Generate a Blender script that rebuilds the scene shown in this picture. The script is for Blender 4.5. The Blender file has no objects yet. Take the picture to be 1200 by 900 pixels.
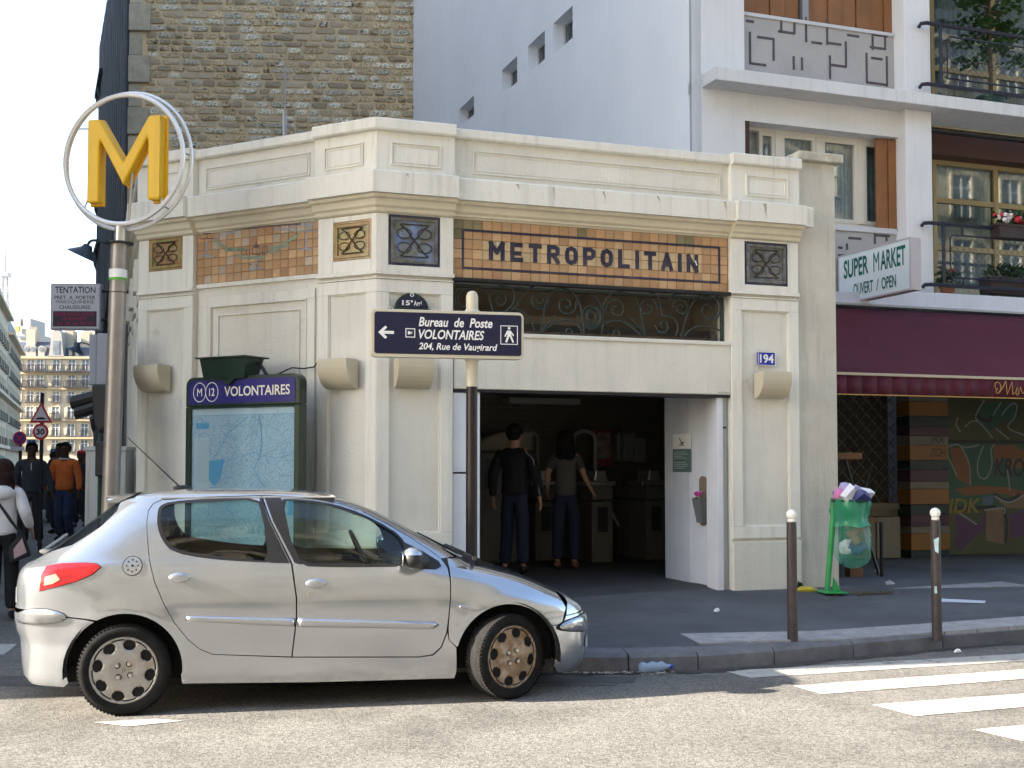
import bpy, bmesh, math, random
from math import sin, cos, pi, sqrt, atan2, radians as RAD
from mathutils import Vector, Matrix
from mathutils.geometry import delaunay_2d_cdt
random.seed(7)
SC = bpy.context.scene
# ------------------------------------------------------------------ camera
F = 1400.0; CY = 485.0; PITCH = math.atan(60 / F); EYE = 1.6
cd = bpy.data.cameras.new('camera'); cam = bpy.data.objects.new('camera', cd)
SC.collection.objects.link(cam); SC.camera = cam
cam.location = (0, 0, EYE); cam.rotation_euler = (pi / 2 + PITCH, 0, 0)
cd.sensor_width = 36; cd.lens = 36 * F / 1200; cd.shift_y = 35 / 1200
cd.clip_start = 0.1; cd.clip_end = 6000
# ------------------------------------------------------------------ daylight
SUN_AZ = RAD(11.8); SUN_EL = RAD(22)          # light travels along +X turned 11.8 deg into the scene
tosun = Vector((-cos(SUN_AZ) * cos(SUN_EL), -sin(SUN_AZ) * cos(SUN_EL), sin(SUN_EL)))
w = bpy.data.worlds.new('World'); SC.world = w; w.use_nodes = True
wn = w.node_tree; bg = wn.nodes['Background']
sky = wn.nodes.new('ShaderNodeTexSky'); sky.sky_type = 'NISHITA'; sky.sun_disc = False
sky.sun_elevation = SUN_EL; sky.sun_rotation = atan2(tosun.x, tosun.y)
sky.air_density = 1.0; sky.dust_density = 1.6; sky.ozone_density = 1.0
wn.links.new(sky.outputs[0], bg.inputs[0]); bg.inputs[1].default_value = 0.08
sl = bpy.data.lights.new('sun', 'SUN'); sun = bpy.data.objects.new('sun', sl)
SC.collection.objects.link(sun); sl.energy = 4.6; sl.angle = RAD(0.5); sl.color = (1.0, 0.90, 0.76)
sun.rotation_euler = tosun.to_track_quat('Z', 'Y').to_euler()
SC.view_settings.view_transform = 'Standard'; SC.view_settings.look = 'None'
SC.view_settings.gamma = 1; SC.view_settings.use_curve_mapping = False
SC.view_settings.exposure = 2.87
SC.render.engine = 'CYCLES'; SC.cycles.max_bounces = 8; SC.cycles.transparent_max_bounces = 12
# ------------------------------------------------------------------ measuring helpers: a line of sight meets a real plane
def ray(x, y):
    a = (x - 600) / F; b = (CY - y) / F
    return (a, cos(PITCH) - b * sin(PITCH), sin(PITCH) + b * cos(PITCH))
def ground(x, y, z=0.0):
    d = ray(x, y); t = (z - EYE) / d[2]; return (d[0] * t, d[1] * t)
def at(x, Y, y=545):
    d = ray(x, y); return d[0] / d[1] * Y, Y
def hz(y, Y):                                   # height seen at row y at distance Y
    d = ray(600, y); return EYE + d[2] / d[1] * Y
class Frame:                                    # a vertical plane; u along it, v up, o out of it
    def __init__(s, x, y, deg):
        s.x, s.y, s.a = x, y, RAD(deg); s.c, s.s = cos(s.a), sin(s.a); s.n = (s.s, -s.c)
    def uv(s, x, y, o=0.0):
        ox, oy = s.x + s.n[0] * o, s.y + s.n[1] * o
        d = ray(x, y); t = (ox * s.n[0] + oy * s.n[1]) / (d[0] * s.n[0] + d[1] * s.n[1])
        return ((d[0] * t - ox) * s.c + (d[1] * t - oy) * s.s, EYE + d[2] * t)
    def u(s, x, o=0.0): return s.uv(x, 500, o)[0]
    def pt(s, u, o=0.0): return (s.x + s.c * u + s.n[0] * o, s.y + s.s * u + s.n[1] * o)
# ------------------------------------------------------------------ materials
MATS = {}
def M(name, c, rough=0.8, metal=0.0, var=0.0, vs=3.0, bump=0.0, bs=40.0, ov=0.0, c2=None, c2s=2.0, c2t=(0.45, 0.65),
      spec=0.4, coat=0.0, streak=0.0, emit=None, alpha=None, trans=0.0, ior=1.45, wear=None):
    if name in MATS: return MATS[name]
    m = bpy.data.materials.new(name); m.use_nodes = True; MATS[name] = m
    nt = m.node_tree; N = nt.nodes; L = nt.links; b = N['Principled BSDF']
    if isinstance(c, (int, float)): c = (c, c, c)
    b.inputs['Roughness'].default_value = rough; b.inputs['Metallic'].default_value = metal
    b.inputs['Specular IOR Level'].default_value = spec; b.inputs['Coat Weight'].default_value = coat
    b.inputs['Coat Roughness'].default_value = 0.05
    b.inputs['IOR'].default_value = ior; b.inputs['Transmission Weight'].default_value = trans
    if alpha is not None: b.inputs['Alpha'].default_value = alpha
    if emit:
        b.inputs['Emission Color'].default_value = (*emit[:3], 1); b.inputs['Emission Strength'].default_value = emit[3]
    tc = N.new('ShaderNodeTexCoord')
    def noise(scale, det=4, rg=0.6, vec=None):
        n = N.new('ShaderNodeTexNoise'); n.inputs['Scale'].default_value = scale
        n.inputs['Detail'].default_value = det; n.inputs['Roughness'].default_value = rg
        L.new(vec or tc.outputs['Object'], n.inputs['Vector']); return n.outputs['Fac']
    def ramp(src, lo, hi, a=0.0, bb=1.0):
        r = N.new('ShaderNodeMapRange'); r.inputs['From Min'].default_value = lo; r.inputs['From Max'].default_value = hi
        r.inputs['To Min'].default_value = a; r.inputs['To Max'].default_value = bb; L.new(src, r.inputs['Value']); return r.outputs['Result']
    def mix(fac, A, B, mode='MIX'):
        x = N.new('ShaderNodeMix'); x.data_type = 'RGBA'; x.blend_type = mode
        if isinstance(fac, float): x.inputs['Factor'].default_value = fac
        else: L.new(fac, x.inputs['Factor'])
        for i, q in ((6, A), (7, B)):
            if isinstance(q, tuple): x.inputs[i].default_value = (*q[:3], 1)
            else: L.new(q, x.inputs[i])
        return x.outputs[2]
    col = tuple(c)
    if c2: col = mix(ramp(noise(c2s, 5, 0.65), *c2t), col, tuple(c2))
    if wear: col = mix(ramp(noise(wear[1], 6, 0.7), wear[2], wear[2] + 0.06), col, tuple(wear[0]))
    if var:
        v = ramp(noise(vs, 5), 0.3, 0.7, 1 - var, 1 + var)
        h = N.new('ShaderNodeHueSaturation'); L.new(v, h.inputs['Value'])
        if isinstance(col, tuple): h.inputs['Color'].default_value = (*col, 1)
        else: L.new(col, h.inputs['Color'])
        col = h.outputs[0]
    if streak:
        mp = N.new('ShaderNodeMapping'); mp.inputs['Scale'].default_value = (5, 5, 0.35); L.new(tc.outputs['Object'], mp.inputs[0])
        f = ramp(noise(2.2, 6, 0.7, mp.outputs[0]), 0.5, 0.78, 0.0, streak)
        col = mix(f, col, (0.10, 0.09, 0.075))
    if ov:
        oi = N.new('ShaderNodeObjectInfo'); h = N.new('ShaderNodeHueSaturation')
        L.new(ramp(oi.outputs['Random'], 0, 1, 1 - ov, 1 + ov), h.inputs['Value'])
        h.inputs['Saturation'].default_value = 1
        if isinstance(col, tuple): h.inputs['Color'].default_value = (*col, 1)
        else: L.new(col, h.inputs['Color'])
        col = h.outputs[0]
    if isinstance(col, tuple): b.inputs['Base Color'].default_value = (*col, 1)
    else: L.new(col, b.inputs['Base Color'])
    if bump:
        bn = N.new('ShaderNodeBump'); bn.inputs['Strength'].default_value = bump; bn.inputs['Distance'].default_value = 0.01
        L.new(noise(bs, 6, 0.65), bn.inputs['Height']); L.new(bn.outputs[0], b.inputs['Normal'])
    return m
def glass(name, tint=(0.75, 0.85, 0.82), refl=0.12):
    if name in MATS: return MATS[name]
    m = bpy.data.materials.new(name); m.use_nodes = True; MATS[name] = m
    nt = m.node_tree; N = nt.nodes; L = nt.links; N.remove(N['Principled BSDF']); out = N['Material Output']
    t = N.new('ShaderNodeBsdfTransparent'); t.inputs[0].default_value = (*tint, 1)
    g = N.new('ShaderNodeBsdfGlossy'); g.inputs['Roughness'].default_value = 0.02
    fr = N.new('ShaderNodeFresnel'); 
    a = N.new('ShaderNodeMath'); a.operation = 'MAXIMUM'; a.inputs[1].default_value = refl; L.new(fr.outputs[0], a.inputs[0])
    ge = N.new('ShaderNodeNewGeometry'); io = N.new('ShaderNodeMath'); io.operation = 'MULTIPLY_ADD'   # same reflection at both faces of a pane
    io.inputs[1].default_value = 1 / 1.5 - 1.5; io.inputs[2].default_value = 1.5; L.new(ge.outputs['Backfacing'], io.inputs[0]); L.new(io.outputs[0], fr.inputs[0])
    x = N.new('ShaderNodeMixShader'); L.new(a.outputs[0], x.inputs[0]); L.new(t.outputs[0], x.inputs[1]); L.new(g.outputs[0], x.inputs[2])
    L.new(x.outputs[0], out.inputs[0]); return m
# ------------------------------------------------------------------ object helpers
COL = SC.collection
def tag(o, label=None, cat=None, group=None, kind=None):
    if label: o['label'] = label
    if cat: o['category'] = cat
    if group: o['group'] = group
    if kind: o['kind'] = kind
    return o
def empty(name, x=0, y=0, z=0, deg=0, label=None, cat=None, group=None, kind=None):
    o = bpy.data.objects.new(name, None); COL.objects.link(o); o.location = (x, y, z); o.rotation_euler = (0, 0, RAD(deg))
    o.empty_display_size = 0.1
    return tag(o, label, cat, group, kind)
def link(name, me, parent=None, loc=(0, 0, 0), rz=0.0, rot=None, scale=None):
    o = bpy.data.objects.new(name, me); COL.objects.link(o)
    if parent: o.parent = parent
    o.location = loc; o.rotation_euler = rot if rot else (0, 0, rz)
    if scale: o.scale = scale
    return o
def inframe(o, fr, root):                       # place a child built in frame coordinates under an unrotated root
    o.location = (fr.x - root.location.x, fr.y - root.location.y, -root.location.z); o.rotation_euler = (0, 0, fr.a); return o
class MB:
    def __init__(s): s.v = []; s.f = []; s.mi = []; s.m = 0
    def add(s, vs, fs):
        n = len(s.v); s.v += [tuple(p) for p in vs]; s.f += [tuple(i + n for i in f) for f in fs]; s.mi += [s.m] * len(fs); return s
    def box(s, x0, x1, y0, y1, z0, z1):
        if x0 > x1: x0, x1 = x1, x0
        if y0 > y1: y0, y1 = y1, y0
        if z0 > z1: z0, z1 = z1, z0
        return s.add([(x0, y0, z0), (x1, y0, z0), (x1, y1, z0), (x0, y1, z0), (x0, y0, z1), (x1, y0, z1), (x1, y1, z1), (x0, y1, z1)],
                     [(0, 3, 2, 1), (4, 5, 6, 7), (0, 1, 5, 4), (1, 2, 6, 5), (2, 3, 7, 6), (3, 0, 4, 7)])
    def ob(s, u0, u1, v0, v1, o0, o1): return s.box(u0, u1, -o1, -o0, v0, v1)     # o = outwards from a frame
    def ring(s, u0, u1, v0, v1, w, o0, o1):
        s.ob(u0, u1, v1 - w, v1, o0, o1); s.ob(u0, u1, v0, v0 + w, o0, o1)
        s.ob(u0, u0 + w, v0 + w, v1 - w, o0, o1); s.ob(u1 - w, u1, v0 + w, v1 - w, o0, o1); return s
    def prism(s, poly, z0, z1):                 # plan polygon, ccw
        n = len(poly)
        if sum(poly[i][0] * poly[(i + 1) % n][1] - poly[(i + 1) % n][0] * poly[i][1] for i in range(n)) < 0: poly = poly[::-1]
        vs = [(x, y, z0) for x, y in poly] + [(x, y, z1) for x, y in poly]
        fs = [tuple(range(n - 1, -1, -1)), tuple(range(n, 2 * n))] + [(i, (i + 1) % n, n + (i + 1) % n, n + i) for i in range(n)]
        return s.add(vs, fs)
    def slab(s, poly, y0, y1):                  # elevation polygon (x,z) thickened in y
        n = len(poly)
        if sum(poly[i][0] * poly[(i + 1) % n][1] - poly[(i + 1) % n][0] * poly[i][1] for i in range(n)) < 0: poly = poly[::-1]
        if y0 > y1: y0, y1 = y1, y0
        vs = [(x, y0, z) for x, z in poly] + [(x, y1, z) for x, z in poly]
        fs = [tuple(range(n)), tuple(range(2 * n - 1, n - 1, -1))] + [(i, n + i, n + (i + 1) % n, (i + 1) % n) for i in range(n)]
        return s.add(vs, fs)
    def tube(s, pts, r, seg=8, caps=True, closed=False):
        pts = [Vector(p) for p in pts]; n = len(pts); rr = r if isinstance(r, (list, tuple)) else [r] * n
        up = None; vs = []
        for i, p in enumerate(pts):
            if closed: d = pts[(i + 1) % n] - pts[i - 1]
            else: d = pts[min(i + 1, n - 1)] - pts[max(i - 1, 0)]
            d.normalize()
            if up is None:
                up = Vector((0, 0, 1)) if abs(d.z) < 0.9 else Vector((1, 0, 0))
            a = d.cross(up)
            if a.length < 1e-4: a = d.cross(Vector((0, 1, 0)))
            a.normalize(); b = a.cross(d); b.normalize(); up = b
            for k in range(seg):
                t = 2 * pi * k / seg; vs.append(p + a * cos(t) * rr[i] + b * sin(t) * rr[i])
        fs = []
        for i in range(n if closed else n - 1):
            j = (i + 1) % n
            for k in range(seg):
                k2 = (k + 1) % seg; fs.append((i * seg + k, i * seg + k2, j * seg + k2, j * seg + k))
        if caps and not closed: fs += [tuple(range(seg - 1, -1, -1)), tuple(range((n - 1) * seg, n * seg))]
        return s.add(vs, fs)
    def lathe(s, prof, seg=20, cx=0, cy=0, axis='z'):   # prof [(r,z)]
        vs = []; n = len(prof)
        for r, z in prof:
            for k in range(seg):
                t = 2 * pi * k / seg
                vs.append((cx + r * cos(t), cy + r * sin(t), z) if axis == 'z' else (cx + r * cos(t), z, cy + r * sin(t)))
        fs = []
        for i in range(n - 1):
            for k in range(seg):
                k2 = (k + 1) % seg; q = (i * seg + k, i * seg + k2, (i + 1) * seg + k2, (i + 1) * seg + k)
                fs.append(q if axis == 'z' else q[::-1])
        if prof[0][0] > 1e-5: fs.append(tuple(range(seg))[::-1] if axis == 'z' else tuple(range(seg)))
        if prof[-1][0] > 1e-5: fs.append(tuple((n - 1) * seg + k for k in range(seg)) if axis == 'z' else tuple((n - 1) * seg + k for k in range(seg))[::-1])
        return s.add(vs, fs)
    def ball(s, c, r, seg=12, rings=8, sq=(1, 1, 1)):
        vs = []; fs = []
        for i in range(rings + 1):
            a = pi * i / rings
            for k in range(seg):
                t = 2 * pi * k / seg
                vs.append((c[0] + r * sq[0] * sin(a) * cos(t), c[1] + r * sq[1] * sin(a) * sin(t), c[2] + r * sq[2] * cos(a)))
        for i in range(rings):
            for k in range(seg):
                k2 = (k + 1) % seg; fs.append((i * seg + k, (i + 1) * seg + k, (i + 1) * seg + k2, i * seg + k2))
        return s.add(vs, fs)
    def ribbon(s, pts, w, y, up=False):          # flat painted stroke in an elevation (x,z) at depth y
        n = len(pts); vs = []
        for i, p in enumerate(pts):
            a = pts[max(i - 1, 0)]; b = pts[min(i + 1, n - 1)]; dx, dz = b[0] - a[0], b[1] - a[1]; l = sqrt(dx * dx + dz * dz) or 1
            nx, nz = -dz / l * w / 2, dx / l * w / 2
            vs += [(p[0] + nx, y, p[1] + nz), (p[0] - nx, y, p[1] - nz)]
        return s.add(vs, [(2 * i, 2 * i + 1, 2 * i + 3, 2 * i + 2) for i in range(n - 1)])
    def mesh(s, name, mats, smooth=False, clean=False):
        me = bpy.data.meshes.new(name); me.from_pydata(s.v, [], s.f)
        for m in (mats if isinstance(mats, (list, tuple)) else [mats]): me.materials.append(m)
        if max(s.mi or [0]) > 0: me.polygons.foreach_set('material_index', s.mi)
        if clean:
            bm = bmesh.new(); bm.from_mesh(me); bmesh.ops.remove_doubles(bm, verts=bm.verts, dist=1e-5)
            bmesh.ops.recalc_face_normals(bm, faces=bm.faces); bm.to_mesh(me); bm.free()
        if smooth:
            me.polygons.foreach_set('use_smooth', [True] * len(me.polygons))
            if smooth != 'all': me.set_sharp_from_angle(angle=RAD(38))
        me.update(); return me
    def build(s, name, mats, parent=None, fr=None, root=None, smooth=False, bevel=0, clean=False, loc=(0, 0, 0), rz=0.0):
        o = link(name, s.mesh(name, mats, smooth, clean), parent, loc, rz)
        if fr: inframe(o, fr, root or parent)
        if bevel:
            b = o.modifiers.new('bevel', 'BEVEL'); b.width = bevel; b.segments = 2; b.limit_method = 'ANGLE'; b.angle_limit = RAD(50)
        return o
def sweep(m, path, prof):
    """profile polygon [(out,z)] swept along plan points with mitred corners; out is to the right of travel"""
    n = len(path); P = [Vector(p) for p in path]; off = []
    for i in range(n):
        ds = []
        if i > 0: ds.append((P[i] - P[i - 1]).normalized())
        if i < n - 1: ds.append((P[i + 1] - P[i]).normalized())
        ns = [Vector((d.y, -d.x)) for d in ds]
        if len(ns) == 1: off.append(ns[0])
        else:
            b = (ns[0] + ns[1]).normalized(); off.append(b / max(0.3, b.dot(ns[0])))
    k = len(prof); vs = []
    for i in range(n):
        for o, z in prof: vs.append((P[i].x + off[i].x * o, P[i].y + off[i].y * o, z))
    fs = []
    for i in range(n - 1):
        for j in range(k):
            j2 = (j + 1) % k; fs.append((i * k + j, (i + 1) * k + j, (i + 1) * k + j2, i * k + j2))
    fs += [tuple(range(k)), tuple(range((n - 1) * k, n * k))[::-1]]
    m.add(vs, fs)
_dg = None
def text_mesh(s, bold=0.0, shear=0.0, ext=0.0, res=3, space=1.0):
    cu = bpy.data.curves.new('lettering', 'FONT'); cu.body = s; cu.size = 1; cu.offset = bold; cu.shear = shear
    cu.extrude = ext; cu.resolution_u = res; cu.space_character = space
    o = bpy.data.objects.new('lettering', cu); COL.objects.link(o)
    bpy.context.view_layer.update()
    me = bpy.data.meshes.new_from_object(o.evaluated_get(bpy.context.evaluated_depsgraph_get()))
    bpy.data.objects.remove(o); bpy.data.curves.remove(cu); return me
def text(name, s, x0, x1, z0, z1, y, mat, parent, fr=None, bold=0.0, shear=0.0, depth=0.0, space=1.0, loc=None, rz=0.0):
    """lettering standing in the x-z plane, front towards -y, stretched to fit a box"""
    me = text_mesh(s, bold, shear, 0.5 if depth else 0.0, space=space)
    xs = [v.co.x for v in me.vertices]; ys = [v.co.y for v in me.vertices]
    a, b, c, d = min(xs), max(xs), min(ys), max(ys)
    for v in me.vertices:
        q = v.co.copy()
        v.co = (x0 + (q.x - a) / (b - a) * (x1 - x0), y - (q.z + 0.5) * depth if depth else y, z0 + (q.y - c) / (d - c) * (z1 - z0))
    me.materials.clear(); me.materials.append(mat)
    o = link(name, me, parent)
    if fr: inframe(o, fr, parent)
    if loc: o.location = loc; o.rotation_euler = (0, 0, rz)
    return o
def bez(p0, p1, p2, p3, n=10):
    r = []
    for i in range(n + 1):
        t = i / n; s = 1 - t
        r.append(tuple(s**3 * a + 3 * s * s * t * b + 3 * s * t * t * c + t**3 * d for a, b, c, d in zip(p0, p1, p2, p3)))
    return r
# ------------------------------------------------------------------ shared materials
stucco = M('stucco', (0.70, 0.67, 0.585), 0.9, var=0.07, vs=1.3, bump=0.8, bs=45, streak=0.14, wear=((.60, .565, .48), 1.4, .62))
trim = M('painted_trim', (0.74, 0.715, 0.63), 0.75, var=0.05, vs=2, bump=0.35, bs=30, streak=0.28, wear=((.56, .52, .43), 3.2, .70))
trimy = M('moulding_paint', (0.66, 0.605, 0.465), 0.7, var=0.06, vs=2, bump=0.1, bs=20, streak=0.15)
whitepaint = M('white_paint', (0.74, 0.75, 0.78), 0.5, var=0.03, streak=0.08)
black = M('black_paint', (0.012, 0.012, 0.014), 0.45)
darkgreen = M('dark_green_paint', (0.012, 0.035, 0.025), 0.35, var=0.2)
iron = M('forged_iron', (0.035, 0.05, 0.045), 0.5, var=0.2)
steel = M('brushed_steel', (0.52, 0.50, 0.47), 0.32, metal=0.85, var=0.1, vs=6)
navy = M('navy_enamel', (0.012, 0.014, 0.045), 0.3)
blueenamel = M('blue_enamel', (0.03, 0.035, 0.30), 0.25)
white = M('white_enamel', (0.80, 0.80, 0.78), 0.4)
glassw = glass('window_glass', (0.75, 0.80, 0.80), 0.10)
rubber = M('rubber', (0.013, 0.013, 0.013), 0.95, var=0.3, vs=20, spec=0.15)
darkvoid = M('dark_interior', (0.03, 0.028, 0.025), 0.9)
# ================================================================== GROUND
asph = M('road_asphalt', (0.163, 0.155, 0.142), 0.9, var=0.14, vs=1.1, bump=1.0, bs=85, spec=0.25, c2=(.115, .11, .10), c2s=.5, c2t=(.5, .62))
nt = asph.node_tree   # stone chips in the surface
b_ = nt.nodes['Principled BSDF']; src = b_.inputs['Base Color'].links[0].from_socket
vo = nt.nodes.new('ShaderNodeTexVoronoi'); vo.inputs['Scale'].default_value = 75
tc = nt.nodes.new('ShaderNodeTexCoord'); nt.links.new(tc.outputs['Object'], vo.inputs['Vector'])
hs = nt.nodes.new('ShaderNodeHueSaturation'); mr = nt.nodes.new('ShaderNodeMapRange')
sepc = nt.nodes.new('ShaderNodeSeparateColor'); nt.links.new(vo.outputs['Color'], sepc.inputs[0])
nt.links.new(sepc.outputs[0], mr.inputs['Value']); mr.inputs['To Min'].default_value = 0.6; mr.inputs['To Max'].default_value = 1.4
nt.links.new(mr.outputs[0], hs.inputs['Value']); nt.links.new(src, hs.inputs['Color']); nt.links.new(hs.outputs[0], b_.inputs['Base Color'])
pav = M('pavement_asphalt', (0.095, 0.098, 0.108), 0.85, var=0.16, vs=1.2, bump=0.7, bs=90, c2=(0.065, 0.066, 0.072), c2s=0.7, wear=((0.14, 0.14, 0.145), 3.5, 0.66))
kerbm = M('kerb_granite', (0.13, 0.13, 0.14), 0.8, var=0.25, vs=6, bump=0.6, bs=60, ov=0.2)
road_paint = M('road_paint', (0.40, 0.39, 0.355), 0.8, var=0.14, vs=9, bump=0.6, bs=80, wear=((0.22, 0.21, 0.19), 6, 0.55))
m = MB(); m.add([(-1800, -300, 0), (1800, -300, 0), (1800, 2600, 0), (-1800, 2600, 0)], [(0, 1, 2, 3)])
tag(m.build('road', asph), kind='structure')
ROAD = empty('road_marking'); tag(ROAD, kind='structure')
# kerb line, right (far) to left, then round the corner into the side street
KL = [(40, 29.3), (12, 14.55), (8.2, 12.66), (6.4, 11.78), (4.65, 10.91), (3.75, 10.47), (2.84, 10.02), (2.1, 9.64), (1.45, 9.38), (0.9, 9.30), (0.33, 9.29), (-0.7, 9.29),
      (-1.7, 9.29), (-2.6, 9.33), (-3.15, 9.6), (-3.55, 10.1), (-3.85, 10.9), (-4.2, 11.9), (-5.0, 14.0), (-6.6, 18.2), (-8.5, 23.2), (-10.4, 28.2), (-16, 43), (-30, 80), (-66, 175)]
m = MB()
inner = []
n = len(KL)
KN = []
for i in range(n):
    a = Vector(KL[max(i - 1, 0)]); b = Vector(KL[min(i + 1, n - 1)]); d = (b - a).normalized(); KN.append(Vector((d.y, -d.x)))  # towards pavement
KI = [Vector(KL[i]) + KN[i] * 0.30 for i in range(n)]
# pavement sheet: strips from the kerb inward
rows = [KI]
for t in (0.7, 1.5, 2.4, 3.4):
    rows.append([KI[i] + Vector((0.10, 1.0)) * t for i in range(n)])
vs = []; zz = [0.14, 0.158, 0.185, 0.225, 0.255]
def pavz(x, y):                                  # height of the pavement surface
    k = min(range(n - 1), key=lambda i: abs((KI[i].x + KI[i + 1].x) / 2 - x) if i < 16 else 99); a, b = KI[k], KI[k + 1]
    t = y - (a.y + (b.y - a.y) * (x - a.x) / ((b.x - a.x) or 1)); T_ = [0, .7, 1.5, 2.4, 3.4]
    for i in range(4):
        if t < T_[i + 1]: return zz[i] + (zz[i + 1] - zz[i]) * max(0, t - T_[i]) / (T_[i + 1] - T_[i])
    return .255
def onpave(px, py):
    z = .2
    for _ in range(5): X, Y = ground(px, py, z); z = pavz(X, Y)
    return X, Y, z
for r, row in enumerate(rows):
    for p in row: vs.append((p.x, p.y, zz[r]))
fs = []
for r in range(len(rows) - 1):
    for i in range(n - 1): fs.append((r * n + i, r * n + i + 1, (r + 1) * n + i + 1, (r + 1) * n + i))
far = len(vs); vs += [(42, 60, 0.255), (-60, 190, 0.255)]
last = (len(rows) - 1) * n
vs2 = [(rows[-1][i].x, rows[-1][i].y) for i in range(n)]
fs.append(tuple(list(range(last, last + n)) + [far + 1, far]))
m.add(vs, fs); o = m.build('pavement', pav, clean=True); tag(o, kind='structure')
# kerb stones, one by one
KS = []
acc = []
for i in range(1, 17):
    a, b = Vector(KL[i]), Vector(KL[i + 1]); L_ = (b - a).length; k = max(1, round(L_ / 1.0))
    for j in range(k): acc.append((a.lerp(b, j / k), a.lerp(b, (j + 1) / k), KN[i].lerp(KN[i + 1], j / k), KN[i].lerp(KN[i + 1], (j + 1) / k)))
PAV = empty('kerb', kind='structure')
for a, b, na, nb in acc:
    d = (b - a).normalized() * 0.006; dz = random.uniform(-0.004, 0.004)
    p = [a + d, b - d, b - d + nb * 0.30, a + d + na * 0.30]
    q = [a + d + na * 0.035, b - d + nb * 0.035]
    m = MB(); z1 = 0.142 + dz
    m.add([(p[0].x, p[0].y, -0.05), (p[1].x, p[1].y, -0.05), (p[2].x, p[2].y, -0.05), (p[3].x, p[3].y, -0.05),
           (p[0].x, p[0].y, z1 - 0.03), (p[1].x, p[1].y, z1 - 0.03), (q[1].x, q[1].y, z1), (q[0].x, q[0].y, z1), (p[2].x, p[2].y, z1 + .002), (p[3].x, p[3].y, z1 + .002)],
          [(0, 1, 5, 4), (4, 5, 6, 7), (7, 6, 8, 9), (1, 2, 8, 6, 5), (0, 4, 7, 9, 3), (2, 3, 9, 8), (3, 2, 1, 0)])
    m.build('kerb_stone', kerbm, PAV, clean=True)
m = MB()   # kerb beyond the stones
for rng in ((0, 1), (17, n - 1)):
    for i in range(*rng):
        a, b = Vector(KL[i]), Vector(KL[i + 1]); m.prism([tuple(a), tuple(b), tuple(b + KN[i + 1] * .3), tuple(a + KN[i] * .3)], -0.05, 0.143)
o = m.build('distant_kerb', kerbm, PAV, clean=True); tag(o, kind='stuff')
# zebra bars (parallel to the main road)
bars = [((1.65, 9.34), (4.35, 10.22), (4.18, 9.83), (1.79, 9.05)), ((2.03, 8.73), (4.00, 9.42), (3.83, 9.01), (2.16, 8.41)),
        ((2.40, 8.05), (3.59, 8.44), (3.40, 7.98), (2.57, 7.68)), ((2.78, 7.30), (3.60, 7.57), (3.50, 7.2), (2.95, 7.00)), ((3.1, 6.6), (4.0, 6.9), (3.9, 6.5), (3.25, 6.3))]
for a, b, c, d in bars:
    def ex(p, q, k): return (p[0] + (q[0] - p[0]) * k, p[1] + (q[1] - p[1]) * k)
    L_ = sqrt((b[0] - a[0])**2 + (b[1] - a[1])**2); k = 5.2 / L_
    b2, c2 = ex(a, b, k), ex(d, c, 5.0 / L_)
    m = MB(); N_ = 26; vs = []
    for i in range(N_ + 1):
        t = i / N_; p = ex(a, b2, t); q = ex(d, c2, t); j = random.uniform(-.006, .006)
        vs += [(q[0], q[1] + j, 0.004), (p[0], p[1] + j, 0.004)]
    m.add(vs, [(2 * i, 2 * i + 2, 2 * i + 3, 2 * i + 1) for i in range(N_)])
    m.build('zebra_bar', road_paint, ROAD)
# bar of the crossing on the side street, seen at the left edge, and a dash under the rear wheel
for pts in ([(-6.2, 10.15), (-4.28, 10.15), (-4.42, 10.75), (-6.3, 10.75)], [(-6.3, 11.55), (-5.1, 11.55), (-5.25, 12.1), (-6.5, 12.1)],
            [(-2.60, 7.50), (-2.35, 7.38), (-2.05, 7.54), (-2.25, 7.60)], [(-7.6, 13.1), (-6.2, 13.1), (-6.4, 13.7), (-7.9, 13.7)]):
    m = MB(); m.add([(x, y, 0.004) for x, y in pts], [(0, 1, 2, 3)]); m.build('painted_dash', road_paint, ROAD)
# old tar repair strip, tar seams, gutter dirt and a cast-iron drain cover
tar = M('tar_repair', (.085, .083, .08), .85, var=.2, vs=3, bump=.9, bs=70)
def flat(nm, pts, z, mt, par=ROAD): m = MB(); m.add([(x, y, z) for x, y in pts], [tuple(range(len(pts)))]); return m.build(nm, mt, par)
flat('repair_patch', [(-7.5, 8.75), (-2.2, 8.72), (.9, 8.85), (.95, 9.12), (-7.5, 9.16)], .0025, tar); flat('repair_patch', [(2.6, 5.2), (4.4, 5.6), (4.3, 6.0), (2.5, 5.65)], .0025, tar)
def seam_(P, w): 
    m = MB(); vs = []
    for i, p in enumerate(P): j = w * random.uniform(.5, 1.3); vs += [(p[0], p[1] - j, .003), (p[0], p[1] + j, .003)]
    m.add(vs, [(2 * i, 2 * i + 2, 2 * i + 3, 2 * i + 1) for i in range(len(P) - 1)]); m.build('tar_seam', M('tar', (.03, .03, .03), .6), ROAD)
seam_([(-6 + i * .25, 8.74 + .012 * sin(i * 1.7)) for i in range(28)], .010)
for a, b in zip(KL[3:14], KL[4:15]):
    P = [tuple(Vector(b).lerp(Vector(a), i / 5)) for i in range(6)]; w_ = [random.uniform(.05, .16) for _ in P]
    m = MB(); m.add([q for p, w in zip(P, w_) for q in ((p[0], p[1] - w, .0052), (p[0], p[1] + .0, .0052))], [(2 * i, 2 * i + 2, 2 * i + 3, 2 * i + 1) for i in range(5)]); m.build('gutter_dirt', M('gutter_dirt', (.06, .056, .05), .95, var=.4, vs=9, bump=.8), ROAD)
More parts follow.
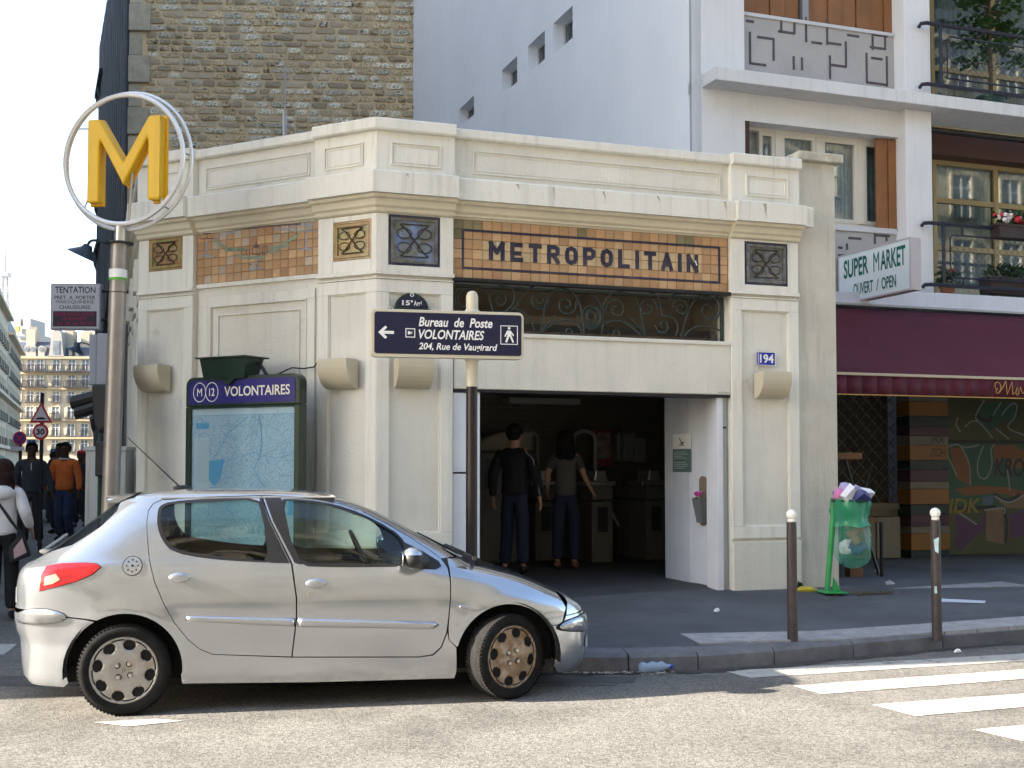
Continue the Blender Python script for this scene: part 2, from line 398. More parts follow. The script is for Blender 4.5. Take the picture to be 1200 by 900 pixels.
# pale studded slabs along the kerb at the crossing
slabm = M('studded_slab', (0.30, 0.30, 0.305), 0.8, var=0.2, vs=8, ov=0.12, bump=0.3, bs=70)
TS = empty('tactile_strip', kind='structure')
A0, A1 = [(1.44, 10.31), (2.6, 10.52), (3.7, 10.98), (4.81, 11.50), (6.5, 12.3)], [(1.53, 9.79), (2.75, 10.05), (3.78, 10.5), (4.83, 11.00), (6.6, 11.75)]
def lp(P, t):
    t *= len(P) - 1; i = min(int(t), len(P) - 2); t -= i; return Vector((P[i][0] + (P[i + 1][0] - P[i][0]) * t, P[i][1] + (P[i + 1][1] - P[i][1]) * t))
NS = 12
for i in range(NS):
    a, b, c, d = lp(A0, i / NS), lp(A0, (i + .97) / NS), lp(A1, (i + .97) / NS), lp(A1, i / NS)
    m = MB(); z0 = pavz(*((a + b + c + d) / 4)) + .010
    m.prism([tuple(a), tuple(b), tuple(c), tuple(d)], 0.10, z0)
    for r in range(5):
        for q in range(5):
            s_, t_ = (q + .5) / 5, (r + .5) / 5; p = (a.lerp(b, s_)).lerp(d.lerp(c, s_), t_)
            m.add([(p.x - .014, p.y - .014, z0), (p.x + .014, p.y - .014, z0), (p.x + .014, p.y + .014, z0), (p.x - .014, p.y + .014, z0), (p.x, p.y, z0 + .006)], [(0, 1, 4), (1, 2, 4), (2, 3, 4), (3, 0, 4)])
    m.build('studded_slab', slabm, TS)
# concrete cover slab and asphalt patch in the pavement
conc = M('concrete', (0.27, 0.27, 0.27), 0.85, var=0.2, vs=5, bump=0.4, bs=50, ov=0.1)
cvx, cvy, cvz = onpave(1105, 684); CV = empty('utility_cover', cvx, cvy, cvz - .262, 14, kind='structure')
for i in range(4):
    for j in range(2):
        m = MB(); m.box(-.84 + i * .42, -.84 + i * .42 + .41, -.36 + j * .36, -.36 + j * .36 + .35, .15, .262); m.build('cover_slab', conc, CV, bevel=.004)
# ================================================================== METRO STATION
CX, CYY = -1.3285, 11.6544
FR = Frame(CX, CYY, 19.7); FL = Frame(CX, CYY, -28.4)
ST = empty('metro_station', CX, CYY, 0, 0, 'cream single-storey corner metro station with heavy cornice and METROPOLITAIN sign over its dark entrance', 'metro station')
LE = -3.2; RE = 4.81
def sp(ax, ay): return Vector((ax - CX, ay - CYY))
pL = sp(*FL.pt(LE)); pC = Vector((0, 0)); pR = sp(*FR.pt(RE))
ret = Vector((-0.335, 0.942)); pL2 = pL + ret * 5.0; pR2 = pR + Vector((-sin(FR.a), cos(FR.a))) * 4.5
full = [pL2, pL, pC, pR, pR2]
def part(m, name, mt, fr=None, smooth=False, bevel=0, clean=False):
    return m.build(name, mt, ST, fr=fr, smooth=smooth, bevel=bevel, clean=clean)
# wall segments
m = MB(); m.ob(LE + .1, -.5, 0.0, 4.25, -.40, -.08); part(m, 'side_wall', stucco, FL)
m = MB(); sweep(m, [pL2, pL], [(-.08, 0), (-.08, 4.25), (-.4, 4.25), (-.4, 0)]); part(m, 'return_wall', stucco, clean=True)
m = MB(); m.ob(.6, 4.5, 3.46, 4.25, -.40, -.09); part(m, 'upper_wall', stucco, FR)
# roof slab
m = MB(); m.prism([tuple(p) for p in [pL + ret * .05, Vector((0.02, .15)), pR + Vector((-.06, .1)), pR2, pL2]], 4.55, 4.70); part(m, 'roof', M('roof_felt', (.12, .12, .12), .9, var=.2))
# parapet, fascia, moulding
def prof_all(o, path, nm, pier=False):
    m = MB(); sweep(m, path, [(o + .045, 4.90), (o + .06, 4.915), (o + .06, 4.99), (o + .045, 5.0), (-.35 + o, 5.0), (-.35 + o, 4.90)]); part(m, 'coping', trim, clean=True)
    m = MB(); sweep(m, path, [(o, 4.47), (o, 4.90), (o - .3, 4.90), (o - .3, 4.47)]); part(m, 'parapet', stucco if not pier else trim, clean=True)
    m = MB(); sweep(m, path, [(o + .17, 4.25), (o + .17, 4.455), (o + .16, 4.47), (o - .3, 4.47), (o - .3, 4.25)]); part(m, 'fascia', trim, clean=True)
    m = MB()
    pr = [(o - .3, 4.25), (o - .3, 4.09), (o - .01, 4.09), (o + .0, 4.105), (o + .02, 4.11), (o + .025, 4.13), (o + .05, 4.15), (o + .06, 4.18), (o + .075, 4.205), (o + .11, 4.22), (o + .115, 4.25)]
    sweep(m, path, pr); part(m, 'cornice_moulding', trimy, clean=True)
prof_all(-.045, full, 'a')
e = .004
for path in ([sp(*FL.pt(-.74)), pC, sp(*FR.pt(.79))], [sp(*FL.pt(LE)), sp(*FL.pt(-2.38))], [sp(*FR.pt(3.95)), sp(*FR.pt(RE + .004))]):
    k = .03 if len(path) == 3 else .031
    def sh(z): return z
    m = MB(); sweep(m, path, [(k, 4.895), (k + .05, 4.896), (k + .06, 4.91), (k + .06, 5.0), (k + .05, 5.012), (-.30, 5.012), (-.30, 4.895)]); part(m, 'pier_coping', trim, clean=True)
    m = MB(); sweep(m, path, [(k, 4.474), (k, 4.893), (-.28, 4.893), (-.28, 4.474)]); part(m, 'parapet_pier', trim, clean=True)
    m = MB(); sweep(m, path, [(k + .15, 4.252), (k + .15, 4.46), (k + .14, 4.472), (-.28, 4.472), (-.28, 4.252)]); part(m, 'fascia_pier', trim, clean=True)
    m = MB(); sweep(m, path, [(-.28, 4.249), (-.28, 4.085), (k - .02, 4.085), (k - .0, 4.10), (k + .01, 4.13), (k + .035, 4.15), (k + .045, 4.18), (k + .06, 4.205), (k + .095, 4.22), (k + .10, 4.249)]); part(m, 'moulding_pier', trimy, clean=True)
dirt = M('drip_stain', (.42, .38, .30), .95, var=.3, vs=14)
for px_, w_, h_ in ((851, .05, .10), (895, .045, .17), (606, .04, .06), (474, .03, .05), (708, .03, .12), (772, .035, .07), (648, .02, .14)):
    u_ = FR.u(px_, .12); m = MB(); P = []; o_ = .127 if u_ < 3.95 and u_ > .79 else .185
    for i in range(7): P.append((u_ + random.uniform(-.006, .006) + .004 * i, 4.45 - h_ * i / 6))
    for i in range(6): q = w_ * (1 - i / 6) * random.uniform(.5, 1) / 2; q2 = w_ * (1 - (i + 1) / 6) * .7 / 2; m.add([(P[i][0] - q, -o_, P[i][1]), (P[i][0] + q, -o_, P[i][1]), (P[i + 1][0] + q2, -o_, P[i + 1][1]), (P[i + 1][0] - q2, -o_, P[i + 1][1])], [(3, 2, 1, 0)])
    part(m, 'drip_stain', dirt, FR)
# long recessed panels on the parapet
def lines(fr, u0, u1, v0, v1, o, nm='parapet_panel'):
    m = MB(); m.ring(u0, u1, v0, v1, .012, o - .03, o + .016); m.ring(u0 + .03, u1 - .03, v0 + .03, v1 - .03, .008, o - .03, o + .008); part(m, nm, trim, fr)
lines(FR, 1.0, 3.85, 4.56, 4.80, -.045); lines(FL, -2.26, -.86, 4.56, 4.80, -.045)
lines(FR, .13, .64, 4.56, 4.79, .03); lines(FL, -.62, -.14, 4.56, 4.79, .03); lines(FR, 4.13, 4.66, 4.56, 4.79, .03); lines(FL, -3.0, -2.55, 4.56, 4.79, .03)
# pilasters: corner pilaster is one plan polygon round the corner
def plan(fr, u, o): p = fr.pt(u, o); return (p[0] - CX, p[1] - CYY)
cor = lambda o, a, b: [plan(FL, a, o), (0 + (0 if o == 0 else (plan(FL, 0, o)[0] + plan(FR, 0, o)[0]) / 2), (plan(FL, 0, o)[1] + plan(FR, 0, o)[1]) / 2), plan(FR, b, o), plan(FR, b, -.5), plan(FL, a, -.5)]
m = MB(); m.prism(cor(-.03, -.72, .785), 0, 4.085); part(m, 'corner_pier', stucco)
m = MB(); m.ob(LE, -2.40, 0, 4.085, -.45, -.03); part(m, 'left_pier', stucco, FL)
m = MB(); m.ob(3.955, RE, 0, 4.085, -.45, -.03); part(m, 'right_pier', stucco, FR)
def pil(fr, u0, u1, w=.13):
    m = MB(); m.ring(u0, u1, .80, 3.43, w, -.032, 0); m.ring(u0 + w, u1 - w, .80 + w, 3.43 - w, .012, -.032, -.012); part(m, 'pilaster_frame', trim, fr, bevel=.006)
    m = MB(); m.ob(u0 - .0, u1 + .0, 0.0, .765, -.031, .012); part(m, 'plinth', stucco, fr, bevel=.008)
    m = MB(); m.ob(u0 - .008, u1 + .008, 3.475, 3.515, -.031, .022); m.ob(u0, u1, 3.432, 3.445, -.031, .012); part(m, 'string_course', trim, fr, bevel=.004)
pil(FL, -.72, -.002); pil(FR, .002, .785); pil(FR, 3.955, RE); pil(FL, LE, -2.40)
# frieze blocks with ceramic medallions
cer = [M('ceramic_brown', (.30, .17, .07), .25, var=.35, vs=9, c2=(.33, .27, .12), c2s=5, coat=.5),
       M('ceramic_ochre', (.36, .24, .08), .25, var=.35, vs=9, c2=(.22, .24, .10), c2s=4, coat=.5),
       M('ceramic_blue', (.14, .15, .13), .2, var=.3, vs=9, c2=(.16, .23, .42), c2s=4, coat=.6),
       M('ceramic_dark', (.10, .095, .075), .2, var=.4, vs=9, c2=(.14, .17, .22), c2s=5, coat=.6)]
cline = M('ceramic_groove', (.03, .02, .015), .4); navyt = M('navy_tile', (.012, .012, .04), .25, var=.3, coat=.5)
def medal(fr, box, k, u0, u1):
    (a, b) = fr.uv(box[0], box[3]); (c, d) = fr.uv(box[2], box[1])
    m = MB(); o = 0
    m.ob(u0, a, 3.517, 4.083, -.031, o); m.ob(c, u1, 3.517, 4.083, -.031, o); m.ob(a, c, d, 4.083, -.031, o); m.ob(a, c, 3.517, b, -.031, o)
    part(m, 'frieze_block', trim, fr, bevel=.005)
    cx, cz, W, H = (a + c) / 2, (b + d) / 2, (c - a) / 2, (d - b) / 2
    m = MB(); m.ob(a, c, b, d, -.035, -.02); m.m = 1; m.ring(a + .002, c - .002, b + .002, d - .002, .022, -.02, -.006)
    m.m = 2; m.ring(a + .026, c - .026, b + .026, d - .026, .03, -.02, .002)
    m.m = 0
    for s_ in (1, -1):    # relief: two wedges and four petals
        m.slab([(cx - W * .5, cz + s_ * H * .62), (cx + W * .5, cz + s_ * H * .62), (cx, cz + s_ * H * .05)], .012, .025)
        for t_ in (1, -1):
            P = [(cx + s_ * W * .12, cz + t_ * H * .06)] + [(cx + s_ * W * (.38 + .24 * cos(q)), cz + t_ * H * (.26 + .2 * sin(q))) for q in [i * pi / 6 - 2.2 for i in range(10)]]
            m.slab(P, .010, .025)
    m.m = 3
    for s_ in (1, -1):
        for t_ in (1, -1):
            m.tube([(cx, -.0 - .0 + .0 - .0, cz)] + [(cx + s_ * W * x, .0, cz + t_ * H * z) for x, z in ((.2, .26), (.36, .48), (.56, .64))], .008, 5)
            q = [(cx + s_ * W * (.40 + .28 * cos(i * pi / 6)), .004, cz + t_ * H * (.28 + .2 * sin(i * pi / 6))) for i in range(12)]
            m.tube(q, .006, 4, closed=True)
    m.tube([(cx - W * .5, .0, cz + H * .64), (cx + W * .5, 0, cz + H * .64)], .007, 4); m.tube([(cx - W * .5, 0, cz - H * .64), (cx + W * .5, 0, cz - H * .64)], .007, 4)
    for v in range(len(m.v)):
        if m.v[v][1] >= 0: m.v[v] = (m.v[v][0], m.v[v][1] - .004, m.v[v][2])
    part(m, 'ceramic_medallion', [cer[k], navyt if k > 1 else cer[0], cer[(k + 1) % 2] if k < 2 else cer[3], cline], fr, bevel=.003)
medal(FL, (174, 275, 214, 319), 0, LE, -2.40); medal(FL, (390, 256, 435, 307), 1, -.72, -.003)
medal(FR, (455, 255, 516, 310), 2, .003, .785); medal(FR, (873, 286, 923, 333), 3, 3.955, RE)
# tile panels
tile_mats = [M('orange_tile', (.42, .24, .115), .35, ov=.15, var=.12, vs=14, coat=.4), M('pale_tile', (.50, .36, .20), .35, ov=.12, var=.1, vs=14, coat=.4),
             M('olive_tile', (.17, .14, .07), .3, ov=.3, var=.2, vs=14, coat=.4), M('peach_tile', (.47, .295, .155), .45, ov=.18, var=.15, vs=14, coat=.2), M('grey_tile', (.42, .33, .245), .5, ov=.15, var=.15, vs=14)]
grout = M('grout', (.27, .20, .13), .9, var=.2)
def tile_me(i, w, h):
    m = MB(); a, b, t = w / 2 - .002, h / 2 - .002, .004
    m.add([(-a, 0, -b), (a, 0, -b), (a, 0, b), (-a, 0, b), (-a + t, -.006, -b + t), (a - t, -.006, -b + t), (a - t, -.006, b - t), (-a + t, -.006, b - t)],
          [(4, 5, 6, 7), (0, 1, 5, 4), (1, 2, 6, 5), (2, 3, 7, 6), (3, 0, 4, 7)]); return m.mesh('tile', tile_mats[i])
def tile_panel(fr, u0, u1, v0, v1, nu, nv, o, pick, nm):
    m = MB(); m.ob(u0, u1, v0, v1, -.09, o); P = part(m, nm, grout, fr)
    w_, h_ = (u1 - u0) / nu, (v1 - v0) / nv; mes = [tile_me(i, w_, h_) for i in range(len(tile_mats))]
    for j in range(nv):
        for i in range(nu):
            t = link('tile', mes[pick(i, j)], P, (u0 + (i + .5) * w_, -o - random.uniform(0, .0015), v0 + (j + .5) * h_), rot=(random.uniform(-.008, .008), 0, random.uniform(-.008, .008)))
    return P
def pickR(i, j):
    if j == 5 and (i < 3 or i in (24, 25)) or (j == 4 and i == 0) or (j == 5 and i in (13,) ): return 2
    if j in (2, 3) and 3 <= i <= 26: return 1
    return 3 if random.random() < .3 else 0
m = MB(); m.ob(.79, 3.95, 3.45, 3.485, -.09, .01); part(m, 'tile_shelf', black, FR)
TP = tile_panel(FR, .795, 3.945, 3.485, 4.088, 30, 6, -.06, pickR, 'sign_tile_panel'); TP['label'] = 'orange tile panel reading METROPOLITAIN in dark letters'
hh = (4.088 - 3.485) / 6; ww = 3.15 / 30
m = MB(); U0, U1, V0, V1 = .795 + ww * .9, 3.945 - ww * .9, 3.485 + hh * .97, 3.485 + hh * 5.03
m.ring(U0, U1, V0, V1, .024, -.06, -.048); m.build('dark_border', navyt, TP)
# METROPOLITAIN, drawn stroke by stroke
def R2(x, y): return FR.uv(x, y, -.05)
lx0, lz0 = R2(573, 277.5)[0], 3.485 + hh * 2.03; lx1 = R2(818, 290)[0]; lz1 = 3.485 + hh * 3.97
G = {'M': [[(0, 0), (0, 1)], [(0, 1), (.5, .42)], [(.5, .42), (1, 1)], [(1, 1), (1, 0)]], 'E': [[(0, 0), (0, 1)], [(0, 1), (.95, 1)], [(0, .42), (.8, .42)], [(0, 0), (1, 0)]],
     'T': [[(.5, 0), (.5, 1)], [(0, 1), (1, 1)]], 'R': [[(0, 0), (0, 1)], [(0, 1), (.7, 1), (1, .88), (1, .6), (.7, .46), (0, .46)], [(.5, .46), (1, 0)]],
     'O': [[(.5, 1), (.12, .9), (0, .7), (0, .3), (.12, .1), (.5, 0), (.88, .1), (1, .3), (1, .7), (.88, .9), (.5, 1)]], 'P': [[(0, 0), (0, 1)], [(0, 1), (.7, 1), (1, .88), (1, .58), (.7, .42), (0, .42)]],
     'L': [[(0, 1), (0, 0)], [(0, 0), (.95, 0)]], 'I': [[(.5, 0), (.5, 1)]], 'A': [[(0, 0), (.5, 1)], [(.5, 1), (1, 0)], [(.2, .3), (.8, .3)]], 'N': [[(0, 0), (0, 1)], [(0, 1), (1, 0)], [(1, 0), (1, 1)]]}
word = 'METROPOLITAIN'; wid = {'M': 1.15, 'I': .28}; tot = sum(wid.get(c, .95) for c in word); gap = .42; sc = (lx1 - lx0) / (tot + gap * (len(word) - 1)); x = lx0
for c in word:
    W = wid.get(c, .95) * sc; m = MB(); sw = .044
    for st in G[c]:
        q = [(x + sw / 2 + p[0] * (W - sw), lz0 + sw / 2 + p[1] * (lz1 - lz0 - sw)) for p in st]
        for i in range(len(q) - 1):
            a, b = Vector(q[i]), Vector(q[i + 1]); d = (b - a).normalized(); nn = Vector((-d.y, d.x)) * sw / 2; e_ = d * (sw / 2 if len(q) == 2 else sw * .25)
            m.slab([tuple(a - e_ + nn), tuple(a - e_ - nn), tuple(b + e_ - nn), tuple(b + e_ + nn)], .048 + random.uniform(0, .0008), .064)
    o = m.build('letter', navyt, TP); x += W + gap * sc
chip = M('chipped_glaze', (.75, .72, .66), .6)
m = MB(); a = R2(815, 309); m.slab([(a[0] - .012, a[1] + .03), (a[0] + .002, a[1] + .035), (a[0] + .02, a[1] - .02), (a[0] + .01, a[1] - .02)], .044, .05); m.build('glaze_chip', chip, TP); m = MB()
a = R2(583, 285); m.slab([(a[0] - .006, a[1] + .012), (a[0] + .006, a[1] + .012), (a[0] + .004, a[1] - .03), (a[0] - .004, a[1] - .025)], .044, .05); m.build('glaze_chip', chip, TP)
def pickL(i, j):
    r = random.random(); return 4 if (j >= 4 and r < .35) or r < .08 else (3 if r < .6 else 0)
LP = tile_panel(FL, -2.395, -.725, 3.545, 4.088, 16, 6, -.06, pickL, 'garland_tile_panel')
LP['label'] = 'faded peach tile panel with a painted blue garland'
fb = M('faded_blue_glaze', (.28, .33, .42), .5, var=.3, vs=12); fg = M('faded_green_glaze', (.22, .27, .20), .5, var=.3, vs=12); fd = M('dark_garland_glaze', (.10, .07, .09), .5, var=.3, vs=12)
def L2(x, y): return FL.uv(160 + x / 5.4545, 230 + y / 5.4545, -.05)
Y_ = .0485
def strokes(mt, nm, lst, w=.014):
    for s_ in lst: m = MB(); m.ribbon([L2(*p) for p in s_], w, Y_); m.build(nm, mt, LP)
strokes(fd, 'painted_line', [[(400, 225), (500, 217), (650, 208), (770, 198), (940, 183), (1050, 178)]], .016)
strokes(fd, 'painted_square', [[(405, 215), (407, 272), (495, 268), (495, 215), (405, 218)], [(420, 240), (480, 238)], [(450, 220), (452, 268)]], .012)
strokes(fb, 'painted_square', [[(1048, 165), (1048, 225), (1140, 220), (1140, 130), (1048, 135), (1048, 165)], [(1060, 185), (1135, 180)], [(1095, 140), (1095, 215)]], .012)
strokes(fb, 'painted_ribbon', [[(500, 275), (540, 245), (600, 235), (650, 222), (645, 250)], [(890, 200), (930, 215), (980, 205), (1020, 225)], [(890, 200), (888, 235)], [(450, 285), (450, 385)], [(410, 385), (450, 375), (495, 390)], [(1085, 235), (1083, 345)], [(1045, 345), (1085, 330), (1120, 345)], [(770, 400), (765, 465)], [(715, 465), (800, 460)]], .016)
strokes(fg, 'painted_garland', [[(500, 270), (540, 310), (600, 345), (700, 340)], [(560, 345), (640, 340), (690, 338)], [(850, 330), (920, 322), (975, 318)], [(1040, 240), (1000, 270), (940, 300), (900, 345), (850, 360)], [(640, 375), (700, 395), (820, 390)]], .030)
strokes(fd, 'painted_crest', [[(700, 345), (702, 375), (725, 372), (724, 340), (700, 345)], [(740, 330), (742, 372), (790, 370), (788, 322), (740, 330)], [(805, 325), (806, 368), (835, 366), (834, 320), (805, 325)], [(765, 290), (765, 320)], [(745, 320), (785, 316)], [(720, 430), (735, 440)], [(760, 435), (775, 445)]], .010)
# left facade: flat wall with stepped panels
m = MB(); m.ring(-2.30, -.80, .9, 3.40, .10, -.082, -.055); m.ring(-2.20, -.90, 1.0, 3.30, .014, -.082, -.045); m.ring(-2.10, -1.0, 1.1, 3.20, .012, -.082, -.06); part(m, 'wall_panelling', trim, FL, bevel=.005)
m = MB(); m.ob(-2.40, -.72, 0, .78, -.085, -.03); part(m, 'wall_plinth', stucco, FL, bevel=.01)
m = MB(); m.ob(-2.398, -.722, 3.50, 3.545, -.085, -.05); part(m, 'sill_band', trim, FL, bevel=.004)
# side return ornaments
FB = Frame(*[FL.pt(LE)[0] - 0, FL.pt(LE)[1]], math.degrees(atan2(-ret.y, -ret.x)))
m = MB()
for k in range(3):
    u = -1.2 - k * 1.5; m.ring(u, u + .9, .8, 3.43, .12, -.09, -.02); m.ob(u, u + .9, 3.5, 4.07, -.09, -.02); m.ring(u + .25, u + .65, 3.6, 3.97, .04, -.02, .03)
part(m, 'return_pilasters', trim, FB)
# end pier beside the station (rough rendered, with cap)
EP = empty('rendered_pier', *FR.pt(4.83), 0, 0, 'plain rendered pier with a cracked cap closing the right end of the metro station', 'pier')
u0, u1 = FR.u(935.5, -.03), FR.u(981.5, -.03)
vt = FR.uv(950, 190, -.03)[1]
m = MB(); m.ob(u0 + .006, u1, 0, vt, -.5, -.03); m.build('shaft', M('pier_render', (.56, .53, .45), .95, var=.1, vs=2, bump=.9, bs=45, streak=.25), EP, fr=FR, root=EP, bevel=.01)
m = MB(); m.ob(u0 - .0, u1 + .07, vt, vt + .10, -.5, .05); m.build('cap', M('old_cap_stone', (.50, .47, .38), .9, var=.25, vs=8, bump=.6, bs=30, streak=.4), EP, fr=FR, root=EP, bevel=.012)
# entrance: lintel box, jambs
m = MB(); m.ob(.80, 3.953, 2.365, 2.94, -.3, -.02); m.ob(.80, 3.953, 2.90, 2.945, -.02, .0); part(m, 'lintel', stucco, FR, bevel=.01)
m = MB(); m.ob(.80, 3.95, 2.335, 2.363, -.3, -.03); part(m, 'shutter_slot', black, FR)
text('lettering', 'métalliance', 3.80, 3.94, 2.38, 2.40, .0195, M('grey_print', (.1, .1, .1), .6), ST, fr=FR)
cz = [(0.2, .68), (.69, 1.52), (1.53, 2.335)]
jam = M('white_facing_panel', (.66, .68, .72), .35, var=.05)
for a, b in cz:
    m = MB(); m.ob(.80, .935, a, b - .008, -.28, -.04); part(m, 'facing_panel', jam, FR, bevel=.004)
m = MB(); m.ob(.94, 1.03, .2, 2.335, -.28, -.12); part(m, 'shutter_guide', black, FR)
m = MB(); m.ob(1.03, 1.085, .2, 2.335, -.28, -.05); part(m, 'door_frame', jam, FR, bevel=.004)
m = MB(); m.ob(3.80, 3.875, .2, 2.335, -.30, -.06); part(m, 'door_frame', jam, FR, bevel=.004)
m = MB(); m.ob(3.88, 3.95, .2, 2.335, -.30, -.10); part(m, 'facing_panel', M('pale_green_facing', (.42, .46, .44), .6, var=.1, streak=.3), FR, bevel=.004)
m = MB(); m.ob(3.89, 3.935, 2.0, 2.02, -.101, -.09); part(m, 'latch', black, FR)
# angled white panel inside the right jamb
fl = .30
p0 = Vector((2.23, 13.22)); p1 = Vector((2.00, 13.52)); p2 = Vector((1.79, 14.0))
pm = M('white_jamb_panel', (.60, .62, .66), .5, var=.06, streak=.1)
def wseg(a, b, z0, z1, t, name, mt, parent, off=(0, 0)):
    d = (b - a).normalized(); nn = Vector((-d.y, d.x)) * t; m = MB()
    m.prism([(a.x - CX, a.y - CYY), (b.x - CX, b.y - CYY), (b.x + nn.x - CX, b.y + nn.y - CYY), (a.x + nn.x - CX, a.y + nn.y - CYY)], z0, z1); return m.build(name, mt, parent)
wseg(p0, p1, .2, 2.5, -.04, 'jamb_panel', pm, ST); wseg(p1 + Vector((-.003, .005)), p2, .2, 2.5, -.04, 'jamb_panel', pm, ST)
# interior room
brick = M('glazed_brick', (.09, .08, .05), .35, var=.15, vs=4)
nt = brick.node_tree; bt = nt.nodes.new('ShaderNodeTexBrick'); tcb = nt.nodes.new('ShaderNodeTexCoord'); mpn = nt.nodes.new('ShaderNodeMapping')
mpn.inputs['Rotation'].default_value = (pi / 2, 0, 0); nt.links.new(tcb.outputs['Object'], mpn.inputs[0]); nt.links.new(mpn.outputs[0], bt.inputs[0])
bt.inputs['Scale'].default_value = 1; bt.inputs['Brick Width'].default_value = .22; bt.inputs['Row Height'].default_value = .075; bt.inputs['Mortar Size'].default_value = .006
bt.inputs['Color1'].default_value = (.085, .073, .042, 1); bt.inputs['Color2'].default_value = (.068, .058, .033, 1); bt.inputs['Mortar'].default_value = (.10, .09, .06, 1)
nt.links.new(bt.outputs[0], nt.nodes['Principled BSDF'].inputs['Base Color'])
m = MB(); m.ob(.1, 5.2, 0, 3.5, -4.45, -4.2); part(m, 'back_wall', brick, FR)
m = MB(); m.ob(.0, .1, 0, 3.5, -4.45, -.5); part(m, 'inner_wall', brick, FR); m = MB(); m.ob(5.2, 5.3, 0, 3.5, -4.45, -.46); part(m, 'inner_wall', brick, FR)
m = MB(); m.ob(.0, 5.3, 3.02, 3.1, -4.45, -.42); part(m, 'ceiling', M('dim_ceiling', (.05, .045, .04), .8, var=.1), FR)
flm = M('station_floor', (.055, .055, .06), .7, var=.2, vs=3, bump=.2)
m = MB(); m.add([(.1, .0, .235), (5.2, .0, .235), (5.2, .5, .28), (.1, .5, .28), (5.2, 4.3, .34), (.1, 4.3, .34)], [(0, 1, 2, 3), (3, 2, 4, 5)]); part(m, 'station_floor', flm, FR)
m = MB(); u_, v_ = FR.uv(638, 467, -4); m.ob(u_ - .55, u_ + .5, v_ - .08, v_, -4.2, -3.9); part(m, 'ventilation_unit', M('grey_plastic', (.3, .3, .28), .5), FR)
# transom grille of forged scrolls
GR = MB(); gf = -.16
def g(x, y): a = FR.uv(x, y, gf); return (a[0], -gf, a[1])
def spiral(cx, cy, r, a0, turns, sgn=1, n=26, r1=.18):
    c = g(cx, cy); out = []
    for i in range(n + 1):
        t = i / n; a = RAD(a0) + sgn * turns * 2 * pi * t; rr = (r * (1 - t) + r * r1 * t) * 12.6 / F; out.append((c[0] + rr * cos(a), c[1], c[2] + rr * sin(a)))
    return out
K1 = lambda x, y: (520 + x / 5.2944, 240 + y / 5.2944)
K2 = lambda x, y: (690 + x / 5.2944, 240 + y / 5.2944)
sps = [(K1(345, 590), 11, 180, 1.3, -1), (K1(590, 590), 12, 0, 1.5, -1), (K1(760, 620), 13, 20, 1.4, -1), (K1(910, 690), 17, 180, 2.1, 1), (K2(20, 690), 14, 180, 1.8, 1), (K2(170, 650), 14, 180, 1.3, -1),
       (K2(365, 640), 13, 0, 1.4, 1), (K2(570, 640), 12, 180, 1.5, -1), (K2(740, 650), 18, 150, 1.4, -1), (K2(460, 750), 10, 180, 1.2, 1), (K2(765, 815), 9, 180, 1.1, 1), (K2(165, 800), 9, 180, 1.1, 1), (K1(770, 790), 9, 180, 1.1, 1), (K1(470, 740), 9, 0, 1.2, 1), (K1(140, 590), 15, 0, 1.4, 1), (K1(230, 720), 10, 180, 1.2, 1)]
for (c, r, a0, tn, sg) in sps:
    GR.tube(spiral(c[0], c[1], r, a0, tn, sg), [.010] * 27, 5)
def stem(*pts): GR.tube(bez(*[g(*p) for p in pts], n=12), .0105, 5)
stem(K1(600, 800), K1(640, 640), K1(600, 560), K1(720, 515)); stem(K1(720, 515), K1(840, 520), K1(860, 640), K1(870, 800))
stem(K1(560, 800), K1(560, 700), K1(480, 640), K1(420, 645)); stem(K1(300, 650), K1(290, 560), K1(260, 520), K1(210, 505)); stem(K1(300, 650), K1(330, 700), K1(440, 660), K1(440, 560)); stem(K1(440, 560), K1(430, 500), K1(370, 500), K1(340, 505))
stem(K1(600, 800), K1(700, 690), K1(830, 690), K1(860, 800)); stem(K2(80, 800), K2(110, 640), K2(60, 560), K2(0, 560)); stem(K2(90, 720), K2(60, 560), K2(160, 520), K2(240, 550)); stem(K2(350, 810), K2(310, 640), K2(320, 560), K2(240, 550))
stem(K2(100, 740), K2(160, 690), K2(250, 730), K2(320, 810)); stem(K2(350, 800), K2(270, 720), K2(260, 700), K2(250, 710)); stem(K2(450, 690), K2(450, 560), K2(400, 540), K2(380, 545)); stem(K2(460, 690), K2(540, 680), K2(570, 740), K2(540, 815))
stem(K2(570, 820), K2(610, 700), K2(620, 560), K2(740, 550)); stem(K2(740, 550), K2(840, 560), K2(840, 680), K2(760, 740)); stem(K2(590, 820), K2(640, 740), K2(720, 730), K2(830, 790)); stem(K2(500, 600), K2(500, 550), K2(560, 540), K2(600, 555))
stem(K1(70, 640), K1(60, 520), K1(110, 490), K1(160, 500)); stem(K1(420, 660), K1(480, 600), K1(500, 520), K1(560, 505)); stem(K1(600, 800), K1(640, 720), K1(680, 720), K1(690, 690))
a = g(533, 330); b = g(851, 342)
GR.box(.80, .83, -gf - .012, -gf + .012, 2.94, 3.45); GR.box(3.91, 3.94, -gf - .012, -gf + .012, 2.94, 3.45); GR.box(.83, 3.91, -gf - .01, -gf + .01, 2.945, 2.965); GR.box(.83, 3.91, -gf - .01, -gf + .01, 3.425, 3.445)
part(GR, 'scroll_grille', iron, FR, smooth=True)
m = MB(); m.ob(.80, 3.95, 2.94, 3.03, -1.2, -.42); m.ob(.80, 2.6, 3.03, 3.2, -.62, -.5); part(m, 'shutter_housing', M('dusty_brown', (.17, .13, .09), .9, var=.3, vs=3), FR)
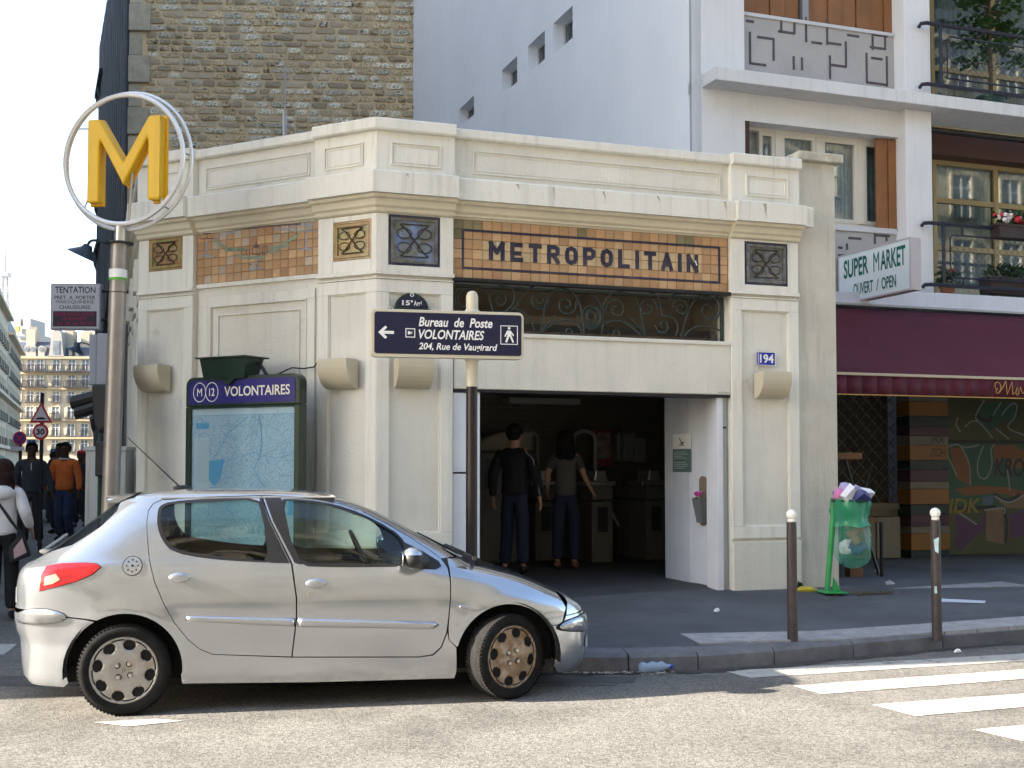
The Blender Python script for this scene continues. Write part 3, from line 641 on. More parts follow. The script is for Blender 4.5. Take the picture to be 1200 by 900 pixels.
m = MB(); m.ob(.80, 3.95, 2.94, 3.6, -.95, -.9); m.ob(.8, .82, 2.94, 3.6, -.9, -.3); m.ob(3.93, 3.96, 2.94, 3.6, -.9, -.3); m.ob(.80, 3.95, 3.52, 3.6, -.9, -.41); part(m, 'transom_backing', M('dusty_back', (.20, .165, .12), .9, var=.4, vs=2), FR)
# rooflights etc: aerial on the roof
m = MB(); x_, y_ = at(334, 13.6, 110); z0, z1 = 4.7, hz(77, 13.6)
m.tube([(0, 0, 4.70), (0, 0, hz(133, 13.6))], .028, 8); m.tube([(0, 0, hz(135, 13.6)), (0, 0, z1)], .011, 6); m.tube([(-.03, 0, z1 - .12), (.04, 0, z1 - .1)], .006, 5)
AE = empty('roof_aerial', x_, y_, 0, 0, 'thin grey aerial rising from the station roof against the stone wall', 'aerial'); m.build('mast', M('grey_metal', (.3, .3, .32), .4, metal=.6), AE)
# quarter-round wall sconces
scm = M('sconce_cream', (.55, .49, .36), .5, var=.04)
SG = 'quarter-round wall lamps on the metro station'
def sconce(fr, box, label):
    (a, b) = fr.uv(box[0], box[3], .1); (c, d) = fr.uv(box[2], box[1], .1); W = .36; cxu = (a + c) / 2; H = .28; D = .2
    X, Yw = fr.pt(cxu, 0)
    R = empty('wall_sconce', X, Yw, d - H, math.degrees(fr.a), label, 'wall lamp', SG)
    prof = [(-.0, H), (-D, H), (-D, H - .03)] + [(-D * cos(t), (H - .03) * (1 - sin(t))) for t in [i * pi / 2 / 8 for i in range(1, 9)]] + [(-.0, 0)]
    m = MB(); n_ = len(prof); vs = [(-W / 2, y, z) for y, z in prof] + [(W / 2, y, z) for y, z in prof]
    m.add(vs, [tuple(range(n_)), tuple(range(2 * n_ - 1, n_ - 1, -1))] + [(i, n_ + i, n_ + (i + 1) % n_, (i + 1) % n_) for i in range(n_)])
    m.build('shade', scm, R, clean=True, bevel=.003)
    m = MB(); m.box(-W / 2 + .01, W / 2 - .01, -D + .01, 0, H, H + .012); m.build('lens', M('sconce_lens', (.5, .47, .4), .3), R)
sconce(FL, (155, 428, 201, 463), 'cream quarter-round wall lamp at the far left of the station, behind the steel mast')
sconce(FL, (371, 421, 420, 461), 'cream quarter-round wall lamp just right of the station map board')
sconce(FR, (464, 422, 506, 460), 'cream quarter-round wall lamp below the post office direction sign')
sconce(FR, (884, 438, 928, 473), 'cream quarter-round wall lamp under the blue house number 194')
# house number
NB = empty('house_number_plate', *FR.pt(0, -.005), 0, 19.7, 'small blue enamel house number plate reading 194 on the right pilaster', 'number plate')
a, b = FR.uv(888, 428, 0), FR.uv(908, 413, 0)
m = MB(); m.box(a[0], b[0], -.012, .01, a[1], b[1]); m.build('plate', blueenamel, NB, bevel=.003)
m = MB(); m.ring(a[0], b[0], a[1], b[1], .005, .012, .0135); m.build('border', white, NB)
text('lettering', '194', a[0] + .022, b[0] - .022, a[1] + .025, b[1] - .025, -.014, white, NB, bold=.03)
# street name plaque with round top, partly behind the direction sign
PL = empty('street_name_plaque', *FR.pt(0, 0), 0, 19.7, 'green and navy enamel plaque with a round top reading 15e Arrt behind the direction sign', 'street plaque')
a, b = FR.uv(455, 364, .03), FR.uv(510, 343, .03); cx = (a[0] + b[0]) / 2; w_ = (b[0] - a[0]) / 2
arc = lambda r1, r2, z0: [(cx + r1 * cos(t), z0 + r2 * sin(t)) for t in [i * pi / 12 for i in range(13)]]
m = MB(); m.box(cx - w_, cx + w_, -.03, 0, a[1] - .30, a[1] + .03); m.slab(arc(w_ * .72, .155, a[1] + .03), -.03, 0); m.build('plate', darkgreen, PL, bevel=.004)
m = MB(); m.box(cx - w_ + .02, cx + w_ - .02, -.033, -.03, a[1] - .28, a[1] + .0); m.slab(arc(w_ * .62, .12, a[1] + .04), -.033, -.03); m.build('panel', navy, PL)
m = MB()
for px_, pz_ in ((cx - w_ + .025, a[1] + .02), (cx + w_ - .025, a[1] + .02), (cx, a[1] + .165)): m.tube([(px_ + .016 * cos(t), -.036, pz_ + .016 * sin(t)) for t in [i * pi / 5 for i in range(10)]], .004, 4, closed=True)
m.build('rivet', white, PL)
text('lettering', '15', cx - w_ * .42, cx - .02, a[1] + .06, a[1] + .11, -.0345, white, PL, bold=.03)
text('lettering', 'e', cx - .012, cx + .008, a[1] + .09, a[1] + .115, -.0345, white, PL, bold=.03)
text('lettering', 'Arr', cx + .018, cx + w_ * .36, a[1] + .06, a[1] + .11, -.0345, white, PL, bold=.02)
text('lettering', 't', cx + w_ * .37, cx + w_ * .42, a[1] + .075, a[1] + .11, -.0345, white, PL, bold=.02)
# thin conduit wire over the pier
# ================================================================== WHITE APARTMENT BUILDING (right)
gx, gy = ground(1050, 655, .255)
FW0 = Frame(gx, gy, 19.7); uL = FW0.u(825); OX, OY = FW0.pt(uL)
FW = Frame(OX, OY, 19.7)                       # u = 0 at the left corner of the facade
FS = Frame(OX, OY, 109.7)                      # side wall: u runs away from the street
WB = empty('apartment_building', OX, OY, 0, 0, 'white rendered apartment block with mosaic panels, brown shutters and balconies right of the station', 'apartment building')
def wp(m, name, mt, fr=FW, bevel=0, smooth=False, clean=False, parent=None):
    o = m.build(name, mt, parent or WB, smooth=smooth, bevel=bevel, clean=clean)
    if not parent: inframe(o, fr, WB)
    return o
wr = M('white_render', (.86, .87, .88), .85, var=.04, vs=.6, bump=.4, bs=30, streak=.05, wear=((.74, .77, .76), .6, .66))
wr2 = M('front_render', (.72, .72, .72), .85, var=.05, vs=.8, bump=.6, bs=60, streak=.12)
TOP = 15.5
# side wall as a grid with four (five) window openings
def hole_wall(m, u0, u1, v0, v1, holes, o0, o1):
    us = sorted({u0, u1, *[h[0] for h in holes], *[h[1] for h in holes]}); vs_ = sorted({v0, v1, *[h[2] for h in holes], *[h[3] for h in holes]})
    for i in range(len(us) - 1):
        run = None
        for j in range(len(vs_) - 1):
            cu, cv = (us[i] + us[i + 1]) / 2, (vs_[j] + vs_[j + 1]) / 2
            if any(h[0] < cu < h[1] and h[2] < cv < h[3] for h in holes):
                if run is not None: m.ob(us[i], us[i + 1], run, vs_[j], o0, o1); run = None
            elif run is None: run = vs_[j]
        if run is not None: m.ob(us[i], us[i + 1], run, vs_[-1], o0, o1)
# FS frame: frame outward n = (sin109.7, -cos109.7) = (+.94,.337): points right, so the seen side is o negative
wins = []
for (xl, yt, xr, yb) in [(538, 121, 555.5, 145), (588, 75, 606, 107), (618.5, 46, 638.5, 81), (648.5, 18, 671, 57)]:
    a = FS.uv(xr, yt - (xr - xl) * .35, 0); b = FS.uv(xl, yb, 0)
    wins.append((a[0], b[0], FS.uv((xl + xr) / 2, yb - 3, 0)[1], FS.uv((xl + xr) / 2, yt - 1, 0)[1]))
w0 = [ (a, b, c, d) for a, b, c, d in wins]
holes = []
for i, (a, b, c, d) in enumerate(w0):
    holes.append((a, b, c, d))
m = MB(); hole_wall(m, 0.02, 20, 0, TOP, holes, 0.0, .45)
for i in range(len(m.v)):   # flip: wall body on the right of the visible face
    pass
wp(m, 'side_wall', wr, FS)
FX = M('metal_frame', (.55, .55, .56), .5)
curt = M('net_curtain', (.62, .66, .68), .9, var=.25, vs=7)
for (a, b, c, d) in holes:
    m = MB(); m.ring(a, b, c, d, .05, .20, .25); m.ob((a + b) / 2 - .02, (a + b) / 2 + .02, c + .05, d - .05, .20, .25)
    fo = wp(m, 'window', FX, FS)
    m = MB(); m.ob(a + .05, b - .05, c + .05, d - .05, .22, .225); m.build('pane', glassw, fo)
    m = MB(); m.ob(a, b, c, d, .30, .32); m.build('curtain', M('dim_curtain', (.12, .13, .14), .9, var=.2), fo)
# --- front facade. u positions from the columns seen in the picture
def wu(x, o=0): return FW.u(x, o)
def wv(x, y, o=0): return FW.uv(x, y, o)[1]
uA, uB, uC, uD = wu(876), wu(1064), wu(1066, .15), wu(1097, .15)
uE = 13.5
vS = wv(1000, 98, .38); vB = vS - .18                # slab over the first upper floor
vw1, vw0 = wv(970, 152), wv(1030, 264)          # window head and sill
vF = vS + .01                                   # upper floor level
vm1 = wv(960, 28)                               # top of the upper mosaic panel
vg = wv(1150, 356, .0)                          # top of the ground floor fascia
# solid strips of wall
m = MB(); m.ob(0, uA, 3.3, TOP, -.35, 0); m.ob(uA, uC, vw1, vB - .002, -.35, 0); wp(m, 'front_wall', wr2)
m = MB(); m.ob(uA, uC, 3.3, vw0 - .02, -.35, -.10); wp(m, 'spandrel_wall', wr2)
m = MB(); m.ob(uA, uC, vS, vm1, -.35, -.10); wp(m, 'spandrel_wall', wr2)
m = MB(); m.ob(uC, uD, 3.3, vB - .002, -.45, .15); m.ob(uC, uD, vS + .002, TOP, -.45, .15); wp(m, 'column', wr2, bevel=.008)
m = MB(); m.ob(-.0, uE, vB, vS, -.4, .38); wp(m, 'floor_slab', M('slab_render', (.66, .66, .65), .85, var=.06, vs=1, bump=.4, bs=50, streak=.25), bevel=.01)
m = MB(); m.ob(0, uE, 9.6, 9.9, -.4, .38); wp(m, 'floor_slab', wr2)
m = MB(); m.ob(uA, uE, 12.6, TOP, -.35, 0); m.ob(uC, uE, 9.9, 12.6, -1.9, -1.8); wp(m, 'upper_wall', wr2)
m = MB(); m.ob(0.35, uE, 14.9, TOP - .1, -11, -.36); m.ob(uE - .3, uE, 0, 14.9, -11, -.36); m.ob(.35, uE, 0, 14.9, -11.2, -11); wp(m, 'building_mass', wr2)
# mosaic spandrels with their line pattern (pattern lines are laid tesserae: dark bars, slightly proud)
mos = M('grey_mosaic', (.40, .385, .37), .8, var=.08, vs=2, bump=.8, bs=55); mosd = M('dark_mosaic', (.085, .075, .085), .8, var=.2, vs=8, bump=.5, bs=60)
def mosaic(v0, v1, segs, name='mosaic_panel'):
    m = MB(); m.ob(uA + .003, uB + .02, v0, v1, -.10, -.085); P = wp(m, name, mos)
    for (x0, y0, x1, y1) in segs:
        m = MB()
        a, b = FW.uv(800 + x0 / 3, y0 / 3, -.085), FW.uv(800 + x1 / 3, y1 / 3, -.085); t = .017
        if abs(x0 - x1) < 6: m.ob(a[0] - t, a[0] + t, min(a[1], b[1]), max(a[1], b[1]), -.085, -.079)
        else: m.ob(min(a[0], b[0]), max(a[0], b[0]), (a[1] + b[1]) / 2 - t, (a[1] + b[1]) / 2 + t, -.085, -.0785)
        m.build('mosaic_bar', mosd, P)
    return P
mosaic(vS, vm1, [(222, 46, 250, 50), (222, 74, 250, 76), (346, 62, 346, 112), (346, 62, 404, 70), (392, 68, 392, 118), (335, 110, 395, 118), (433, 60, 433, 148), (453, 148, 490, 154), (507, 70, 507, 158), (507, 150, 558, 158), (578, 97, 620, 102),
        (578, 122, 620, 130), (667, 108, 667, 175), (667, 122, 720, 127), (711, 125, 711, 175), (658, 166, 712, 172), (753, 108, 753, 172), (786, 112, 786, 178), (236, 112, 236, 225), (236, 222, 293, 230), (262, 130, 322, 138), (319, 138, 319, 214),
        (390, 198, 390, 245), (419, 202, 419, 248), (517, 195, 517, 278), (520, 228, 576, 235), (573, 146, 573, 232), (646, 186, 646, 294), (648, 290, 716, 298), (717, 198, 717, 304), (662, 203, 702, 209), (760, 258, 792, 264), (760, 284, 792, 290)])
mosaic(3.9, vw0 - .10, [(582, 806, 628, 812), (582, 836, 628, 840), (675, 812, 675, 858), (678, 826, 728, 832), (716, 830, 716, 848), (762, 808, 762, 838), (792, 812, 792, 832), (546, 870, 562, 872), (577, 856, 577, 878), (546, 896, 600, 902)])
# four-light window of the first upper floor
cream = M('cream_window_frame', (.64, .61, .53), .5, var=.04)
brown = M('varnished_brown', (.23, .10, .035), .45, var=.15, vs=3, ov=.12)
darkb = M('dark_brown', (.05, .02, .012), .5)
WN = MB(); WN.ring(uA + .12, uB + .02, vw0, vw1, .05, -.34, -.24)
xs = [888, 926, 963, 1011, 1047]
mu = [wu(x, -.28) for x in (887, 913, 961, 1010, 1061)]
for x in mu[1:-1]: WN.ob(x - .05, x + .05, vw0 + .05, vw1 - .05, -.33, -.22)
win = wp(WN, 'window', cream)
for i in range(4):
    a, b = mu[i] + .05, mu[i + 1] - .05
    m = MB(); m.ring(a, b, vw0 + .05, vw1 - .05, .055, -.31, -.235); s_ = m.build('sash', cream, win)
    m = MB(); m.ob(a + .05, b - .05, vw0 + .1, vw1 - .1, -.28, -.275); m.build('pane', glassw, win)
def curtain(u0, u1, v0, v1, o, mt, parent, pitch=.055, amp=.018):
    m = MB(); n_ = int((u1 - u0) / pitch * 4); vs = []
    for i in range(n_ + 1):
        u = u0 + (u1 - u0) * i / n_; d = amp * sin(2 * pi * i / 4 + 1.3 * sin(i * .37)); vs += [(u, -o + d, v0), (u, -o + d * .7, v1)]
    m.add(vs, [(2 * i, 2 * i + 2, 2 * i + 3, 2 * i + 1) for i in range(n_)]); return m.build('curtain', mt, parent, smooth='all')
curtain(uA + .15, uB, vw0, vw1, -.42, curt, win)
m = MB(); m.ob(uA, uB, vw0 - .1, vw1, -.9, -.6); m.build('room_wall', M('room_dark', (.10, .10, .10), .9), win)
m = MB(); m.ob(uA, uA + .07, vw0, vw1, -.22, .0); wp(m, 'folded_shutter', darkb)
m = MB(); m.ob(uB - .42, uB - .23, vw0 - .05, vw1 - .02, -.12, -.09); m.ob(uB - .22, uB - .02, vw0 - .05, vw1 - .02, -.10, -.07); wp(m, 'folded_shutter', brown, bevel=.004)
m = MB(); m.ob(uB - .02, uC, vw0 - .05, vw1, -.3, -.04); wp(m, 'shutter_box', darkb)
m = MB(); m.ob(uA, uC, vw0 - .10, vw0 - .02, -.3, -.06); wp(m, 'sill', FX, bevel=.004)
m = MB(); m.ob(uA, uC, vm1, vm1 + .05, -.3, -.06); wp(m, 'sill', FX, bevel=.004)
# upper brown shutters (bottom of them is in the picture)
for i in range(11):
    a = uA + .02 + i * (uB - uA) / 11; b = a + (uB - uA) / 11 - .012
    if i == 4: 
        m = MB(); m.ob(a + .02, a + .12, vm1 + .05, 9.5, -.2, -.08); wp(m, 'shutter_post', M('grey_metal', (.3, .3, .32), .4, metal=.6)); a += .14
    m = MB(); m.ob(a, b, vm1 + .07, 9.5, -.22, -.12 - .02 * (i % 2)); wp(m, 'shutter_leaf', brown, bevel=.003)
# right bay: set-back loggias with french windows
DP = -1.1
def loggia(v0, v1, rows, nm):
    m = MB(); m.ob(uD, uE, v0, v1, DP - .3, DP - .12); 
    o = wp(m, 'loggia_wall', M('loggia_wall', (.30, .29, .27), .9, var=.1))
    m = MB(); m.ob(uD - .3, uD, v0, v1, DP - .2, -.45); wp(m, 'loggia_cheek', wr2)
    a0 = FW.u(1101, DP + .1); cells = [a0, FW.u(1169, DP), FW.u(1240, DP), FW.u(1300, DP)]
    m = MB(); vt = v1 - .32 if nm else v1
    m.ob(a0 - .35, cells[-1] + .05, v0, vt, DP - .05, DP - .03) if False else None
    m.ring(a0 - .02, cells[-1] + .05, v0, vt, .07, DP - .02, DP + .06)
    for c in cells[1:-1]: m.ob(c - .045, c + .045, v0 + .07, vt - .07, DP - .02, DP + .06)
    for r in rows:
        q = [a0 + .05] + [c for c in cells[1:-1]] + [cells[-1] - .02]
        for i in range(len(q) - 1): m.ob(q[i] + (.045 if i else 0), q[i + 1] - .045, r - .04, r + .04, DP - .02, DP + .055)
    W_ = wp(m, 'french_window', M('ochre_frame', (.36, .28, .13), .5, var=.06))
    q = [a0 + .05] + cells[1:]; rr = [v0 + .07] + list(rows) + [vt - .07]
    for i in range(len(q) - 1):
        for j in range(len(rr) - 1):
            m = MB(); m.ob(q[i] + .03, q[i + 1] - .03, rr[j] + .03, rr[j + 1] - .03, DP + .015, DP + .02); m.build('pane', glassw, W_)
    curtain(a0, cells[-1], v0, vt, DP - .07, M('lace_curtain', (.38, .43, .44), .9, var=.3, vs=8), W_, pitch=.12, amp=.03)
    if nm:
        m = MB(); m.ob(uD, uE, vt, v1, DP - .05, DP + .35); wp(m, 'shutter_housing', M('housing_brown', (.07, .025, .015), .5))
    return a0, cells
vf0 = wv(1110, 347, .1)
loggia(vf0, vB - .01, (wv(1130, 238, DP), wv(1130, 293, DP)), True)
loggia(vS + .01, 9.59, (vS + .97,), False)
m = MB(); m.ob(uC - .001, uE, vf0 - .18, vf0, -1.5, -.02); wp(m, 'balcony_floor', wr2)
# sheet-metal fascia above the shop
fm = M('bluish_fascia', (.60, .62, .68), .45, var=.08, vs=2, streak=.15)
m = MB(); ua = FW.u(984, .3); va = wv(1000, 358, .3)
m.slab([(0.3, va - .0), (uE, va - .0), (uE, vf0 - .02), (ua + 1.6, vf0 - .02), (0.3, va + .10)], -.45, -.02); wp(m, 'shop_fascia', fm, bevel=.01)
m = MB(); m.ob(.3, uE, va - .02, va + .01, .2, .47); wp(m, 'fascia_edge', M('fascia_edge', (.35, .36, .36), .5))
# railings
rail = M('dark_blue_rail', (.018, .02, .035), .4)
def railing(vb, vt, lab, o=.28):
    R = empty('balcony_railing', OX, OY, 0, 0); tag(R, lab, 'railing')
    u0 = FW.u(1089, o); m = MB()
    for v in (vt, vb): m.tube([(u0 + .02, -o + .12, v - .02), (u0, -o + .05, v), (u0 + .06, -o, v)] + [(u0 + .1, -o, v), (uE, -o, v)], .028, 6)
    inframe(m.build('rail', rail, R, smooth=True), FW, R)
    up = FW.u(1109, o)
    for k in range(4): m = MB(); m.box(up + k * 1.65 - .022, up + k * 1.65 + .022, -o - .012, -o + .012, vb, vt); inframe(m.build('post', rail, R), FW, R)
    m = MB(); z0, z1 = vb + .12, vt - .15; a, b = up + .12, uE - .1
    m.tube([(a, -o, z0), (a, -o, z1 - .05), (a + .04, -o, z1), (b, -o, z1)], .014, 5); m.tube([(a, -o, z0), (b, -o, z0)], .014, 5)
    for k in range(5): m.box(a + .22 + k * 1.2 - .01, a + .22 + k * 1.2 + .01, -o - .008, -o + .008, z1, vt); m.box(a + .22 + k * 1.2 - .01, a + .22 + k * 1.2 + .01, -o - .008, -o + .008, vb, z0)
    inframe(m.build('panel_frame', rail, R, smooth=True), FW, R)
    m = MB(); h = z1 - z0; st = .11; k = 0; x = a - h
    while x < b:
        for s_ in (1, -1):
            x0, x1 = (x, x + h) if s_ > 0 else (x + h, x); lo, hi = 0, 1
            p, q = Vector((x0, z0)), Vector((x1, z1)); 
            t0 = max(0, min(1, (a - x0) / (x1 - x0))) if s_ > 0 else 0; t1 = 1 if s_ > 0 else max(0, min(1, (a - x0) / (x1 - x0)))
            P_, Q_ = p.lerp(q, t0), p.lerp(q, t1)
            if (Q_ - P_).length > .05: m.tube([(P_.x, -o + .003 * s_, P_.y), (Q_.x, -o + .003 * s_, Q_.y)], .0035, 3, caps=False)
        x += st
    o_ = m.build('wire_mesh', M('wire', (.05, .055, .07), .5), R); inframe(o_, FW, R)
railing(wv(1100, 334, .28), wv(1100, 262, .28), 'dark blue balcony railing with wire mesh on the lower balcony, carrying flower boxes')
railing(wv(1100, 100, .28), wv(1100, 29, .28), 'dark blue balcony railing with wire mesh on the upper balcony')
# plants
leafm = M('leaf_green', (.035, .085, .02), .6, ov=.2, var=.3, vs=20); redm = M('red_petal', (.55, .02, .03), .5); wpet = M('white_petal', (.75, .72, .68), .5)
terra = M('terracotta', (.30, .12, .06), .8, var=.1)
def leaves(m, c, r, n, s, flat=1.0):
    for _ in range(n):
        d = Vector((random.gauss(0, 1), random.gauss(0, 1), random.gauss(0, 1))).normalized() * (random.random() ** .4)
        p = Vector(c) + Vector((d.x * r[0], d.y * r[1], d.z * r[2])); a = random.random() * 6.28; t = random.uniform(-.8, .8); l = s * random.uniform(.6, 1.3)
        u = Vector((cos(a), sin(a), t)).normalized() * l; v = Vector((-sin(a), cos(a), random.uniform(-.5, .5))).normalized() * l * .45
        m.add([p, p + u * .5 + v, p + u, p + u * .5 - v], [(0, 1, 2, 3)])
def flowers(m, c, r, n, s):
    for _ in range(n):
        p = Vector(c) + Vector((random.uniform(-1, 1) * r[0], random.uniform(-1, .3) * r[1], random.uniform(-.3, 1) * r[2])); m.ball(p, s * random.uniform(.7, 1.2), 6, 4)
def planter(u, v, o, L, H, D, lab, name, kind, col=M('planter_brown', (.04, .025, .022), .6)):
    X, Y = FW.pt(u, o); R = empty(name, X, Y, v, 19.7, lab, 'flower box' if kind else 'flower pot')
    if kind:
        m = MB(); m.slab([(-L / 2 + .03, 0), (L / 2 - .03, 0), (L / 2, H), (-L / 2, H)], -D / 2, D / 2); m.box(-L / 2 - .012, L / 2 + .012, -D / 2 - .012, D / 2 + .012, H - .03, H + .005); m.build('trough', col, R)
        m = MB(); leaves(m, (0, 0, H + .09), (L / 2, D * .8, .13), int(260 * L), .09); m.build('foliage', leafm, R)
    else:
        m = MB(); m.lathe([(0, 0), (D * .35, 0), (D * .5, H * .8), (D * .56, H * .8), (D * .56, H), (D * .45, H), (D * .4, H * .85), (0, H * .85)], 14); m.build('pot', terra, R, smooth=True)
        m = MB(); leaves(m, (0, 0, H + .13), (D * .8, D * .7, .16), 130, .09); m.build('foliage', leafm, R)
    return R
P = planter(FW.u(1193, .33), FW.uv(1193, 281, .33)[1], .33, .75, .2, .2, 'dark trough of red and white flowers hung on the lower balcony rail', 'flower_box', 1)
m = MB(); flowers(m, (0, 0, .26), (.36, .14, .1), 26, .035); m.build('red_flowers', redm, P); m = MB(); flowers(m, (-.12, -.02, .27), (.22, .14, .08), 16, .032); m.build('white_flowers', wpet, P)
P = planter(FW.u(1186, .12), FW.uv(1186, 346, .12)[1], .12, .95, .24, .24, 'large dark trough of green leaves standing on the lower balcony floor', 'flower_box', 1)
P = planter(FW.u(1113, .12), FW.uv(1113, 345, .12)[1], .12, 0, .13, .24, 'small terracotta pot with a red geranium at the left end of the lower balcony', 'flower_pot', 0)
m = MB(); flowers(m, (.06, -.03, .33), (.03, .03, .02), 5, .022); m.build('red_flower', redm, P)
X, Y = FW.pt(FW.u(1168, -.25), -.25); P = empty('potted_tree', X, Y, vS, 0, 'dark leafy potted tree on the upper balcony', 'potted tree')
m = MB(); m.lathe([(0, 0), (.17, 0), (.22, .26), (.24, .26), (.24, .3), (0, .28)], 14); m.build('pot', M('green_pot', (.03, .07, .06), .5), P, smooth=True)
m = MB(); m.tube([(0, 0, .25), (.01, 0, .8), (-.01, .01, 1.5), (.03, 0, 2.2)], [.03, .025, .02, .01], 6)
for k in range(14):
    z = .7 + k * .11; a = k * 2.4; m.tube([(0, 0, z), (.4 * cos(a), .3 * sin(a), z + .12)], [.008, .004], 4)
m.build('trunk', M('bark', (.09, .06, .035), .9), P)
m = MB(); 
for k in range(22):
    z = .75 + k * .075; a = k * 2.4; rr = .45 + .2 * random.random(); leaves(m, (rr * .6 * cos(a), rr * .5 * sin(a), z + .1), (.28, .22, .07), 60, .10)
m.build('crown', leafm, P)
# projecting light box sign
s1 = Vector(at(985, 16.95)); ang = 109.7
FM = Frame(s1.x, s1.y, -70.3)                  # u runs from the wall towards the street; o points left (-x)
SB = empty('supermarket_sign', s1.x, s1.y, 0, 0, 'white projecting light box reading SUPER MARKET OUVERT / OPEN in green letters', 'shop sign')
ue = FM.u(1070); vt, vb = FM.uv(985, 300)[1], FM.uv(985, 357)[1]
m = MB(); m.ob(0, ue, vb, vt, -.17, -.012); o = m.build('box', M('sign_casing', (.50, .46, .46), .5, var=.05), SB, bevel=.01); inframe(o, FM, SB)
m = MB(); m.ob(.02, ue - .02, vb + .02, vt - .02, -.011, 0); o = m.build('face', M('sign_face', (.80, .86, .84), .25), SB); inframe(o, FM, SB)
m = MB(); m.ring(-.0, ue + .002, vb - .002, vt + .002, .022, -.011, .006); o = m.build('edge_trim', M('sign_casing', 0), SB); inframe(o, FM, SB)
sgreen = M('sign_green', (.01, .13, .09), .4)
def K3(x, y): return FM.uv(860 + x / 2.8118, 300 + y / 2.8118)
def K3t(x, y): return FM.uv(x, y)
hts = vt - vb
text('lettering', 'SUPER', K3(362, 0)[0], K3(443, 0)[0], vb + hts * .50, vb + hts * .88, -.003, sgreen, SB, fr=FM, bold=.025)
text('lettering', 'M', K3(460, 0)[0], K3(479, 0)[0], vb + hts * .50, vb + hts * .88, -.003, sgreen, SB, fr=FM, bold=0)
text('lettering', 'ARKET', K3(483, 0)[0], K3(566, 0)[0], vb + hts * .50, vb + hts * .88, -.003, sgreen, SB, fr=FM, bold=.022)
text('lettering', 'OUVERT', K3(393, 0)[0], K3(458, 0)[0], vb + hts * .12, vb + hts * .36, -.003, sgreen, SB, fr=FM, bold=.02)
text('lettering', '/', K3(468, 0)[0], K3(477, 0)[0], vb + hts * .12, vb + hts * .36, -.003, sgreen, SB, fr=FM)
text('lettering', 'OPEN', K3(486, 0)[0], K3(534, 0)[0], vb + hts * .12, vb + hts * .36, -.003, sgreen, SB, fr=FM, bold=.02)
m = MB(); m.ob(-.5, 0, vb + .1, vb + .14, -.12, -.08); m.ob(-.5, 0, vt - .14, vt - .1, -.12, -.08); o = m.build('bracket', black, SB); inframe(o, FM, SB)
# awning
AW = empty('awning', OX, OY, 0, 0, 'burgundy shop awning with gold edge line and script lettering at right', 'awning')
awm = M('burgundy_canvas', (.085, .008, .020), .75, var=.12, vs=1.5, bump=.3, bs=20); gold = M('gold_line', (.42, .24, .06), .5)
oF = 2.1; vfr, vfb = FW.uv(1000, 438, oF)[1], FW.uv(1000, 463, oF)[1]; vtp = FW.uv(1000, 361, .45)[1]
m = MB(); N1, N2 = 60, 8; vs = []; A_, B_ = .35, uE
for j in range(N2 + 1):
    t = j / N2
    for i in range(N1 + 1):
        u = A_ + (B_ - A_) * i / N1; sag = -.05 * sin(pi * t) + .008 * sin(i * 1.1) * sin(pi * t); vs.append((u, -(.45 + (oF - .45) * t), vtp + (vfr - vtp) * t + sag))
m.add(vs, [(j * (N1 + 1) + i, (j + 1) * (N1 + 1) + i, (j + 1) * (N1 + 1) + i + 1, j * (N1 + 1) + i + 1) for j in range(N2) for i in range(N1)])
o = m.build('canopy', awm, AW, smooth='all'); inframe(o, FW, AW); so = o.modifiers.new('s', 'SOLIDIFY'); so.thickness = .01
m = MB()
for i in range(N1): u0, u1 = A_ + (B_ - A_) * i / N1, A_ + (B_ - A_) * (i + 1) / N1; m.add([(u0, -oF - .015 - .003 * sin(i * .4), vfb), (u1, -oF - .015 - .003 * sin((i + 1) * .4), vfb), (u1, -oF - .012, vfr - .02), (u0, -oF - .012, vfr - .02)], [(0, 1, 2, 3)])
o = m.build('valance', awm, AW, smooth='all'); inframe(o, FW, AW); so = o.modifiers.new('s', 'SOLIDIFY'); so.thickness = .006
m = MB(); m.box(A_, B_, -oF - .03, -oF + .03, vfr - .02, vfr + .015); o = m.build('front_bar', M('cream_bar', (.50, .42, .30), .4), AW, bevel=.006); inframe(o, FW, AW)
m = MB(); m.box(A_, B_, -oF - .026, -oF - .021, vfb, vfb + .014); o = m.build('gold_braid', gold, AW); inframe(o, FW, AW)
ul = FW.u(1166, oF)
m = MB(); H = (vfr - vfb)
def sc(pts): m.tube([(ul + x * H, -oF - .03, vfb + z * H) for x, z in pts], .007, 4)
sc(bez((.0, .45), (-.25, .9), (.35, .9), (.3, .5), 8) + bez((.3, .5), (.25, .1), (-.2, .2), (.1, .5), 6)); sc(bez((.15, .3), (.5, .5), (.55, .9), (.62, .85), 8) + [(.68, .2), (1.0, .85), (1.02, .2), (1.15, .3)])
sc(bez((1.25, .45), (1.1, .1), (1.45, .1), (1.4, .45), 7) + [(1.3, .55), (1.25, .45)]); sc(bez((1.5, .6), (1.6, .1), (1.75, .2), (1.8, .6), 7)); sc([(1.9, .2), (2.05, .85), (2.0, .2), (2.2, .3)])
o = m.build('script_lettering', gold, AW); inframe(o, FW, AW)
m = MB(); m.tube([(.45, -.45, vtp - .1), (.5, -oF + .1, vfr - .05)], .02, 6); m.tube([(6.2, -.45, vtp - .1), (6.2, -oF + .1, vfr - .05)], .02, 6); o = m.build('arm', black, AW); inframe(o, FW, AW)
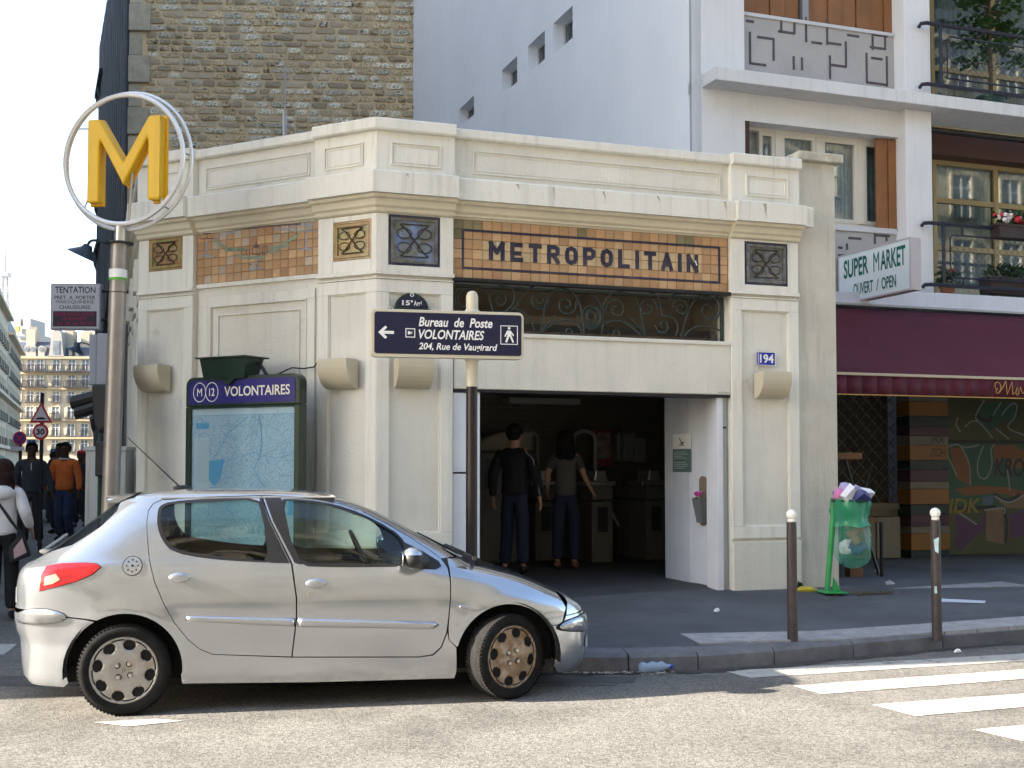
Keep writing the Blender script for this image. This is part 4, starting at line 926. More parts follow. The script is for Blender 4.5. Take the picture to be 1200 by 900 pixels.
# shop front below
SFv = va
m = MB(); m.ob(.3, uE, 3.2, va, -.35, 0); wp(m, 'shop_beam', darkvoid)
ups = [FW.u(x, 0) for x in (1066, 1085, 1111)]
m = MB(); vs0 = .2
cols = [('band_cream', (.13, .12, .09)), ('band_orange', (.20, .085, .010)), ('band_green', (.007, .022, .021)), ('band_plum', (.05, .014, .03))]
cm = [M(a, b, .35, var=.12) for a, b in cols]
PLR = empty('striped_pillar', *FW.pt(ups[0], 0), 0, 0, 'shop pillar tiled in orange, green, plum and cream bands beside the graffitied shutter', 'pillar')
def K4(y): return FW.uv(1098, 440 + y / 3.4636, 0)[1]
ys = [80, 107, 165, 208, 245, 282, 343, 380, 430, 460, 522, 565, 610, 640, 708, 745]; seq = [0, 1, 2, 3, 0, 1, 2, 3, 0, 1, 2, 3, 0, 1, 2]
for i in range(15):
    m = MB(); m.ob(ups[0], ups[2], K4(ys[i + 1]), K4(ys[i]) - .004, -.30, 0); o = m.build('tile_band', cm[seq[i]], PLR, bevel=.003); inframe(o, FW, PLR)
for s_, yy in (('JRK', 262), ('ZCH', 310)):
    text('tag_writing', s_, FW.u(1088), FW.u(1108), K4(yy) - .07, K4(yy) + .05, -.004, black, PLR, fr=FW, shear=.4)
# roller shutter with graffiti (right)
GS = empty('roller_shutter', OX, OY, 0, 0, 'slatted shop shutter covered in orange, green and purple graffiti', 'shutter')
shm = M('shutter_painted', (.035, .03, .012), .5, var=.3, vs=2, c2=(.01, .02, .012), c2s=1.3)
u0, u1 = ups[2] + .02, uE - .6; k = 0; v = .27
while v < va - .05:
    m = MB(); m.slab([(u0, v), (u1, v), (u1, v + .085), (u0, v + .085)], .16, .18); m.box(u0, u1, .152, .16, v + .02, v + .065); o = m.build('slat', shm, GS); inframe(o, FW, GS); v += .09
gm = [M('spray_green', (.016, .065, .03), .5), M('spray_orange', (.16, .055, .010), .5), M('spray_purple', (.06, .018, .06), .5), M('spray_white', (.20, .21, .22), .5), M('spray_black', (.008, .008, .01), .5), M('spray_yellow', (.18, .13, .015), .5), M('spray_blue', (.06, .09, .14), .5)]
def K5(x, y): a = FW.uv(980 + x / 3.4636, 440 + y / 3.4636, -.15); return a
def gstroke(mi, pts, w, d, closed=False):
    q = [K5(*p) for p in pts]; r = []
    for i in range(len(q) - 1):
        for t in range(6):
            s_ = t / 6; p0, p1, p2, p3 = q[max(i - 1, 0)], q[i], q[i + 1], q[min(i + 2, len(q) - 1)]
            r.append(tuple(.5 * (2 * b + (c - a) * s_ + (2 * a - 5 * b + 4 * c - dd) * s_**2 + (-a + 3 * b - 3 * c + dd) * s_**3) for a, b, c, dd in zip(p0, p1, p2, p3)))
    r.append(q[-1]); m = MB(); m.ribbon(r, w, .148 - d * .0006); o = m.build('graffiti', gm[mi], GS); inframe(o, FW, GS)
K6 = lambda x, y: ((1100 + x / 4.5 - 980) * 3.4636, (20 + y / 4.5) * 3.4636)
def garea(mi, pts, d): m = MB(); q = [K5(*K6(*p)) for p in pts]; y = -.1 + .248 - d * .0006; m.add([(a, y, b) for a, b in q], [tuple(range(len(q)))]); o = m.build('graffiti', gm[mi], GS); inframe(o, FW, GS)
gm.append(M('spray_olive', (.045, .048, .012), .5, var=.3, vs=2)); gm.append(M('spray_tan', (.15, .09, .05), .5, var=.2))
for i, (mi, P) in enumerate([(7, [(50, 30), (900, 30), (900, 255), (50, 250)]), (0, [(50, 262), (900, 270), (900, 600), (50, 600)]), (7, [(50, 600), (900, 600), (900, 850), (50, 855)]), (1, [(60, 290), (130, 290), (165, 400), (165, 490), (90, 450)]),
    (1, [(285, 280), (400, 275), (450, 310), (560, 330), (560, 400), (370, 400), (340, 340), (300, 400)]), (1, [(80, 510), (200, 490), (370, 500), (500, 540), (480, 560), (300, 530), (140, 545)]), (2, [(90, 640), (200, 700), (260, 620), (240, 720), (110, 840), (85, 800)]),
    (8, [(250, 620), (340, 612), (345, 800), (250, 780)]), (2, [(370, 640), (500, 600), (520, 740), (380, 770)]), (6, [(225, 555), (290, 540), (285, 592), (240, 602)]), (8, [(290, 550), (380, 590), (450, 545), (450, 610), (360, 610)]), (2, [(600, 640), (800, 600), (780, 800), (620, 780)]), (1, [(600, 290), (760, 300), (720, 520), (620, 480)]),
    (0, [(230, 60), (330, 50), (400, 60), (420, 140), (330, 150), (260, 200), (200, 140)]), (0, [(500, 60), (700, 50), (760, 180), (560, 220)])]): garea(mi, P, i * .12)
for p in ([(105, 130), (90, 165), (115, 210)], [(135, 180), (200, 150), (285, 240)], [(240, 40), (195, 120), (205, 150)], [(330, 50), (285, 120)], [(300, 190), (370, 245)], [(330, 120), (380, 62), (410, 68), (400, 130), (365, 185), (450, 225)], [(50, 285), (110, 280), (160, 380), (165, 490)],
    [(110, 280), (150, 290), (215, 275)], [(45, 330), (95, 440)], [(235, 280), (205, 370), (212, 440), (250, 450), (280, 380), (275, 300), (295, 275)], [(360, 400), (375, 515)], [(100, 630), (200, 695)], [(240, 620), (340, 610), (345, 640)], [(295, 545), (370, 580), (450, 540)], [(480, 60), (560, 200), (640, 80)], [(600, 290), (640, 480), (720, 400)]): gstroke(3, [K6(*q) for q in p], .022, 4)
for p in ([(50, 258), (450, 262), (800, 270)], [(55, 605), (160, 610), (300, 600)], [(345, 620), (360, 700), (350, 790)], [(290, 535), (360, 570), (430, 535)], [(280, 120), (260, 150), (200, 125)], [(440, 400), (600, 410)]): gstroke(4, [K6(*q) for q in p], .05, 3.5)
for s_, x0, x1, yb, yt, mt_ in (('KRO', 640, 762, 412, 335, gm[4]), ('IDK', 455, 585, 560, 498, gm[5])):
    a, b = K5(x0, yb), K5(x1, yt); text('tag_writing', s_, a[0], b[0], a[1], b[1], .1445, mt_, GS, fr=FW, shear=.2, bold=.025)
# lattice grille shopfront (left part), counter panels, stacked folding furniture
LG = empty('lattice_shopfront', OX, OY, 0, 0, 'dark shopfront with a diamond lattice grille behind the litter bin', 'shopfront')
a0, a1 = FW.u(975, -.5), ups[0]; v0, v1 = FW.uv(1020, 598, -.3)[1], va
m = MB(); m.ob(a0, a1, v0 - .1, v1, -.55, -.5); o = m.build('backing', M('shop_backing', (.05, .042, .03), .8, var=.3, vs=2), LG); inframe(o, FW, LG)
m = MB(); st = .34; lat = M('lattice_metal', (.13, .12, .09), .5); n_ = 9
z = v0
i = 0
while z < v1 + 2.2:
    for s_ in (1, -1):
        x0 = a0 if s_ > 0 else a1; zz0 = z; Lx = a1 - a0; zz1 = z - Lx
        p, q = Vector((x0, zz0)), Vector((x0 + s_ * Lx, zz1)); lo, hi = v0, v1
        t0 = 0 if zz0 <= hi else (zz0 - hi) / (zz0 - zz1); t1 = 1 if zz1 >= lo else (zz0 - lo) / (zz0 - zz1)
        if t1 > t0: P_, Q_ = p.lerp(q, t0), p.lerp(q, t1); m.tube([(P_.x, .36 + .008 * s_, P_.y), (Q_.x, .36 + .008 * s_, Q_.y)], .007, 4)
    z += st * .62; i += 1
o = m.build('lattice', lat, LG); inframe(o, FW, LG)
m = MB(); st2 = st * .31
nx = int((a1 - a0) / st2); nz = int((v1 - v0) / st2)
for i in range(1, nx):
    for j in range(1, nz):
        if (i + j) % 2 == 0: x, z = a0 + i * st2, v0 + j * st2; m.add([(x - .022, .345, z), (x, .345, z - .022), (x + .022, .345, z), (x, .345, z + .022)], [(0, 1, 2, 3)])
o = m.build('rosettes', lat, LG); tag(o, kind='stuff'); inframe(o, FW, LG)
bp = M('bulkhead_panel', (.17, .155, .115), .7, var=.15, streak=.2)
ub = [FW.u(x, -.2) for x in (975, 1026, 1055)]; vb1 = FW.uv(1020, 598, -.2)[1]
m = MB(); m.ob(a0, a1, .2, vb1, -.45, -.3); m.ob(a0, a1, vb1, vb1 + .1, -.45, -.25); o = m.build('bulkhead', bp, LG); inframe(o, FW, LG)
for a, b in ((FW.u(1000), FW.u(1025)), (FW.u(1026), FW.u(1054))):
    m = MB(); m.ob(a, b - .01, .27, FW.uv(1030, 606, 0)[1], -.29, -.0); o = m.build('panel', bp, LG, bevel=.006); inframe(o, FW, LG)
# folded trestle / stool in front
TX, TY = ground(1004, 676, .25)
T = empty('folding_trestle', TX, TY, .25, 10, 'dark folding trestle with a wooden board leaning behind the litter bin', 'trestle')
wood = M('weathered_wood', (.16, .08, .035), .8, var=.2, vs=6)
def bar(m, a, b, w=.035): m.tube([a, b], w * .6, 4)
m = MB(); bar(m, (-.2, .1, 0), (.26, .1, 1.35)); bar(m, (.35, .12, 0), (-.1, .12, 1.5)); bar(m, (-.25, .35, 0), (-.2, .35, 1.9)); m.build('leg', black, T)
m = MB(); m.box(-.3, .26, -.05, .42, .66, .70); m.build('board', wood, T); m = MB(); m.box(-.35, .14, .1, .3, 1.42, 1.5); m.build('shelf', wood, T)
m = MB(); m.tube([(.30, -.05, 0), (.30, -.05, .66)], .022, 5); m.build('stool_leg', black, T); m = MB(); m.tube([(-.25, -.05, 0), (-.25, -.05, .66)], .022, 5); m.build('stool_leg', black, T)
m = MB(); m.box(-.13, .03, -.1, .05, 0, .11); m.build('crate', wood, T)
# ================================================================== RUBBLE STONE BUILDING behind
FG = Frame(*at(152, 30.2, 80), 3.0)
SBd = empty('stone_building', FG.x, FG.y, 0, 0, 'tall old building with a bare tan rubble-stone gable wall rising behind the station', 'building')
gw = FG.u(481.5) + .25; mort = M('lime_mortar', (.64, .49, .29), .95, var=.15, vs=.8, bump=.8, bs=18, c2=(.54, .41, .25), c2s=.6)
FGs = Frame(FG.x, FG.y, math.degrees(atan2(.928, -.373)))
m = MB(); m.ob(0, gw, 0, 17, -12, -.03); o = m.build('gable_wall', mort, SBd); inframe(o, FG, SBd)
GWALL = o
smats = [M('pale_stone', (.80, .72, .54), .9, ov=.25, var=.3, vs=9, bump=.9, bs=22, c2=(.17, .14, .10), c2s=7, c2t=(.5, .58)),
         M('tan_stone', (.67, .52, .31), .9, ov=.25, var=.3, vs=9, bump=.9, bs=22, c2=(.15, .115, .075), c2s=7, c2t=(.5, .6)),
         M('dark_stone', (.50, .39, .25), .9, ov=.3, var=.3, vs=9, bump=.9, bs=22, c2=(.42, .37, .26), c2s=8, c2t=(.52, .6))]
def stone_me(mi):
    m = MB(); seg = 8; vs = []
    for k in range(seg):
        x, z = ((.5, .30), (.38, .5), (-.38, .5), (-.5, .30), (-.5, -.30), (-.38, -.5), (.38, -.5), (.5, -.30))[k]; vs.append((x * random.uniform(.85, 1.03), 0, z * random.uniform(.8, 1.03)))
    for k in range(seg):
        x, y, z = vs[k]; q = random.uniform(.78, .93); vs.append((x * q, -1 * random.uniform(.5, 1), z * q))
    vs.append((random.uniform(-.15, .15), -random.uniform(.8, 1.3), random.uniform(-.15, .15)))
    m.add(vs, [(k, (k + 1) % seg, seg + (k + 1) % seg, seg + k) for k in range(seg)] + [(seg + k, seg + (k + 1) % seg, 2 * seg) for k in range(seg)])
    return m.mesh('stone', smats[mi])
smes = [stone_me(i % 3) for i in range(15)]
v = 6.4; placed = []; rowi = 0
while v < 14.6:
    h = random.uniform(.155, .20); u = .35 + random.uniform(0, .1); 
    while u < gw - .05:
        l = random.choice((.25, .35, .5)) * random.uniform(.8, 1.3); l = min(l, gw - .02 - u)
        if l > .08: placed.append((u + l / 2, v + h / 2, l * .95, h * .88))
        u += l + .008
    v += h; rowi += 1
def visible(p):
    X, Y = FG.pt(p[0]); f = Y * cos(PITCH) + (p[1] - EYE) * sin(PITCH); y = CY - F * (-Y * sin(PITCH) + (p[1] - EYE) * cos(PITCH)) / f; return y
vis = [p for p in placed if -4 < visible(p) < 172]; rest = [p for p in placed if not -4 < visible(p) < 172]
vis.sort(key=lambda p: -p[2] * p[3])
big, small = vis[:295], vis[295:]
for p in big:
    o = link('stone', random.choice(smes), GWALL, (p[0], .03 - .0, p[1]), scale=(p[2], random.uniform(.02, .06), p[3])); o.rotation_euler = (0, random.uniform(-.03, .03), 0)
for nm, lst in (('small_stones', small), ('other_stones', rest)):
    m = MB(); mi = 0
    for p in lst:
        me = random.choice(smes); mi = smats.index(me.materials[0]); m.m = mi; d = random.uniform(.03, .08)
        m.add([(p[0] + q.co.x * p[2], .03 + q.co.y * d, p[1] + q.co.z * p[3]) for q in me.vertices], [tuple(f.vertices) for f in me.polygons])
    o = m.build(nm, smats, GWALL); tag(o, kind='stuff')
# quoins
qm = M('ashlar', (.46, .40, .29), .9, var=.2, vs=4, bump=.4, bs=20, ov=.15)
v = 5.4; i = 0
while v < 15.5:
    h = .62 + .1 * (i % 2); wq = .52 if i % 2 else .30
    m = MB(); m.ob(-.02, wq, v, v + h - .03, -.2, .10 if i % 2 else .02); m.build('quoin', qm, GWALL, bevel=.02); v += h; i += 1
# its street front, seen almost edge-on
dk = M('dark_grey_facade', (.10, .10, .105), .8, var=.35, vs=1, streak=.3)  # dark grey base with random tone and upright streaks
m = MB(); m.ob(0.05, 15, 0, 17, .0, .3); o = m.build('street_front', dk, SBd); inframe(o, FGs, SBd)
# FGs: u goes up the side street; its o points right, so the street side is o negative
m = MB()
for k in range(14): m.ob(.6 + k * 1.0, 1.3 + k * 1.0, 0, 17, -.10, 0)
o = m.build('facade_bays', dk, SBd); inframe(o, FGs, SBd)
dk2 = M('balcony_dark_grey', (.05, .05, .05), .7, var=.2)  # darker grey than the wall behind the balconies
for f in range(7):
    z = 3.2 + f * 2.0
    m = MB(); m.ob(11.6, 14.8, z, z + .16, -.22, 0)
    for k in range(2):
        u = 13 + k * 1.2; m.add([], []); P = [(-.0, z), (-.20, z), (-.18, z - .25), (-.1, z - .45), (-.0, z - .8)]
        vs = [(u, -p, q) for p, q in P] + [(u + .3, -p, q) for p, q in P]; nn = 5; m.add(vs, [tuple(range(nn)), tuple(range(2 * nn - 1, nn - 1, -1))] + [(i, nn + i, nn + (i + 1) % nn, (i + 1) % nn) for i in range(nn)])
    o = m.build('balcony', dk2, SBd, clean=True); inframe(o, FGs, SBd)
m = MB(); m.tube([(.35, .06, 0), (.35, .06, 17)], .07, 8); m.tube([(.75, .06, 0), (.75, .06, 17)], .05, 8); o = m.build('downpipe', M('lead_pipe', (.13, .13, .15), .5, var=.2), SBd, smooth=True); inframe(o, FGs, SBd)
# low grey annex walls between station and stone building along the side street
AX = Frame(*FL.pt(LE, -.02), math.degrees(atan2(.942, -.335)))
NB2 = empty('side_street_shop', AX.x, AX.y, 0, 0, 'narrow dark shopfront row between the station and the stone building', 'shop')
m = MB(); m.ob(5.0, 13.2, 0, 4.6, .0, .3); o = m.build('shop_wall', M('annex_wall', (.20, .19, .19), .8, var=.2, streak=.3), NB2); inframe(o, AX, NB2)
m = MB(); m.ob(5.0, 13.2, 4.4, 4.75, -.25, .0); o = m.build('shop_cornice', dk, NB2); inframe(o, AX, NB2)
for k in range(3):
    m = MB(); m.ob(5.4 + k * 2.6, 7.4 + k * 2.6, .6, 3.4, -.05, -.002); w_ = m.build('shop_window', dk, NB2); inframe(w_, AX, NB2)
    m = MB(); m.ob(5.5 + k * 2.6, 7.3 + k * 2.6, .7, 3.3, -.06, -.052); m.build('pane', M('shop_pane', (.05, .06, .07), .08, spec=.8), w_)
# ================================================================== corner block across the side street (its edge shades the carriageway), and the opposite side
def block(name, lab, quad, h, mt, rows, cols_list, sill=.9, cat='building', wh=1.7, ww_=1.0, roof=True, fstep=3.1, f0=1.0, balc=(2, 5)):
    R = empty(name, quad[0][0], quad[0][1], 0, 0, lab, cat)
    o_ = quad[0]; m = MB(); m.prism([(x - o_[0], y - o_[1]) for x, y in quad], 0, h); m.build('wall', mt, R)
    if roof:
        c = Vector((sum(p[0] for p in quad) / 4, sum(p[1] for p in quad) / 4)); q2 = [Vector(p).lerp(c, .12) for p in quad]
        m = MB(); vs = [(p[0] - o_[0], p[1] - o_[1], h) for p in quad] + [(p.x - o_[0], p.y - o_[1], h + 3) for p in q2]
        m.add(vs, [(0, 1, 5, 4), (1, 2, 6, 5), (2, 3, 7, 6), (3, 0, 4, 7), (4, 5, 6, 7)]); m.build('roof', M('zinc_roof', (.08, .095, .12), .55, var=.12), R, clean=True)
    return R
haus = M('haussmann_stone', (.50, .445, .34), .85, var=.1, vs=.5, streak=.12)
haus2 = M('haussmann_stone_grey', (.42, .375, .31), .85, var=.12, vs=.5, streak=.15)
irn = M('balcony_iron', (.03, .03, .035), .5); wdk = M('far_pane', (.16, .18, .21), .12, spec=.8, var=.3, vs=.7); wsh = M('far_shutter', (.52, .53, .54), .6, ov=.1)
def hwindows(R, fr, us, vs_, w_, h_, out=1, balc=(), shutters=True, o_base=0.0):
    me_f = MB(); me_f.ring(-w_ / 2 - .12, w_ / 2 + .12, -.1, h_ + .16, .12, o_base * 0, .10); mf = me_f.mesh('window', haus)
    m = MB(); m.ob(-w_ / 2, w_ / 2, 0, h_, -.02, .015); mp = m.mesh('pane', wdk)
    m = MB(); m.ob(-.035, .035, 0, h_, .015, .05); m.ob(-w_ / 2, w_ / 2, h_ * .72 - .03, h_ * .72 + .03, .015, .045); m.ob(-w_ / 2, -w_ / 2 + .06, 0, h_, .015, .05); m.ob(w_ / 2 - .06, w_ / 2, 0, h_, .015, .05); ms = m.mesh('sash', white)
    m = MB(); m.ob(-w_ / 2 - .15, w_ / 2 + .15, -.12, -.02, .10, .34)
    for k in range(9): m.ob(-w_ / 2 - .13 + k * (w_ + .22) / 8, -w_ / 2 - .10 + k * (w_ + .22) / 8, -.02, .80, .30, .33)
    m.ob(-w_ / 2 - .15, w_ / 2 + .15, .80, .86, .28, .35); mb = m.mesh('balcony', irn)
    rx, ry = R.location.x, R.location.y
    for j, v in enumerate(vs_):
        for u in us:
            X, Y = fr.pt(u, o_base)
            W_ = link('window', mf, R, (X - rx, Y - ry, v), fr.a)
            for me in (mp, ms, mb): link(me.name, me, W_)
FLc = Vector((-12.0, 6.45)); dS = Vector((-.373, .928)); dM = Vector((-.985, -.17))
q = [FLc, FLc + dS * 56, FLc + dS * 56 + dM * 14, FLc + dM * 24]
CB = block('corner_building', 'cream corner block across the side street, its shadow falling along the carriageway', [tuple(p) for p in q], 25, haus2, 6, 0)
FrS = Frame(FLc.x, FLc.y, math.degrees(atan2(dS.y, dS.x)))   # its o = (sin,-cos) = (.928,.373): towards the side street
hwindows(CB, FrS, [2 + 2.7 * k for k in range(20)], [3.6 + 3 * j for j in range(7)], 1.1, 2.0)
m = MB()
for z in (3.2, 9.2, 24.5): m.ob(0, 56, z, z + .3, 0, .35)
o = m.build('string_course', haus, CB); inframe(o, FrS, CB)
# opposite side of the main road, behind the photographer
FO = Frame(60, 5.68, 199.7)
OB = block('opposite_building', 'long stone apartment block on the near side of the road, reflected in the car', [FO.pt(0), FO.pt(88), FO.pt(88, -12), FO.pt(0, -12)], 22, haus, 5, 0)
hwindows(OB, FO, [2 + 2.9 * k for k in range(29)], [4.0 + 3.1 * j for j in range(6)], 1.1, 2.0)
m = MB()
for k in range(20): m.ob(1.2 + k * 4.2, 4.4 + k * 4.2, .4, 3.0, -.0, .06)
o = m.build('shop_window', M('shop_pane', 0), OB); inframe(o, FO, OB)
m = MB()
for z in (3.3, 9.6, 18.7, 21.6): m.ob(0, 88, z, z + .3, 0, .35)
o = m.build('string_course', haus, OB); inframe(o, FO, OB)
# ================================================================== far end of the side street
HB = 186.0
FH = Frame(*at(8, HB), 2.0); FH.a = RAD(2.0)
def fh(x, y): return FH.uv(x, y, 0)
E1 = empty('haussmann_building', FH.x, FH.y, 0, 0, 'sunlit cream Haussmann apartment block with mansard roof closing the far end of the side street', 'apartment building')
vc = fh(60, 419)[1]; vr = fh(60, 399)[1]; ur = FH.u(150)
m = MB(); m.ob(0, ur, 0, vc, -12, 0); o = m.build('wall', haus, E1); inframe(o, FH, E1)
m = MB(); m.slab([(0, 0), (1, 0)], 0, 1) if False else None
m.add([(0, -.1, vc), (ur, -.1, vc), (ur, 2.2, vr), (0, 2.2, vr), (ur, 12, vr + 1), (0, 12, vr + 1)], [(0, 1, 2, 3), (3, 2, 4, 5)]); o = m.build('mansard_roof', M('blue_slate', (.055, .068, .095), .6, var=.12, vs=.6), E1); inframe(o, FH, E1)
ROOF = o
m = MB()
rowsy = [392, 452, 500 - 0, 492]
for yy, t in ((419, .35), (437, .3), (455, .3), (492, .25), (513, .3)): v = fh(60, yy)[1]; m.ob(0, ur, v - .2, v + t - .2, 0, .45)
o = m.build('string_course', M('haussmann_cornice', (.46, .37, .24), .85), E1); inframe(o, FH, E1)
cols_ = [fh(x, 450)[0] for x in (21, 36, 47, 66, 84, 100, 116)]
rws = [(434.5, 422), (453, 440), (471, 459), (490, 477), (511, 497), (529, 516)]
for yb, yt in rws:
    vb_, vt_ = fh(60, yb)[1], fh(60, yt)[1]; hwindows(E1, FH, cols_, [vb_], 1.15, vt_ - vb_)
m = MB()
for yb, x0, x1 in ((454, 28, 55), (454, 76, 104), (436, 28, 120), (492, 60, 72)):
    a, b = fh(x0, yb)[0], fh(x1, yb)[0]; v = fh(60, yb)[1]; m.ob(a, b, v - .1, v + .1, .0, .9); m.ob(a, b, v + .95, v + 1.05, .82, .9)
    k = a
    while k < b: m.ob(k, k + .06, v + .1, v + .95, .84, .88); k += .3
o = m.build('balcony', irn, E1); inframe(o, FH, E1)
dm = MB(); dm.box(-.5, .5, -.2, 1.6, 0, 1.5); dm.lathe([(.5, -.2), (.5, 1.6)], 14, 0, 1.5, axis='y'); dme = dm.mesh('dormer', M('dormer_stone', (.30, .285, .26), .8))
gm_ = MB(); gm_.lathe([(.36, -.25), (.36, -.2)], 12, 0, 1.4, axis='y'); gme = gm_.mesh('pane', wdk)
for x in (23, 31, 38, 48, 84, 88):
    u = fh(x, 412)[0]; X, Y = FH.pt(u, -.3); d = link('dormer', dme, E1, (X - FH.x, Y - FH.y, vc - .1), FH.a); link('pane', gme, d)
u = fh(67, 412)[0]; m = MB(); m.slab([(u - 1.2, vc), (u + 1.2, vc), (u + 1.0, vc + 1.2), (u + .85, vr + .2), (u + .7, vr + 1.2), (u, vr + 1.8), (u - .7, vr + 1.2), (u - .85, vr + .2), (u - 1.0, vc + 1.2)], -.45, 1.8); o = m.build('gable_dormer', M('dormer_stone', 0), E1); inframe(o, FH, E1)
m = MB(); m.ob(u - .5, u + .5, vc + .5, vc + 2.6, .46, .5); o = m.build('pane', wdk, E1); inframe(o, FH, E1)
for x, h in ((32, 2.4), (77, 2.2), (96, 2.0), (110, 2.4)):
    u = fh(x, 400)[0]; m = MB(); m.box(u - .7, u + .7, 1.4, 3.4, vc, vr + h - .5)
    for k in range(4): m.lathe([(.12, vr + h - .5), (.15, vr + h)], 6, u - .5 + k * .33, 2.4)
    o = m.build('chimney', M('chimney_stone', (.38, .33, .26), .9), E1); inframe(o, FH, E1)
# ground-floor shops strip
m = MB(); m.ob(0, ur, 0, fh(60, 533)[1], 0, .1); o = m.build('shop_base', haus2, E1); inframe(o, FH, E1)
# pale modern block peeping over the roofs
E2 = empty('roof_terrace_building', *at(17, 260), 0, 0, 'pale modern block with roof terraces peeping above the slate roof', 'apartment building')
FT = Frame(*at(17, 260), 0); 
def ft(x, y): return FT.uv(x, y)
pale = M('pale_concrete', (.36, .35, .33), .8, var=.06)
for x0, x1, y0, y1 in ((17, 24, 373, 400), (27, 36, 373, 386), (18, 36, 382, 400), (24, 47, 392, 402), (0, 18, 386, 402)):
    a, b = ft(x0, y1), ft(x1, y0); m = MB(); m.ob(a[0], b[0], 0, b[1], -8 - random.random(), random.random() * .3); o = m.build('wall', pale, E2); inframe(o, FT, E2)
a, b = ft(19, 386), ft(24, 383); m = MB(); m.ob(a[0], b[0], a[1] - .5, b[1], .35, .8); o = m.build('awning', M('terrace_awning', (.45, .28, .08), .7), E2); inframe(o, FT, E2)
a, b = ft(18, 396), ft(41, 392); m = MB(); m.ob(a[0], b[0], a[1], b[1] - .3, .35, .5); o = m.build('glazing', wdk, E2); inframe(o, FT, E2)
# left side of the side street, three far houses in steep perspective
dirL = Vector((-.337, .9415)); LB0 = Vector((-12.0, 6.45))
def lpos(t, o=0.0): return LB0 + dirL * t + Vector((-.9415, -.337)) * o
for i, (t0, t1, h, mt, lab) in enumerate([(60, 112, 19.5, haus2, 'grey stone house with balconies, nearest on the left of the side street'), (113, 150, 20.0, haus, 'cream balconied house in the middle of the left row in the side street'),
                                          (151, 182, 18.5, haus2, 'last grey house of the left row before the street ends')]):
    quad = [lpos(t0), lpos(t1), lpos(t1, 12), lpos(t0, 12)]
    R = block('street_house', lab, [tuple(p) for p in quad], h, mt, 6, 0, cat='house')
    fr_ = Frame(quad[0].x, quad[0].y, math.degrees(atan2(dirL.y, dirL.x)))
    hwindows(R, fr_, [1.6 + 2.9 * k for k in range(int((t1 - t0 - 1) / 2.9))], [4 + 2.9 * j for j in range(5)], 1.1, 1.9)
    m = MB()
    for z in (3.5, 9.4, h - .6): m.ob(0, t1 - t0, z, z + .35, 0, .7)
    o = m.build('cornice', haus, R); inframe(o, fr_, R)
    m = MB()
    for k in range(5): m.ob(2 + k * (t1 - t0) / 5, 2.9 + k * (t1 - t0) / 5, h, h + 4, -3, -1.5)
    o = m.build('chimney', M('chimney_stone', 0), R); inframe(o, fr_, R)
    if i == 0:
        m = MB(); vs = []
        m.add([(34, 0, 3.1), (50, 0, 3.1), (50, -2.2, 2.4), (34, -2.2, 2.4), (34, -2.2, 2.1), (50, -2.2, 2.1)], [(0, 1, 2, 3), (3, 2, 5, 4)]); o = m.build('cafe_awning', M('green_awning', (.05, .12, .10), .7), R); inframe(o, fr_, R)
# iron lattice tower far away
TW = empty('lattice_tower', *at(1.5, 1720), 0, 0, 'tall pale iron lattice tower, hazy on the horizon at the left edge', 'tower')
tm = M('tower_iron', (.30, .29, .31), .7)
hw = lambda z: 62.5 * math.exp(-z / 92) * (1 - z / 340) + 2.2
m = MB(); levels = [0, 20, 40, 57, 75, 95, 115, 130, 145, 160, 176, 192, 208, 224, 240, 256, 276]
for a_ in range(4):
    sx, sy = ((1, 1), (-1, 1), (-1, -1), (1, -1))[a_]; tx, ty = ((-1, 1), (-1, -1), (1, -1), (1, 1))[a_]
    m.tube([(sx * hw(z), sy * hw(z), z) for z in levels], [3.4 - z * .006 for z in levels], 4)
    for i in range(len(levels) - 1):
        z0, z1 = levels[i], levels[i + 1]; w0_, w1_ = hw(z0), hw(z1)
        if z0 < 57: continue
        m.tube([(sx * w0_, sy * w0_, z0), (tx * w1_, ty * w1_, z1)], 1.2, 3); m.tube([(tx * w0_, ty * w0_, z0), (sx * w1_, sy * w1_, z1)], .9, 3); m.tube([(sx * w1_, sy * w1_, z1), (tx * w1_, ty * w1_, z1)], .8, 3)
m.build('legs', tm, TW)
for z, nm in ((57, 'first_platform'), (115, 'second_platform'), (276, 'top_platform')): m = MB(); q_ = hw(z) + 4; m.box(-q_, q_, -q_, q_, z - 2, z + 4); m.build(nm, tm, TW)
m = MB(); m.tube([(0, 0, 280), (0, 0, 300), (0, 0, 326)], [3, 1.6, .8], 6); m.build('spire', tm, TW)
# ================================================================== STREET FURNITURE
# --- M totem
yel = M('signal_yellow', (.72, .42, .008), .4, var=.05, vs=4, streak=.2)
ringm = M('ring_steel', (.70, .70, .69), .35, metal=.45, var=.05); mastm = M('mast_steel', (.30, .27, .245), .42, metal=.6, var=.12, vs=5)
mx, my = at(147.5, 11.3, 188)
TM = empty('metro_totem', mx, my, 0, -13, 'tall steel mast carrying a big yellow letter M inside double steel rings', 'metro sign')
zc = hz(188, 11.3); RR = 83.5 / F * 11.3 * 1.0
def ringtube(m, r, tr, y, seg=64): m.tube([(r * cos(2 * pi * k / seg), y, zc + r * sin(2 * pi * k / seg)) for k in range(seg)], tr, 8, closed=True)
m = MB(); ringtube(m, RR - .012, .019, .045); m.build('rear_ring', ringm, TM, smooth=True)
m = MB(); ringtube(m, RR * .92, .024, -.04); m.build('front_ring', ringm, TM, smooth=True)
m = MB()
for a in (92, 2, 182, 228, 312): 
    c_, s_ = cos(RAD(a)), sin(RAD(a)); m.tube([(RR * .92 * c_, -.05, zc + RR * .92 * s_), (RR * .98 * c_, .07, zc + RR * .98 * s_)], .010, 5)
